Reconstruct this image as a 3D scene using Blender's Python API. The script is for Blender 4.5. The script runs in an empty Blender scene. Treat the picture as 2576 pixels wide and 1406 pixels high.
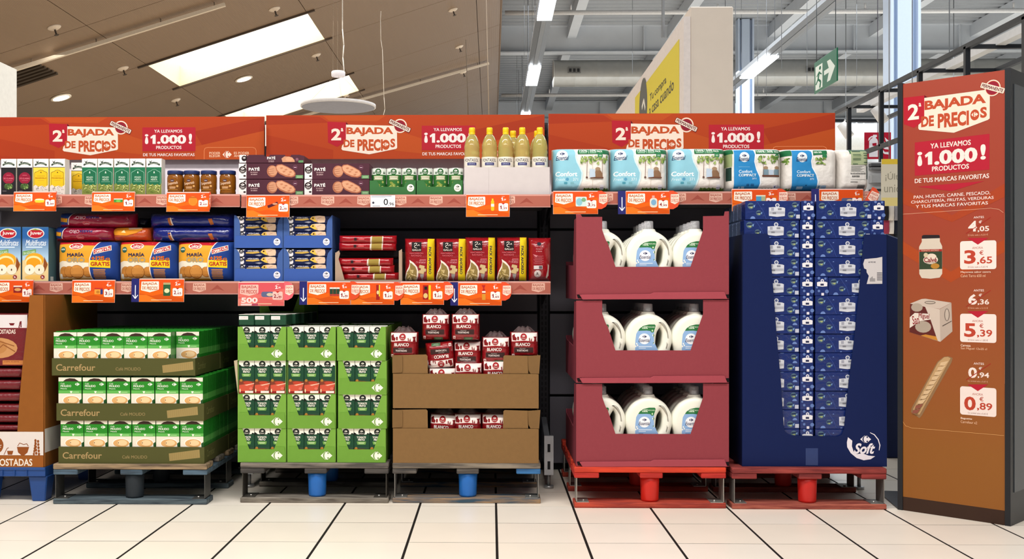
import bpy, bmesh, math, random
from mathutils import Vector, Matrix, noise
from mathutils.geometry import tessellate_polygon
random.seed(11)
SC = bpy.context.scene
COL = SC.collection
PI = math.pi
# ------------------------------------------------------------------ camera
F = 2676.0; CX = 1186.0; CY = 728.0; HC = 0.867; TH = math.atan(50 / F)
CO, SI = math.cos(TH), math.sin(TH)
cd = bpy.data.cameras.new('camera'); cam = bpy.data.objects.new('camera', cd); COL.objects.link(cam)
cam.location = (0, 0, HC); cam.rotation_euler = (PI / 2, 0, TH)
cd.sensor_width = 36; cd.lens = F * 36 / 2576; cd.shift_x = (1288 - CX) / 2576; cd.shift_y = (CY - 703) / 2576
cd.clip_start = 0.05; cd.clip_end = 200
SC.camera = cam
# ------------------------------------------------------------------ world, lamps, exposure
SC.view_settings.view_transform = 'Standard'; SC.view_settings.look = 'None'
SC.view_settings.gamma = 1; SC.view_settings.exposure = 0.0; SC.view_settings.use_curve_mapping = False
SC.cycles.max_bounces = 6; SC.cycles.diffuse_bounces = 3; SC.cycles.glossy_bounces = 3
SC.cycles.transmission_bounces = 6; SC.cycles.transparent_max_bounces = 8
SC.cycles.caustics_reflective = False; SC.cycles.caustics_refractive = False
SC.cycles.sample_clamp_indirect = 4
w = bpy.data.worlds.new('store_ambient'); SC.world = w; w.use_nodes = True
w.node_tree.nodes['Background'].inputs[0].default_value = (0.95, 0.97, 1.0, 1)
w.node_tree.nodes['Background'].inputs[1].default_value = 0.22
def area(name, loc, aim, sx, sy, e, col=(1, .97, .92)):
    l = bpy.data.lights.new(name, 'AREA'); l.shape = 'RECTANGLE'; l.size = sx; l.size_y = sy; l.energy = e; l.color = col
    o = bpy.data.objects.new(name, l); COL.objects.link(o); o.location = loc
    o.rotation_euler = (Vector(aim) - Vector(loc)).to_track_quat('-Z', 'Y').to_euler()
    return o
area('aisle_lamp', (-1.2, 2.0, 4.4), (-1.0, 3.6, 0.3), 6.0, 0.35, 268)
area('aisle_lamp', (-1.0, -1.2, 4.4), (-0.5, 4.0, 0.9), 6.0, 0.5, 100)
area('aisle_lamp', (2.6, 0.0, 4.6), (1.4, 4.2, 0.9), 0.4, 4.0, 30, (1, .96, .93))
area('skylight_glow', (-3.6, 8.0, 4.9), (-3.2, 8.5, 0), 3.0, 3.0, 120, (1, .96, .86))
area('hall_area_light', (4.0, 11.0, 6.2), (4.0, 11.0, 0), 9.0, 6.0, 620, (.93, .97, 1))
area('hall_area_light', (7.0, 24.0, 6.2), (7.0, 24.0, 0), 14.0, 12.0, 1700, (.93, .97, 1))
area('hall_area_light', (8.0, 40.0, 6.0), (8.0, 44.0, 0), 14.0, 6.0, 1500, (.95, .98, 1))  # unseen area light added to brighten the far end of the hall
area('left_hall_lamp', (-5.0, 14.0, 3.9), (-5.0, 14.0, 0), 7.0, 6.0, 330, (1, .93, .82))
# ------------------------------------------------------------------ pixel helpers: a pixel and a depth give a point of the room
def kz(px, Y):
    k = (px - CX) / F
    X = Y * (k * CO - SI) / (CO + k * SI)
    return X, (-X * SI + Y * CO)
def P(px, py, Y):
    X, zc = kz(px, Y)
    return Vector((X, Y, HC - (py - CY) / F * zc))
def PXX(px, Y): return kz(px, Y)[0]
def K(px, Y): return kz(px, Y)[1] / F
# ------------------------------------------------------------------ materials
def lin(h):
    h = h.lstrip('#'); out = []
    for i in (0, 2, 4):
        c = int(h[i:i + 2], 16) / 255
        out.append(c / 12.92 if c <= .04045 else ((c + .055) / 1.055) ** 2.4)
    return out
_M = {}
def mat(h, rough=.55, metal=0.0, bump=None, var=.06, trans=0, alpha=1, emit=0, sc=30, ior=1.45, coat=0):
    key = (h, rough, metal, bump, var, trans, alpha, emit, sc, coat)
    if key in _M: return _M[key]
    m = bpy.data.materials.new('paint_' + h.lstrip('#')); m.use_nodes = True
    nt = m.node_tree; b = nt.nodes['Principled BSDF']; c = lin(h)
    b.inputs['Roughness'].default_value = rough; b.inputs['Metallic'].default_value = metal
    b.inputs['Transmission Weight'].default_value = trans; b.inputs['Alpha'].default_value = alpha
    b.inputs['IOR'].default_value = ior; b.inputs['Coat Weight'].default_value = coat
    b.inputs['Base Color'].default_value = (*c, 1)
    if rough >= .5 and not metal: b.inputs['Specular IOR Level'].default_value = .25
    if emit:
        b.inputs['Emission Color'].default_value = (*c, 1); b.inputs['Emission Strength'].default_value = emit
    if (var or bump) and not emit:
        tc = nt.nodes.new('ShaderNodeTexCoord'); n = nt.nodes.new('ShaderNodeTexNoise')
        n.inputs['Scale'].default_value = sc; n.inputs['Detail'].default_value = 3
        nt.links.new(tc.outputs['Object'], n.inputs['Vector'])
        if var:
            r = nt.nodes.new('ShaderNodeMapRange'); r.inputs[3].default_value = 1 - var * 1.6; r.inputs[4].default_value = 1 + var * 1.6
            mx = nt.nodes.new('ShaderNodeMix'); mx.data_type = 'RGBA'; mx.blend_type = 'MULTIPLY'; mx.inputs[0].default_value = 1
            mx.inputs[6].default_value = (*c, 1)
            nt.links.new(n.outputs[0], r.inputs[0]); nt.links.new(r.outputs[0], mx.inputs[7]); nt.links.new(mx.outputs[2], b.inputs['Base Color'])
        if bump:
            n2 = nt.nodes.new('ShaderNodeTexNoise'); n2.inputs['Scale'].default_value = bump[0]; n2.inputs['Detail'].default_value = 2
            nt.links.new(tc.outputs['Object'], n2.inputs['Vector'])
            bp = nt.nodes.new('ShaderNodeBump'); bp.inputs['Strength'].default_value = bump[1]; bp.inputs['Distance'].default_value = .01
            nt.links.new(n2.outputs[0], bp.inputs['Height']); nt.links.new(bp.outputs[0], b.inputs['Normal'])
    _M[key] = m; return m
def wood(c1, c2, seed=0, stretch=(1.5, 14, 14)):
    key = ('wood', c1, c2, seed)
    if key in _M: return _M[key]
    m = bpy.data.materials.new('worn_wood'); m.use_nodes = True; nt = m.node_tree; b = nt.nodes['Principled BSDF']
    tc = nt.nodes.new('ShaderNodeTexCoord'); mp = nt.nodes.new('ShaderNodeMapping')
    mp.inputs['Scale'].default_value = stretch; mp.inputs['Location'].default_value = (seed, seed * 1.7, 0)
    n = nt.nodes.new('ShaderNodeTexNoise'); n.inputs['Scale'].default_value = 5; n.inputs['Detail'].default_value = 6
    cr = nt.nodes.new('ShaderNodeValToRGB'); cr.color_ramp.elements[0].position = .38; cr.color_ramp.elements[1].position = .66
    cr.color_ramp.elements[0].color = (*lin(c1), 1); cr.color_ramp.elements[1].color = (*lin(c2), 1)
    nt.links.new(tc.outputs['Object'], mp.inputs[0]); nt.links.new(mp.outputs[0], n.inputs['Vector'])
    nt.links.new(n.outputs[0], cr.inputs[0]); nt.links.new(cr.outputs[0], b.inputs['Base Color'])
    bp = nt.nodes.new('ShaderNodeBump'); bp.inputs['Strength'].default_value = .4; bp.inputs['Distance'].default_value = .004
    nt.links.new(n.outputs[0], bp.inputs['Height']); nt.links.new(bp.outputs[0], b.inputs['Normal'])
    b.inputs['Roughness'].default_value = .8
    _M[key] = m; return m
def ramp(h1, h2, z0, z1, rough=.45):
    key = ('ramp', h1, h2, z0, z1)
    if key in _M: return _M[key]
    m = bpy.data.materials.new('printed_fade'); m.use_nodes = True; nt = m.node_tree; b = nt.nodes['Principled BSDF']
    tc = nt.nodes.new('ShaderNodeTexCoord'); sp = nt.nodes.new('ShaderNodeSeparateXYZ'); r = nt.nodes.new('ShaderNodeMapRange')
    r.inputs[1].default_value = z0; r.inputs[2].default_value = z1
    cr = nt.nodes.new('ShaderNodeValToRGB'); cr.color_ramp.elements[0].color = (*lin(h1), 1); cr.color_ramp.elements[1].color = (*lin(h2), 1)
    nt.links.new(tc.outputs['Object'], sp.inputs[0]); nt.links.new(sp.outputs[2], r.inputs[0])
    nt.links.new(r.outputs[0], cr.inputs[0]); nt.links.new(cr.outputs[0], b.inputs['Base Color']); b.inputs['Roughness'].default_value = rough
    _M[key] = m; return m
def pr(h, rough=.62):
    m = mat(h, rough, var=.0); m.node_tree.nodes['Principled BSDF'].inputs['Specular IOR Level'].default_value = .22
    return m      # flat print ink
# ------------------------------------------------------------------ mesh builder
class MB:
    def __init__(s): s.v = []; s.f = []; s.m = []; s.s = []; s.mats = []
    def mi(s, m):
        if m not in s.mats: s.mats.append(m)
        return s.mats.index(m)
    def add(s, vs, fs, m, smooth=False):
        o = len(s.v); s.v += [tuple(v) for v in vs]; i = s.mi(m)
        for f in fs: s.f.append([o + a for a in f]); s.m.append(i); s.s.append(smooth)
    def box(s, x0, x1, y0, y1, z0, z1, m):
        vs = [(x, y, z) for z in (z0, z1) for y in (y0, y1) for x in (x0, x1)]
        s.add(vs, [(0, 2, 3, 1), (4, 5, 7, 6), (0, 1, 5, 4), (2, 6, 7, 3), (0, 4, 6, 2), (1, 3, 7, 5)], m)
    def beam(s, p, q, w, h, m, up=(0, 0, 1)):
        p = Vector(p); q = Vector(q); d = (q - p).normalized(); u = Vector(up)
        sd = d.cross(u)
        if sd.length < 1e-4: sd = Vector((1, 0, 0))
        sd.normalize(); u = sd.cross(d).normalized(); vs = []
        for c in (p, q):
            for a, b in ((-1, -1), (1, -1), (1, 1), (-1, 1)): vs.append(c + sd * a * w / 2 + u * b * h / 2)
        s.add(vs, [(3, 2, 1, 0), (4, 5, 6, 7), (0, 1, 5, 4), (1, 2, 6, 5), (2, 3, 7, 6), (3, 0, 4, 7)], m)
    def tube(s, p, q, r, m, n=8, r2=None, smooth=True):
        p = Vector(p); q = Vector(q); d = (q - p).normalized(); a = d.orthogonal().normalized(); b = d.cross(a); r2 = r if r2 is None else r2
        vs = []
        for c, rr in ((p, r), (q, r2)):
            for i in range(n): t = 2 * PI * i / n; vs.append(c + (a * math.cos(t) + b * math.sin(t)) * rr)
        s.add(vs, [(i, (i + 1) % n, n + (i + 1) % n, n + i) for i in range(n)], m, smooth)
        s.add(vs[:n], [tuple(range(n - 1, -1, -1))], m); s.add(vs[n:], [tuple(range(n))], m)
    def path(s, pts, r, m, n=5):
        for a, b in zip(pts, pts[1:]): s.tube(a, b, r, m, n)
    def prism(s, pts, y0, y1, m, axis='y'):            # polygon in (x,z) run along y (or (y,z) along x, or (x,y) along z)
        def mk(a, b, t):
            return (a, t, b) if axis == 'y' else ((t, a, b) if axis == 'x' else (a, b, t))
        n = len(pts); tr = tessellate_polygon([[Vector((a, b, 0)) for a, b in pts]])
        vs = [mk(a, b, y0) for a, b in pts] + [mk(a, b, y1) for a, b in pts]
        fs = [tuple(t) for t in tr] + [tuple(n + i for i in reversed(t)) for t in tr]
        fs += [(i, (i + 1) % n, n + (i + 1) % n, n + i) for i in range(n)]
        s.add(vs, fs, m)
    def lathe(s, prof, m, n=20, cx=0, cy=0, smooth=True, sx=1, sy=1, cap=True):
        vs = []
        for r, z in prof:
            for i in range(n): t = 2 * PI * i / n; vs.append((cx + r * sx * math.cos(t), cy + r * sy * math.sin(t), z))
        L = len(prof)
        s.add(vs, [(j * n + i, j * n + (i + 1) % n, (j + 1) * n + (i + 1) % n, (j + 1) * n + i) for j in range(L - 1) for i in range(n)], m, smooth)
        if cap:
            s.add(vs[:n], [tuple(range(n - 1, -1, -1))], m); s.add(vs[-n:], [tuple(range(n))], m)
    def grid(s, fn, nu, nv, m, smooth=True):
        vs = [fn(i / nu, j / nv) for j in range(nv + 1) for i in range(nu + 1)]
        s.add(vs, [(j * (nu + 1) + i, j * (nu + 1) + i + 1, (j + 1) * (nu + 1) + i + 1, (j + 1) * (nu + 1) + i) for j in range(nv) for i in range(nu)], m, smooth)
    def mesh(s, name, bev=0, seg=1, fix=True):
        me = bpy.data.meshes.new(name); me.from_pydata(s.v, [], s.f)
        for m in s.mats: me.materials.append(m)
        for p, i, sm in zip(me.polygons, s.m, s.s): p.material_index = i; p.use_smooth = sm
        if fix or bev:
            bm = bmesh.new(); bm.from_mesh(me)
            if fix:
                bmesh.ops.remove_doubles(bm, verts=bm.verts, dist=1e-6); bmesh.ops.recalc_face_normals(bm, faces=bm.faces)
            if bev:
                ed = [e for e in bm.edges if len(e.link_faces) == 2 and e.calc_face_angle(0) > .5]
                bmesh.ops.bevel(bm, geom=ed, offset=bev, segments=seg, affect='EDGES', profile=.6, clamp_overlap=True)
            bm.to_mesh(me); bm.free()
        me.update(); return me
# ------------------------------------------------------------------ printed artwork laid on surfaces
_G = {}
def glyphs(t, bold, shear):
    k = (t, bold, shear)
    if k in _G: return _G[k]
    c = bpy.data.curves.new('t', 'FONT'); c.body = t; c.offset = bold * .62; c.shear = shear; c.resolution_u = 3; c.size = 1
    o = bpy.data.objects.new('t', c); m = o.to_mesh()
    vs = [(v.co.x, v.co.y) for v in m.vertices]; fs = [tuple(p.vertices) for p in m.polygons]
    o.to_mesh_clear(); bpy.data.objects.remove(o); bpy.data.curves.remove(c)
    _G[k] = (vs, fs); return _G[k]
class Art:
    EPS = .00016
    def __init__(s, k, x0=0, yb=0, kv=None): s.k = k; s.kv = kv or k; s.x0 = x0; s.yb = yb; s.it = []; s.T = None
    def z(s, ox, oy, sc): s.T = (ox, oy, sc); return s
    def _p(s, x, y):
        if s.T: x = s.T[0] + x / s.T[2]; y = s.T[1] + y / s.T[2]
        return ((x - s.x0) * s.k, (s.yb - y) * s.kv)
    def _add(s, pts, fs, m):
        xs = [p[0] for p in pts]; zs = [p[1] for p in pts]; bb = (min(xs), min(zs), max(xs), max(zs)); L = 0
        for b, l, *_ in s.it:
            if b[0] < bb[2] and b[2] > bb[0] and b[1] < bb[3] and b[3] > bb[1] and l >= L: L = l + 1
        s.it.append((bb, L, pts, fs, m))
    def poly(s, pts, c):
        q = [s._p(*p) for p in pts]; m = c if not isinstance(c, str) else pr(c)
        tr = tessellate_polygon([[Vector((a, b, 0)) for a, b in q]]); fs = []
        for t in tr:
            a, b, d = (q[i] for i in t)
            cr = (b[0] - a[0]) * (d[1] - a[1]) - (b[1] - a[1]) * (d[0] - a[0])
            fs.append(tuple(t) if cr > 0 else tuple(reversed(t)))
        s._add(q, fs, m); return s
    def rect(s, x0, y0, x1, y1, c): return s.poly([(x0, y0), (x1, y0), (x1, y1), (x0, y1)], c)
    def rrect(s, x0, y0, x1, y1, r, c, rot=0):
        pts = []; cx = (x0 + x1) / 2; cy = (y0 + y1) / 2; cr, sr = math.cos(math.radians(rot)), math.sin(math.radians(rot))
        for ax, ay, a0 in ((x1 - r, y0 + r, -90), (x1 - r, y1 - r, 0), (x0 + r, y1 - r, 90), (x0 + r, y0 + r, 180)):
            for i in range(4):
                a = math.radians(a0 + 30 * i); pts.append((ax + r * math.cos(a), ay + r * math.sin(a)))
        if rot: pts = [(cx + (x - cx) * cr - (y - cy) * sr, cy + (x - cx) * sr + (y - cy) * cr) for x, y in pts]
        return s.poly(pts, c)
    def ell(s, cx, cy, rx, ry, c, n=16): return s.poly([(cx + rx * math.cos(2 * PI * i / n), cy + ry * math.sin(2 * PI * i / n)) for i in range(n)], c)
    def line(s, pts, w, c):
        for (a, b), (d, e) in zip(pts, pts[1:]):
            L = math.hypot(d - a, e - b) or 1; nx, ny = -(e - b) / L * w / 2, (d - a) / L * w / 2
            s.poly([(a + nx, b + ny), (d + nx, e + ny), (d - nx, e - ny), (a - nx, b - ny)], c)
        return s
    def text(s, t, x0, y0, x1, y1, c, bold=.02, shear=0, rot=0, skew=0):
        if bold > .004 and any(ch in 'MWmw' for ch in t):     # the curve offset folds on these letters: thicken by overlaid copies instead
            v0, fs = glyphs(t, 0, shear); b = bold * .62; sets = [[(x + dx * b, y + dy * b) for x, y in v0] for dx, dy in ((-1, -.7), (1, -.7), (-1, .7), (1, .7))]
        else: v0, fs = glyphs(t, bold, shear); sets = [v0]
        vs = [v for q_ in sets for v in q_]
        if not vs: return s
        a0 = min(v[0] for v in vs); a1 = max(v[0] for v in vs); b0 = min(v[1] for v in vs); b1 = max(v[1] for v in vs)
        cx = (x0 + x1) / 2; cy = (y0 + y1) / 2; W, Hh = x1 - x0, y1 - y0; cr, sr = math.cos(math.radians(rot)), math.sin(math.radians(rot))
        for st in sets:
            q = []
            for a, b in st:
                x = ((a - a0) / (a1 - a0) - .5) * W; y = (.5 - (b - b0) / max(b1 - b0, 1e-6)) * Hh + x * skew
                q.append(s._p(cx + x * cr - y * sr, cy + x * sr + y * cr))
            s._add(q, fs, c if not isinstance(c, str) else pr(c))
        return s
    def mesh(s, name, warp=None, gx=0, gz=0, y=0.0):
        mb = MB()
        for bb, L, pts, fs, m in s.it:
            off = .0004 + L * s.EPS * (2.3 if hasattr(warp, 'cuts') else 1)
            if not warp:
                mb.add([(a, y - off, b) for a, b in pts], fs, m); continue
            bm = bmesh.new(); vv = [bm.verts.new((a, 0, b)) for a, b in pts]
            for f in fs:
                try: bm.faces.new([vv[i] for i in f])
                except ValueError: pass
            for ax, g, lo, hi in ((0, gx, bb[0], bb[2]), (2, gz, bb[1], bb[3])):
                if hasattr(warp, 'cuts'): ts = [t for t in warp.cuts[0 if ax == 0 else 1] if lo < t < hi]
                elif g: ts = [math.floor(lo / g) * g + g * (i + 1) for i in range(int((hi - lo) / g) + 1)]; ts = [t for t in ts if t < hi]
                else: ts = []
                for t in ts:
                    co = [0, 0, 0]; no = [0, 0, 0]; co[ax] = t; no[ax] = 1
                    bmesh.ops.bisect_plane(bm, geom=bm.verts[:] + bm.edges[:] + bm.faces[:], plane_co=co, plane_no=no)
            bm.verts.index_update()
            mb.add([warp(v.co.x, v.co.z, off) for v in bm.verts], [[v.index for v in f.verts] for f in bm.faces], m, True); bm.free()
        return mb.mesh(name, fix=False)
def one(a, x0, y0, x1, y1, c):                           # heavy figure 1
    w, h = x1 - x0, y1 - y0
    a.poly([(x0, y0 + .24 * h), (x0 + .55 * w, y0), (x1, y0), (x1, y1), (x0 + .42 * w, y1), (x0 + .42 * w, y0 + .32 * h), (x0 + .1 * w, y0 + .44 * h)], c)
def num(a, t, x0, y0, x1, y1, c, b):
    if '1' not in t: return a.text(t, x0, y0, x1, y1, c, b)
    i = t.index('1'); n = len(t); w = (x1 - x0) / n
    if t[:i].strip(): a.text(t[:i], x0, y0 + (.45 * (y1 - y0) if t[:i] == ',' else 0), x0 + w * i - w * .1, y1, c, b)
    one(a, x0 + w * i + w * .1, y0, x0 + w * (i + 1) - w * .12, y1, c)
    if t[i + 1:]: a.text(t[i + 1:], x0 + w * (i + 1), y0, x1, y1, c, b)
def logo(a, cx, cy, w, h, fg, bg):                      # store emblem: two arrows with a C left open between them
    x0, x1, y0, y1 = cx - w / 2, cx + w / 2, cy - h / 2, cy + h / 2
    a.poly([(x0, cy), (cx - w * .12, y0), (cx + w * .12, y0), (x1, cy), (cx + w * .12, y1), (cx - w * .12, y1)], fg)
    pts = []
    for i in range(9): t = math.radians(70 + i * 27.5); pts.append((cx - w * .0 + w * .30 * math.cos(t), cy - h * .5 * math.sin(t)))
    for i in range(8, -1, -1): t = math.radians(70 + i * 27.5); pts.append((cx + w * .06 + w * .25 * math.cos(t), cy - h * .5 * math.sin(t)))
    a.poly(pts, bg)
    a.ell(cx + w * .14, cy - h * .30, w * .07, h * .12, bg, 8); a.ell(cx + w * .14, cy + h * .30, w * .07, h * .12, bg, 8)
def mini_logo(a, cx, cy, w, fg):
    h = w * .7
    a.poly([(cx - w / 2, cy), (cx - w * .2, cy - h * .4), (cx - w * .25, cy), (cx - w * .2, cy + h * .4)], fg)
    a.poly([(cx - w * .1, cy - h * .4), (cx + w * .06, cy - h * .5), (cx + w * .02, cy - h * .12), (cx + w * .14, cy - h * .12), (cx + w * .12, cy - h * .4), (cx + w / 2, cy), (cx + w * .12, cy + h * .4),
            (cx + w * .14, cy + h * .12), (cx + w * .02, cy + h * .12), (cx + w * .06, cy + h * .5), (cx - w * .1, cy + h * .4)], fg)
def seal(a, cx, cy, r, disc, fg):                       # round 'Classic' seal
    a.ell(cx, cy, r, r, disc, 14); mini_logo(a, cx, cy - r * .25, r * .95, fg); a.text("Classic'", cx - r * .72, cy + r * .2, cx + r * .72, cy + r * .6, fg, 0, .3)
def badge(a, x0, y0, x1, y1, cream='#fbe6cf', ink='#b8442a', bold=.04):
    w, h = x1 - x0, y1 - y0
    a.poly([(x0 + .03 * w, y0 + .02 * h), (x1 - .03 * w, y0), (x1, y0 + .05 * h), (x1, y0 + .7 * h), (x1 - .04 * w, y0 + .78 * h), (x0 + .5 * w, y1), (x0 + .03 * w, y0 + .82 * h), (x0, y0 + .78 * h)], cream)
    a.text('BAJADA', x0 + .09 * w, y0 + .09 * h, x1 - .09 * w, y0 + .4 * h, ink, bold)
    a.text('DE', x0 + .07 * w, y0 + .46 * h, x0 + .27 * w, y0 + .74 * h, ink, bold)
    a.text('PRECIOS', x0 + .33 * w, y0 + .46 * h, x1 - .07 * w, y0 + .8 * h, ink, bold)
# ------------------------------------------------------------------ objects
def thing(name, label, cat, loc=(0, 0, 0), group=None, rz=0, rot=None):
    o = bpy.data.objects.new(name, None); COL.objects.link(o); o.location = loc; o.rotation_euler = rot or (0, 0, rz)
    o.empty_display_size = .05; o['label'] = label; o['category'] = cat
    if group: o['group'] = group
    return o
def part(name, me, parent=None, loc=(0, 0, 0), rot=(0, 0, 0), label=None, stuff=False):
    o = bpy.data.objects.new(name, me); COL.objects.link(o); o.parent = parent; o.location = loc; o.rotation_euler = rot
    if label: o['label'] = label
    if stuff: o['kind'] = 'stuff'
    return o
def tag(o, label, cat, group=None):
    o['label'] = label; o['category'] = cat
    if group: o['group'] = group
    return o
def struct(name, me, loc=(0, 0, 0), parent=None):
    o = part(name, me, parent, loc)
    if parent is None: o['kind'] = 'structure'
    return o
def dup(root, loc, label=None, rz=None, group=None, rot=None):
    def cp(o, p):
        c = o.copy(); COL.objects.link(c)
        if p: c.parent = p
        for ch in [x for x in o.children]: cp(ch, c)
        return c
    r = cp(root, None); r.location = loc
    if rz is not None: r.rotation_euler = (0, 0, rz)
    if rot is not None: r.rotation_euler = rot
    if label: r['label'] = label
    if group: r['group'] = group
    return r
WORDS = ['', 'first', 'second', 'third', 'fourth', 'fifth', 'sixth', 'seventh', 'eighth', 'ninth', 'tenth', 'eleventh', 'twelfth', 'thirteenth']
def pos(i, n):
    if n == 1: return 'only'
    if i == 0: return 'leftmost'
    if i == n - 1: return 'rightmost'
    if n % 2 and i == n // 2 and n == 3: return 'middle'
    return WORDS[i + 1] + ' from left'
def lvl(i, n):
    if i == 0: return 'topmost'
    if i == n - 1: return 'lowest'
    return WORDS[i + 1] + ' from top'
def bag(w, h, d, p, q, m, wr=.0, seed=0, nu=20, nv=16, ex=.5, backm=None):
    """closed soft pack: two bulging faces that meet in a seam; returns builder and the warp for its print"""
    def D(x, z):
        u = min(1, abs(2 * x / w - 1)); v = min(1, abs(2 * z / h - 1))
        b = (max(0, 1 - u ** p) * max(0, 1 - v ** q)) ** ex
        return d / 2 * b + (wr * noise.noise(Vector((x * 30 + seed, z * 38, seed))) + wr * .35 * noise.noise(Vector((x * 70, z * 60 + seed, seed)))) * min(1, b * 1.6)
    def sp(t): return .5 - .5 * math.cos(PI * t) if ex <= .5 else t
    mb = MB()
    mb.grid(lambda a, b: (sp(a) * w, d / 2 - D(sp(a) * w, sp(b) * h), sp(b) * h), nu, nv, m)
    mb.grid(lambda a, b: (sp(a) * w, d / 2 + D(sp(a) * w, sp(b) * h) * .96, sp(b) * h), nu, nv, backm or m)
    gx = [sp(i / nu) * w for i in range(nu + 1)]; gz = [sp(i / nv) * h for i in range(nv + 1)]
    tab = [[D(x, z) for x in gx] for z in gz]
    def loc(g, t):
        i = 0
        while i < len(g) - 2 and g[i + 1] <= t: i += 1
        return i, max(0, min(1, (t - g[i]) / (g[i + 1] - g[i])))
    def wf(x, z, off):
        i, a = loc(gx, x); j, b = loc(gz, z)
        v = (tab[j][i] * (1 - a) + tab[j][i + 1] * a) * (1 - b) + (tab[j + 1][i] * (1 - a) + tab[j + 1][i + 1] * a) * b
        return (x, d / 2 - v - off - .0012, z)
    wf.cuts = (gx, gz)
    return mb, wf
def speck(a, x0, y0, x1, y1, n, cols, s0, s1, seed=1):
    r = random.Random(seed); it = []
    for c in cols:
        vs = []; fs = []
        for i in range(n // len(cols)):
            cx, cy, s, t = r.uniform(x0 + s1, x1 - s1), r.uniform(y0 + s1, y1 - s1), r.uniform(s0, s1), r.uniform(0, 6.28)
            q = [a._p(cx + s * math.cos(t + k) * e, cy + s * math.sin(t + k) * e) for k, e in ((0, 1), (1.9, .5), (3.14, 1), (5.0, .5))]
            b = len(vs); vs += q; fs.append((b + 3, b + 2, b + 1, b))
        a._add(vs, fs, pr(c))
# ================================================================== STRUCTURE
TILE = .306; XG = -.0015 ; 
YG = F * HC / 545.3                                     # a joint of the floor runs here
m_tile = [mat('#f6eadb', .32, var=.03, sc=4), mat('#f4e8d8', .36, var=.03, sc=4), mat('#f8eee0', .3, var=.03, sc=4)]
m_grout = mat('#1c1715', .8)
mb = MB(); mb.box(-16, 24, -6, 50, -.06, -.0008, m_grout)
fl = struct('floor', mb.mesh('floor'))
tme = []
for k in range(3):
    mb = MB(); mb.box(-TILE / 2 + .0045, TILE / 2 - .0045, -TILE / 2 + .0022, TILE / 2 - .0022, -.0007, 0, m_tile[k]); tme.append(mb.mesh('tile', bev=.0002))
X0 = PXX(1248, YG) + TILE / 2
rnd = random.Random(3)
for j in range(-4, 8):
    for i in range(-9, 9):
        part('tile', tme[rnd.randrange(3)], fl, (X0 + i * TILE, YG + (j + .5) * TILE, rnd.uniform(0, .0004)))
mb = MB()                                               # tiles too far out or out of frame, one sheet of them
for j in range(-24, 90):
    for i in range(-40, 60):
        if -4 <= j < 8 and -9 <= i < 9: continue
        x = X0 + i * TILE; y = YG + (j + .5) * TILE; e = TILE / 2
        mb.add([(x - e + .0035, y - e + .0012, 0), (x + e - .0035, y - e + .0012, 0), (x + e - .0035, y + e - .0012, 0), (x - e + .0035, y + e - .0012, 0)], [(0, 1, 2, 3)], m_tile[(i * 7 + j * 3) % 3])
part('tile_field', mb.mesh('tile_field', fix=False), fl, stuff=True)
# --- left hall: sloping brown ceiling of perforated metal panels with skylights
SL = .32; XE = .19; ZE = HC + 4.94
def cz(x): return ZE + SL * (x - XE)
def ribmat():
    m = bpy.data.materials.new('perforated_brown_metal'); m.use_nodes = True; nt = m.node_tree; b = nt.nodes['Principled BSDF']
    tc = nt.nodes.new('ShaderNodeTexCoord'); wv = nt.nodes.new('ShaderNodeTexWave'); wv.bands_direction = 'X'; wv.inputs['Scale'].default_value = 17
    n = nt.nodes.new('ShaderNodeTexNoise'); n.inputs['Scale'].default_value = .35
    nt.links.new(tc.outputs['Object'], wv.inputs['Vector']); nt.links.new(tc.outputs['Object'], n.inputs['Vector'])
    mx = nt.nodes.new('ShaderNodeMix'); mx.data_type = 'RGBA'; mx.inputs[6].default_value = (*lin('#8b735c'), 1); mx.inputs[7].default_value = (*lin('#9a8168'), 1)
    nt.links.new(wv.outputs[1], mx.inputs[0]); nt.links.new(mx.outputs[2], b.inputs['Base Color'])
    bp = nt.nodes.new('ShaderNodeBump'); bp.inputs['Strength'].default_value = .2; bp.inputs['Distance'].default_value = .01
    nt.links.new(wv.outputs[1], bp.inputs['Height']); nt.links.new(bp.outputs[0], b.inputs['Normal'])
    b.inputs['Roughness'].default_value = .38; b.inputs['Metallic'].default_value = .35; return m
m_rib = ribmat(); m_seam = mat('#54432f', .8)
XS = [-12.1, -9.7, -7.37, -5.02, -2.68, -.25, XE]; YS = [8.76, 10.98, 13.1, 15.38, 17.07, 19.82, 21.5, 24.26, 25.94, 28.7, 31.2]
SKY = {(2, 3), (2, 5), (2, 7)}
SKY = {(3, 3), (3, 5)}
mb = MB(); mb.add([(-14, 6, cz(-14) + .45), (XE, 6, cz(XE) + .45), (XE, 33, cz(XE) + .45), (-14, 33, cz(-14) + .45)], [(0, 1, 2, 3)], m_seam)
ce = struct('ceiling', mb.mesh('ceiling'))
m_shaft = mat('#f6ead2', .7)
for i in range(len(XS) - 1):
    for j in range(len(YS) - 1):
        x0, x1, y0, y1 = XS[i] + .005, XS[i + 1] - .005, YS[j] + .006, YS[j + 1] - .006
        if (i, j) in SKY: continue
        mb = MB()
        vs = [(x, y, cz(x) + h) for h in (0, .05) for y in (y0, y1) for x in (x0, x1)]
        mb.add(vs, [(0, 2, 3, 1), (4, 5, 7, 6), (0, 1, 5, 4), (2, 6, 7, 3), (0, 4, 6, 2), (1, 3, 7, 5)], m_rib)
        part('ceiling_panel', mb.mesh('ceiling_panel'), ce)
mb = MB()                                               # fascia where the brown ceiling ends
mb.box(XE - .02, XE, 8, 31.2, ZE - .02, ZE + 1.4, m_rib); part('fascia', mb.mesh('fascia'), ce)
n = 0
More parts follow.
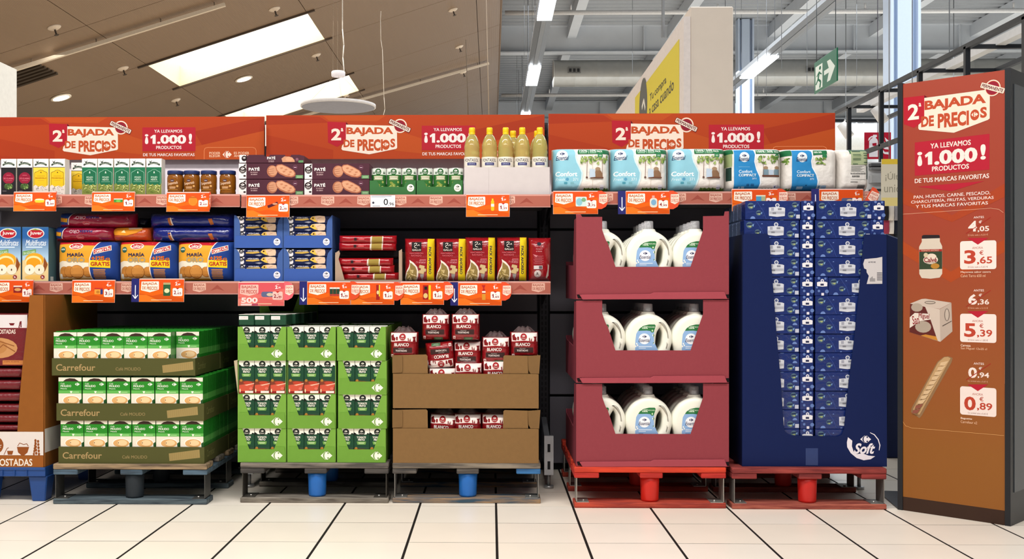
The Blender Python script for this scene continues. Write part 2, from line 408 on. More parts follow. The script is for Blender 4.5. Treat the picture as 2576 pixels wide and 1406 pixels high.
for (i, j) in sorted(SKY, key=lambda t: t[1]):
    n += 1; x0, x1, y0, y1 = XS[i], XS[i + 1], YS[j], YS[j + 1]; mb = MB(); H2 = .34
    def q(a, b): mb.add([(a[0], a[1], cz(a[0])), (b[0], b[1], cz(b[0])), (b[0], b[1], cz(b[0]) + H2), (a[0], a[1], cz(a[0]) + H2)], [(0, 1, 2, 3)], m_shaft)
    q((x0, y0), (x1, y0)); q((x1, y0), (x1, y1)); q((x1, y1), (x0, y1)); q((x0, y1), (x0, y0))
    wd = struct('window_%d' % n, mb.mesh('window_shaft'))
    mb = MB(); mb.add([(x0, y0, cz(x0) + H2), (x1, y0, cz(x1) + H2), (x1, y1, cz(x1) + H2), (x0, y1, cz(x0) + H2)], [(0, 1, 2, 3)], mat('#fff8e4', emit=3.2))
    part('pane', mb.mesh('pane'), wd)
    mb = MB()
    for a, b in (((x0, y0), (x1, y0)), ((x0, y1), (x1, y1))): mb.beam((a[0] - .12, a[1], cz(a[0] - .12) - .012), (b[0] + .12, b[1], cz(b[0] + .12) - .012), .04, .025, mat('#4d4036', .6))
    part('trim_rail', mb.mesh('trim_rail'), wd)
# grille, sprinklers, downlights, light rails on the brown ceiling
def on_ceiling(px, py):
    X1, z1 = kz(px, 1.0); r = (CY - py) / F * z1
    Y = (ZE - HC - SL * XE) / (r - SL * X1); return Vector((X1 * Y, Y, cz(X1 * Y)))
tilt = -math.atan(SL)
def flat_z(name, label, cat, px, py, grp):
    p = on_ceiling(px, py); return thing(name, label, cat, p, grp, rot=(0, tilt, 0))
spr = []
mbA = MB(); mbA.lathe([(.085, 0), (.08, -.012), (.05, -.03), (.02, -.035)], mat('#d9c8b4', .5), 14)
mbB = MB(); mbB.tube((0, 0, -.03), (0, 0, -.10), .012, mat('#4a4038'), 6); mbB.lathe([(.03, -.1), (.03, -.105)], mat('#4a4038'), 8)
for i, (px, py) in enumerate([(136, 68), (309, 171), (442, 251), (690, 22), (795, 138), (871, 240), (1139, 24), (1155, 117), (1165, 181)]):
    wh = ['beneath the top left corner of the picture', 'left of the large skylight', 'below the left tip of the large skylight', 'above the upper edge of the large skylight', 'between the two skylights', 'right of the hanging disc, under the small skylight',
          'at the right of the brown ceiling, highest of three', 'at the right of the brown ceiling, middle of three', 'at the right of the brown ceiling, lowest of three'][i]
    if i == 0:
        t0 = flat_z('sprinkler', 'small cream sprinkler head ' + wh, 'sprinkler', px, py, 'sprinklers on the brown ceiling')
        part('cup', mbA.mesh('cup'), t0); part('nozzle', mbB.mesh('nozzle'), t0)
    else: dup(t0, on_ceiling(px, py), 'small cream sprinkler head ' + wh)
for i, (px, py) in enumerate([(153, 244), (613, 197)]):
    t = flat_z('downlight', ['round lit downlight in the brown ceiling at far left', 'round lit downlight in the brown ceiling between the two skylights'][i], 'ceiling light', px, py, 'downlights in the brown ceiling')
    a = MB(); a.lathe([(.15, -.004), (.15, -.02), (.12, -.02)], mat('#e8dcc8', .4), 20); part('rim', a.mesh('rim'), t)
    a = MB(); a.lathe([(.118, -.016), (.118, -.021)], mat('#fff3dc', emit=9), 20); part('lens', a.mesh('lens'), t)
def rail(px0, py0, px1, py1, lab):
    a, b = on_ceiling(px0, py0), on_ceiling(px1, py1); m = (a + b) / 2
    t = thing('light_track', lab, 'track', a + Vector((0, 0, -.07))); d = b - a; q = MB()
    q.beam((0, 0, 0), d, .05, .045, mat('#d8c9b4', .4)); part('rail', q.mesh('rail'), t)
    for f in (.1, .4, .7, .95): q = MB(); q.tube(d * f, d * f + Vector((0, 0, .07)), .008, mat('#8a7a68'), 5); part('hanger', q.mesh('hanger'), t)
rail(25, 165, 566, -2, 'pale light track crossing the brown ceiling at upper left')
rail(640, 318, 1230, 151, 'pale light track crossing the brown ceiling behind the hanging disc')
t = thing('ceiling_grille', 'dark slatted air grille in the brown ceiling beside the white block', 'vent', on_ceiling(64, 186), rot=(0, tilt, 0))
for k in range(6):
    q = MB(); q.box(-.3, .3, -.35 + k * .13, -.29 + k * .13, -.03, -.004, mat('#3f3428', .7)); part('slat', q.mesh('slat'), t)
# --- white block at far left, partition with the yellow poster, warehouse hall
mb = MB(); xr = PXX(42, 8.0); zt = P(42, 175, 8.0).z; mb.box(xr - 2.5, xr, 5.2, 8.0, 0, zt, mat('#f4f1ea', .6)); struct('wall_left', mb.mesh('wall_left'))
XW = PXX(1736, 9.0)
mb = MB(); zt = P(1736, 33, 9.0).z; zf = P(1780, 16, 9.0).z
mb.box(XW, PXX(1845, 9.0), 9.0, 17, 0, zf, mat('#e9dccf', .75, var=.03, sc=6))
wp = struct('wall_partition', mb.mesh('wall_partition', bev=.01))
mb = MB(); xl = PXX(1720, 8.99); mb.box(xl, XW + .001, 8.99, 17, 0, zt - .03, mat('#f0e6e2', .7)); part('cladding', mb.mesh('cladding'), wp)
# yellow poster lies on the side of the partition that faces left; its art reads from the far end to the near end
def side_art(xw, ynear, yfar):
    L = yfar - ynear; return L
y1, y2 = 9.2, 12.0; zt = P(1709, 102, 9.25).z; zb = 1.9
t = thing('poster', 'yellow poster with black lettering on the side of the white partition', 'poster', (xl - .004, y2, zb), rz=-PI / 2)
mb = MB(); mb.box(0, y2 - y1, 0, .003, 0, zt - zb, pr('#ecd94e')); part('sheet', mb.mesh('sheet'), t)
a = Art(1, 0, 0)
def pc(px, py):
    k_, z1 = kz(px, 1.0); Yp_ = (xl - .004) / k_; return (y2 - Yp_, -(HC - (py - CY) / F * z1 * Yp_ - zb))
def ptext(s_, p0, p1, p2): A_, B_, C_ = pc(*p0), pc(*p1), pc(*p2); a.text(s_, A_[0], C_[1], B_[0], A_[1], '#4a4a44', .02)
ptext('Tu compra', (1635, 262), (1676, 229), (1635, 238)); ptext('a casa cuando', (1633, 293), (1695, 252), (1633, 266))
c0_ = pc(1618, 268); a.ell(c0_[0], c0_[1], .30, .30, '#6b6c68', 28); a.line([(c0_[0] - .1, c0_[1] + .0), (c0_[0] + .05, c0_[1] - .06), (c0_[0] + .15, c0_[1] + .05)], .05, '#f4f1e6')
part('lettering', a.mesh('lettering'), t)
# warehouse ceiling of corrugated sheet
m_cor = mat('#a9aeb4', .5, .3, var=.04); m_beam = mat('#d5dbe2', .55, var=.04, sc=3); m_dark = mat('#7c8289', .6)
ZW = HC + 6.6
mb = MB(); vs = []; fs = []; y = 15.0; i = 0
prof = []
while y < 47:
    prof += [(y, 0), (y + .12, 0), (y + .16, .07), (y + .28, .07)]; y += .32
for yy, zz in prof: vs += [(XE - .1, yy, ZW + zz), (26, yy, ZW + zz)]
fs = [(2 * k, 2 * k + 1, 2 * k + 3, 2 * k + 2) for k in range(len(prof) - 1)]
mb.add(vs, fs, m_cor); struct('ceiling_hall', mb.mesh('ceiling_hall', fix=False))
def girder(ptop, pbot, zt, x0, x1, name, pr_=.3):
    Y = (zt - HC) * F / (CY - ptop); zb = HC + (CY - pbot) / F * Y; q = MB()
    q.box(x0, x1, Y, Y + .02, zb, zt, m_beam); q.box(x0, x1, Y - .15, Y + .17, zb - .03, zb, m_beam); q.box(x0, x1, Y - .15, Y + .17, zt - .03, zt, m_beam)
    x = x0 + 1
    while x < x1: q.box(x, x + .02, Y - .12, Y, zb, zt, m_beam); x += 2.6
    return struct(name, q.mesh(name))
girder(66, 133, ZW, XE, 26, 'trim_1'); girder(256, 300, ZW, XE, 26, 'trim_2')
n = 3
for X in (1.9, 4.4, 6.9, 9.4, 11.9, 14.4):
    q = MB(); q.box(X, X + .22, 15, 46, ZW - .32, ZW - .001, m_beam); struct('trim_%d' % n, q.mesh('trim_purlin')); n += 1
mb = MB(); mb.box(-16, 26, 47, 47.3, 0, 9, mat('#cdd0d2', .8)); struct('wall_back', mb.mesh('wall_back'))
mb = MB(); mb.box(15.5, 15.7, 6, 47, 0, 8, mat('#d8d8d6', .8)); struct('wall_right', mb.mesh('wall_right'))
# columns (H profile, bluish white)
def column(pc, wpx, Y, lab):
    x = PXX(pc, Y); hw = wpx * K(pc, Y) / 2; t = thing('column', lab, 'column', (x, Y, 0)); m = mat('#ccdcf2', .5, var=.02)
    for s in (-1, 1):
        q = MB(); q.box(s * hw - .02, s * hw + .02, 0, .3, 0, ZW - .01, m); part('flange', q.mesh('flange'), t)
    q = MB(); q.box(-hw * .55, hw * .55, .03, .28, 0, ZW - .01, m); q.box(-hw + .02, hw - .02, .14, .16, 0, ZW - .01, m); part('web', q.mesh('web'), t)
column(2279, 68, 15.0, 'broad bluish white steel column behind the tall orange sign'); column(1877, 36, 26.0, 'slim bluish white steel column right of the white partition')
# sprinkler pipes and duct
def pipe(py, Y, r, lab, x0=XE + .1, x1=15.4):
    z = HC + (CY - py) / F * Y; t = thing('sprinkler_pipe', lab, 'pipe', (x0, Y, z)); q = MB(); q.tube((0, 0, 0), (x1 - x0, 0, 0), r, mat('#eef0f2', .35), 10); part('tube', q.mesh('tube'), t)
    q = MB(); x = 1.4
    while x < x1 - x0: q.tube((x, 0, r), (x, 0, r + .12), .02, mat('#ffffff'), 6); x += 3.1
    part('sprinkler_tip', q.mesh('sprinkler_tip'), t, stuff=True)
pipe(33, 22.6, .05, 'upper white pipe running across the warehouse roof'); pipe(240, 31, .05, 'lower white pipe running across the warehouse roof')
Yd = 27.0; zc_ = HC + (CY - 186) / F * Yd; r = 33 / F * Yd
t = thing('air_duct', 'large round grey spiral air duct under the warehouse roof', 'duct', (PXX(1393, Yd), Yd, zc_))
q = MB(); pf = []
for k in range(26): pf += [(k * .55, r), (k * .55 + .5, r), (k * .55 + .52, r * 1.015), (k * .55 + .54, r * 1.015)]
vs = []; N = 20
for xx, rr in pf:
    for i in range(N): a_ = 2 * PI * i / N; vs.append((xx, rr * math.cos(a_), rr * math.sin(a_)))
q.add(vs, [(j * N + i, j * N + (i + 1) % N, (j + 1) * N + (i + 1) % N, (j + 1) * N + i) for j in range(len(pf) - 1) for i in range(N)], mat('#a8a8a4', .45, .4, var=.08, sc=6), True)
part('duct_body', q.mesh('duct_body'), t)
q = MB(); q.tube((-.02, 0, 0), (0, 0, 0), r * 1.03, mat('#c8c8c4', .5), 20); part('end_cap', q.mesh('end_cap'), t)
for px in (1442, 2035, 2235):
    q = MB(); x = PXX(px, Yd) - PXX(1393, Yd); q.box(x - .16, x + .16, -r - .03, -r + .06, -.06, .1, mat('#7e7e7c', .6))
    for k in range(3): q.box(x - .13 + k * .1, x - .07 + k * .1, -r - .05, -r - .02, -.03, .05, mat('#2e2e30'))
    part('outlet', q.mesh('outlet'), t)
# strip-light runs
def trunk(X, Zr, w, ys, lit, lab, Y0=11.5, Y1=40):
    t = thing('light_run', lab, 'strip light', (X, Y0, HC + Zr)); mm = mat('#7d8186', .4, .5, var=.02)
    q = MB(); q.box(-w * .14, w * .14, 0, Y1 - Y0, -.01, .09, mat('#8a8e93', .4, .5)); part('trunking', q.mesh('trunking'), t)
    for s in (-1, 1):
        q = MB(); q.prism([(s * w * .16, .0), (s * w * .5, .03), (s * w * .5, .1), (s * w * .2, .07)], 0, Y1 - Y0, mm); part('reflector', q.mesh('reflector'), t)
    for a_, b_ in lit:
        q = MB(); q.box(-w * .46, w * .46, a_ - Y0, b_ - Y0, -.035, -.002, mat('#f6fbff', emit=5.0)); part('tube_lamp', q.mesh('tube_lamp'), t)
    for y in ys: q = MB(); q.tube((0, y - Y0, .09), (0, y - Y0, ZW - HC - Zr - .002), .006, mat('#6c7076'), 4); part('suspension_wire', q.mesh('suspension_wire'), t)
def yat(py, Zr): return Zr * F / (CY - py)
Zr = 4.2; X1_ = PXX(1378, yat(2, Zr))
trunk(X1_, Zr, .25, [16, 20, 24, 28, 32], [(yat(-60, Zr), yat(47, Zr)), (yat(165, Zr), yat(212, Zr)), (yat(282, Zr), yat(330, Zr))], 'long strip light run left of the yellow poster, lit in short lengths')
X2_ = PXX(2112, yat(2, Zr))
trunk(X2_, Zr, .27, [15, 19, 23, 33], [(yat(142, Zr), yat(196, Zr))], 'long strip light run slanting over the right hall, one length lit', 12)
# thin hanging rods of the hall
for i, (px, Y, yb) in enumerate([(1319, 20, 150), (1329, 20, 290), (1339, 22, 130), (1300, 30, 290), (1668, 10, 95), (1591, 24, 185), (1850, 12, 260), (1906, 15, 245), (1928, 19, 240), (1966, 12, 172), (2030, 15, 230), (1865, 24, 170), (2155, 20, 220), (1312, 30, 290), (2388, 7.6, 150)]):
    r = .016 if i == 4 else .004
    a_ = P(px, yb, Y); q = MB(); q.tube((0, 0, 0), (0, 0, ZW - a_.z), r, mat('#888e96' if i != 4 else '#8f959c', .5), 5)
    o = part('hanging_rod', q.mesh('hanging_rod'), None, a_)
    tag(o, ['thin dark wire left of the near strip light', 'long thin wire beside the near strip light', 'thin wire just left of the near strip light, second of its pair', 'thin wire at the edge of the brown ceiling', 'thick grey rod standing up behind the white partition', 'thin wire above the left end of the duct', 'thin white wire right of the white partition', 'thin white wire over the slim bluish column', 'thin wire just right of the slim bluish column', 'short white wire left of the exit sign', 'thin wire above the slanting strip light', 'pale pole beside the slim bluish column', 'thin wire right of the exit sign', 'thin wire farthest left in the warehouse hall', 'thin wire above the black gantry'][i], 'wire', 'wires hanging from the warehouse roof')
Yd2 = 24.0; t = thing('air_duct', 'white spiral air duct low behind the black gantry, right of the header boards', 'duct', (PXX(2060, Yd2), Yd2, HC + (CY - 350) / F * Yd2)); q = MB(); pf = []
for k in range(8): pf += [(k * .5, .33), (k * .5 + .46, .33), (k * .5 + .48, .34)]
vs = []
for xx, rr in pf:
    for i in range(18): a_ = 2 * PI * i / 18; vs.append((xx, rr * math.cos(a_), rr * math.sin(a_)))
q.add(vs, [(j * 18 + i, j * 18 + (i + 1) % 18, (j + 1) * 18 + (i + 1) % 18, (j + 1) * 18 + i) for j in range(len(pf) - 1) for i in range(18)], mat('#d4d6d4', .5, .1), True); part('duct_body', q.mesh('duct_body'), t)
for x_ in (.6, 3.0): q = MB(); q.tube((x_, 0, .33), (x_, 0, ZW - .03 - t.location.z), .008, mat('#808488'), 4); part('suspension_wire', q.mesh('suspension_wire'), t)
# exit sign hung edge-on
Xs = PXX(2105, 9.4); yf = 10.05; zt = P(2105, 119, 9.4).z; hh = 84 * K(2105, 9.4)
t = thing('exit_sign', 'green hanging exit sign with running figure and white arrow', 'exit sign', (Xs, yf, zt - hh), rz=-PI / 2); L = yf - 9.4
q = MB(); q.box(0, L, 0, .012, 0, hh, pr('#1c6a4b', .3)); part('panel', q.mesh('panel', bev=.002), t)
a = Art(L / 100, 0, 100, hh / 100); W_ = '#e6efe6'
a.rect(6, 17, 38, 92, W_); a.poly([(45, 46), (66, 46), (58, 22), (72, 22), (93, 52), (72, 86), (58, 86), (66, 60), (45, 60)], W_)
a.ell(27, 28, 4.5, 6, '#1c6a4b'); a.line([(24, 38), (18, 60), (30, 72), (26, 90)], 6, '#1c6a4b'); a.line([(18, 60), (8, 74)], 5, '#1c6a4b'); a.line([(12, 50), (22, 40), (34, 50)], 4, '#1c6a4b')
part('pictogram', a.mesh('pictogram'), t)
for x in (.05, L - .05): q = MB(); q.tube((x, .006, hh), (x, .006, hh + .9), .004, mat('#555b60'), 4); part('suspension_wire', q.mesh('suspension_wire'), t)
# hanging acoustic disc with its driver and cables
Yd = 12.0; c0 = P(851, 268, Yd); rr = 94 * K(851, Yd)
t = thing('ceiling_disc_lamp', 'round flat grey disc lamp hung on thin wires under the brown ceiling', 'lamp', c0)
q = MB(); q.lathe([(rr - .01, -.012), (rr, -.01), (rr, .022), (rr - .01, .025)], mat('#dcd8d8', .5), 48); part('rim', q.mesh('rim'), t)
q = MB(); q.lathe([(rr - .012, -.0125), (rr - .012, -.0135)], mat('#8d8f9a', .8), 48); part('disc_face', q.mesh('disc_face'), t)
dz = 82 * K(851, Yd)
q = MB(); q.lathe([(.074, dz - .03), (.078, dz - .025), (.078, dz + .02), (.07, dz + .03)], mat('#e8e4ea', .4), 24); part('driver_box', q.mesh('driver_box'), t)
for s, tt in ((-1, 0), (1, .3), (.2, -1)): q = MB(); q.tube((s * rr * .85, tt * rr * .5, .02), (s * .05, tt * .05, dz - .03), .0015, mat('#9a8a78'), 4); part('wire', q.mesh('wire'), t)
for dx in (-.06, -.01, .045): q = MB(); q.tube((dx, 0, dz + .03), (dx + .01, 0, dz + 2.6), .002, mat('#a89884'), 4); part('wire', q.mesh('wire'), t)
q = MB(); q.path([(.07, -.02, dz + .02), (.055, -.02, dz + .18), (.066, -.02, dz + .32), (.05, -.02, dz + .5), (.048, -.02, dz + 2.6)], .006, mat('#f1ece4', .5), 6); part('cable', q.mesh('cable'), t)
q = MB(); p0 = P(958, 28, 12.4); q.path([(0, 0, 0)] + [tuple(P(x, y, 12.4) - p0) for x, y in ((957, 52), (958, 100), (962, 125), (966, 245), (968, 275), (962, 300))], .004, mat('#e2d6c6', .5), 5)
tag(part('loose_cable', q.mesh('loose_cable'), None, p0), 'loose pale cable dangling right of the hanging disc lamp', 'cable')
q = MB(); p0 = P(1172, 100, 12.4); q.tube((0, 0, 0), tuple(P(1178, 300, 12.4) - p0), .004, mat('#6a5a48'), 5)
tag(part('loose_cable', q.mesh('loose_cable'), None, p0), 'thin dark cord hanging near the right edge of the brown ceiling', 'cable')
q = MB(); p0 = P(1223, 0, 12.4); q.tube((0, 0, 0), tuple(P(1230, 300, 12.4) - p0), .005, mat('#b8a48e'), 5)
tag(part('loose_cable', q.mesh('loose_cable'), None, p0), 'straight pale cord along the right edge of the brown ceiling', 'cable')
# black gantry with white track and spotlights at the right
def gp(px, py, X):                                       # point on the plane X = const
    a, z1 = kz(px, 1.0); Y = X / a; return Vector((X, Y, HC - (py - CY) / F * z1 * Y))
mk = mat('#23272d', .45, .3)
t = thing('lighting_gantry', 'black square-tube gantry slanting down from the upper right corner', 'gantry', (2.93, 5.5, 0))
o0 = Vector((2.93, 5.5, 0)); XA, XB = 2.93, 3.45
def gb(a_, b_, wd, nm, m=mk):
    q = MB(); q.beam(a_ - o0, b_ - o0, wd, wd, m); part(nm, q.mesh(nm), t)
A0 = gp(2640, 8, XA); A1 = gp(2104, 287, XA); dA = A1 - A0
zt_ = (A0.z + A1.z) / 2
A0.z = A1.z = zt_
B0 = Vector((XB, A0.y - .2, zt_)); B1 = Vector((XB, A1.y + .3, zt_)); zl = zt_ - .42
gb(A0, A1, .03, 'top_rail'); gb(B0, B1, .03, 'top_rail')
gb(Vector((XA, A0.y, zl)), Vector((XA, A1.y, zl)), .03, 'bottom_rail'); gb(Vector((XB, B0.y, zl)), Vector((XB, B1.y, zl)), .03, 'bottom_rail')
for k in range(6):
    y = A0.y + .25 + k * .72
    gb(Vector((XA, y, zt_)), Vector((XA, y, zl)), .03, 'upright'); gb(Vector((XB, y, zt_)), Vector((XB, y, zl)), .03, 'upright')
    gb(Vector((XA, y, zt_)), Vector((XB, y, zt_)), .025, 'cross_bar'); 
q = MB(); q.beam(Vector((XA + .2, A0.y, zt_ + .03)) - o0, Vector((XA + .2, A1.y, zt_ + .03)) - o0, .06, .05, mat('#dfe0e2', .4)); part('light_track', q.mesh('light_track'), t)
for i, (px, py, Y) in enumerate(((2213, 285, 7.75), (2127, 328, 8.6))):
    c = Vector((XA + .2, (XA + .2) / kz(px, 1.0)[0], zt_ - .09)); t2 = thing('spotlight', ['white cylindrical spotlight on the black gantry nearer the orange sign', 'white cylindrical spotlight on the black gantry beside the header board'][i], 'spotlight', c, 'spotlights on the gantry')
    q = MB(); d = Vector((.035, -.02, -.065)); q.tube(-d * .9, d * .9, .042, mat('#f2f0ee', .4), 18); part('housing', q.mesh('housing'), t2)
    q = MB(); q.tube(-d * .6, Vector((0, 0, .096)), .008, mat('#e4e2e0'), 6); part('bracket', q.mesh('bracket'), t2)
# fire extinguisher sign and the things in the gap beside it
Yq = 10.0; t = thing('fire_sign', 'red square sign with white extinguisher and flames', 'sign', P(2175, 400, Yq)); k = K(2205, Yq)
q = MB(); q.box(0, 66 * k, 0, .01, 0, 67 * k, pr('#b0142f')); part('panel', q.mesh('panel'), t)
a = Art(k, 2090, 400); a.x0 = 2172; a.yb = 399; a.z(2090, 270, 4.847)
W_ = '#e9e4ea'
a.poly([(452, 410), (470, 385), (495, 365), (500, 330), (545, 330), (548, 352), (530, 365), (550, 385), (558, 410), (558, 600), (450, 600)], W_); a.poly([(440, 400), (448, 370), (480, 345), (500, 345), (500, 358), (475, 366), (452, 400)], W_)
a.poly([(490, 435), (542, 428), (542, 466), (495, 466)], '#b0142f')
for dy in (0, 60, 120): a.poly([(590 + dy * .1, 370 + dy), (640, 420 + dy), (685, 420 + dy), (688, 450 + dy), (640, 445 + dy), (600, 415 + dy)], W_)
a.poly([(640, 360), (685, 400), (690, 425), (655, 410)], W_)
part('pictogram', a.mesh('pictogram'), t)
q = MB(); q.tube((33 * k, .005, 67 * k), (33 * k, .005, ZW - .03 - t.location.z), .004, mat('#666677'), 4); part('suspension_wire', q.mesh('suspension_wire'), t)
Yq = 7.0; k = K(2240, Yq); t = thing('hanging_sign', 'cream hanging sign with yellow top band, half hidden by the orange sign', 'sign', P(2218, 518, Yq))
q = MB(); q.box(0, .26, 0, .01, 0, 118 * k, pr('#d8d0bc')); part('panel', q.mesh('panel'), t)
for x_ in (.05, .2): q = MB(); q.tube((x_, .005, 118 * k), (x_, .005, ZW - .03 - t.location.z), .003, mat('#808488'), 4); part('suspension_wire', q.mesh('suspension_wire'), t)
a = Art(k, 2218, 518); a.rect(2218, 400, 2218 + .26 / k, 413, '#e0c040'); a.rect(2218, 497, 2218 + .26 / k, 518, '#e2cf86')
a.text('¡Últimas', 2227, 432, 2300, 456, '#a09a88', .01); a.text('unidades', 2224, 463, 2310, 484, '#a09a88', .01); part('lettering', a.mesh('lettering'), t)
Yq = 9.2; t = thing('wall_shelving', 'white wall shelving with grey rails seen through the gap by the orange sign', 'shelving', P(2190, 620, Yq)); k = K(2220, Yq)
q = MB(); q.box(-.1, 1.4, .05, .1, -1.35, (620 - 406) * k, mat('#eeeef0', .5)); part('back_sheet', q.mesh('back_sheet'), t)
for i, (y0, y1, c) in enumerate(((411, 418, '#55585c'), (421, 427, '#77797c'), (441, 460, '#a8aaae'), (476, 480, '#333'), (515, 520, '#707276'), (630, 640, '#c8c8ca'), (676, 682, '#8a5a50'))):
    q = MB(); q.box(0, 1.35, -.02 - .004 * i, .05, (620 - y1) * k, (620 - y0) * k, mat((c + c[1:]) if len(c) == 4 else c, .5)); part('rail', q.mesh('rail'), t)
rr_ = random.Random(5); SHT = t
for i in range(9):
    x, y = 2222 + (i % 3) * 13 + rr_.uniform(-2, 2), 528 + (i // 3) * 34
    cc = ['#201c1e', '#d8d0c8', '#8c8a90', '#a03a50', '#e6e0da', '#1c2030', '#cfc8c0', '#3a2a28', '#30343c'][i]
    bb, wf = bag(.05, .13, .05, 2.5, 3, mat(cc, .8), .006, i, 8, 8); s = part('glove', bb.mesh('glove'), None, P(x, y + 26, 8.6 + i * .02)); q = MB(); q.tube((.025, .05, .1), (.025, .7, .1), .004, mat('#606468', .4, .5), 6); part('peg', q.mesh('peg'), SHT, Vector(s.location) - SHT.location)
    tag(s, ['black', 'cream', 'grey', 'dark red', 'off-white', 'navy', 'pale', 'brown', 'charcoal'][i] + ' soft accessory hanging on the far rack in the gap', 'accessory', 'accessories on the far rack')
for r_ in range(2):
    for c_ in range(4):
        i = r_ * 4 + c_; bb, wf = bag(9.5 * k, 34 * k, .05, 3, 6, mat(['#e08a50', '#c9482e', '#e6a860', '#d8603c', '#e8b8a0', '#f0d0a0', '#e09080', '#f2d8c0'][i], .4), .002, i, 6, 6)
        a_ = part('snack_packet', bb.mesh('snack_packet'), None, P(2222 + c_ * 10, 676 + r_ * 42, 8.7)); q = MB(); q.tube((.015, .045, .07), (.015, .58, .07), .004, mat('#606468', .4, .5), 6); part('peg', q.mesh('peg'), SHT, Vector(a_.location) - SHT.location)
        tag(a_, ['upper row', 'lower row'][r_] + ' orange-toned packet, ' + pos(c_, 4) + ', seen in the gap by the orange sign', 'packet', 'packets on the far rack')
q = MB(); q.prism([(0, .4), (.5, .12), (.5, -1.3), (0, -1.3)], 0, .5, mat('#122048', .5)); o = part('dark_bin', q.mesh('dark_bin', bev=.01), None, Vector((PXX(2229, 5.5), 5.5, 1.3 + .001))); o.location.z = 1.3
o.scale = (1, 1, .68); o.location.z = 1.3 * .68
tag(o, 'dark blue promotional bin in the gap behind the orange sign', 'bin')
q = MB(); q.box(0, 1.6, 0, .3, 0, .1, mat('#d2c63a', .4)); tag(part('floor_strip', q.mesh('floor_strip'), None, (PXX(2229, 6.9), 6.9, 0)), 'yellow strip on the floor far behind the red pallet', 'floor strip')
# ================================================================== GONDOLA SHELVING
YF, YB = 4.50, 5.10                                     # front edge of the shelves, back panels
XL0, XL1, XL2, XL3 = PXX(607, YF) - 1.32, PXX(607, YF), PXX(1385, YF), PXX(2192, YF)
Z1 = P(1000, 487, YF).z; Z3 = P(1700, 481, YF).z; Z2 = P(1000, 707, YF).z
m_gp = mat('#77747e', .5, var=.03, sc=5); m_gd = mat('#1f1e22', .6); m_shelf = mat('#8f8d90', .4, .3, var=.03)
g = thing('gondola', 'dark grey metal shelving run with perforated posts behind all goods', 'shelving', (XL1, YB, 0))
def gpart(nm, mb, bev=0): part(nm, mb.mesh(nm, bev=bev), g, (-XL1, -YB, 0))
zj = [.03] + [P(1400, y, YB).z for y in (995, 786, 577)] + [P(1400, 404, YB).z, P(1400, 300, YB).z]
for a_, b_ in ((XL0 - .6, XL1), (XL1, XL2), (XL2, XL3)):
    q = MB(); q.box(a_, b_, YB + .03, YB + .035, 0, 1.62, m_gd); gpart('backing', q)
    for i in range(4 if True else 5):
        if i == 3: continue
        q = MB(); q.box(a_ + .03, b_ - .03, YB, YB + .02, zj[i] + .006, zj[i + 1] - .006, m_gp); gpart('back_panel', q, .002)
    q = MB(); q.box(a_ + .03, b_ - .03, YB, YB + .02, zj[3] + .006, Z1 - .02, m_gp); gpart('back_panel', q, .002)
    q = MB(); q.box(a_ + .01, b_ - .01, YB, YB + .02, Z1 - .01, 1.66, mat('#e9dfe6', .55)); gpart('back_panel', q, .002); g.children[-1]['label'] = 'white back panel above the top shelf'
for xx in (XL0 - .6, XL1, XL2 - .0, XL3):
    xb = xx
    q = MB(); q.box(xb - .02, xb + .02, YB - .03, YB + .05, .05, 1.66, mat('#2c2a30', .5, .3))
    gpart('post', q)
    q = MB()
    for i in range(60): q.box(xb - .012, xb - .005, YB - .0315, YB - .029, .1 + i * .026, .116 + i * .026, m_gd); q.box(xb + .005, xb + .012, YB - .0315, YB - .029, .1 + i * .026, .116 + i * .026, m_gd)
    gpart('post_slots', q)
    q = MB(); q.prism([(-.6 + YB + .13, .065), (YB - .03, .09), (YB - .03, .26), (YB - .40, .19), (YB - .46, .14)], xb - .012, xb + .012, mat('#8d9096', .4, .5), 'x'); gpart('base_leg', q)
    q = MB(); q.box(xb - .02, xb + .02, YB - .47, YB - .45, .06, .23, mat('#b7babf', .4, .4))
    for z in (.085, .16): q.box(xb - .006, xb + .006, YB - .472, YB - .4701, z, z + .035, m_gd)
    gpart('leg_plate', q)
    q = MB(); q.tube((xb, YB - .45, .0), (xb, YB - .45, .012), .022, mat('#a8a8a8', .4, .6), 12); q.tube((xb, YB - .45, .012), (xb, YB - .45, .075), .008, mat('#909090', .4, .6), 8); gpart('levelling_foot', q)
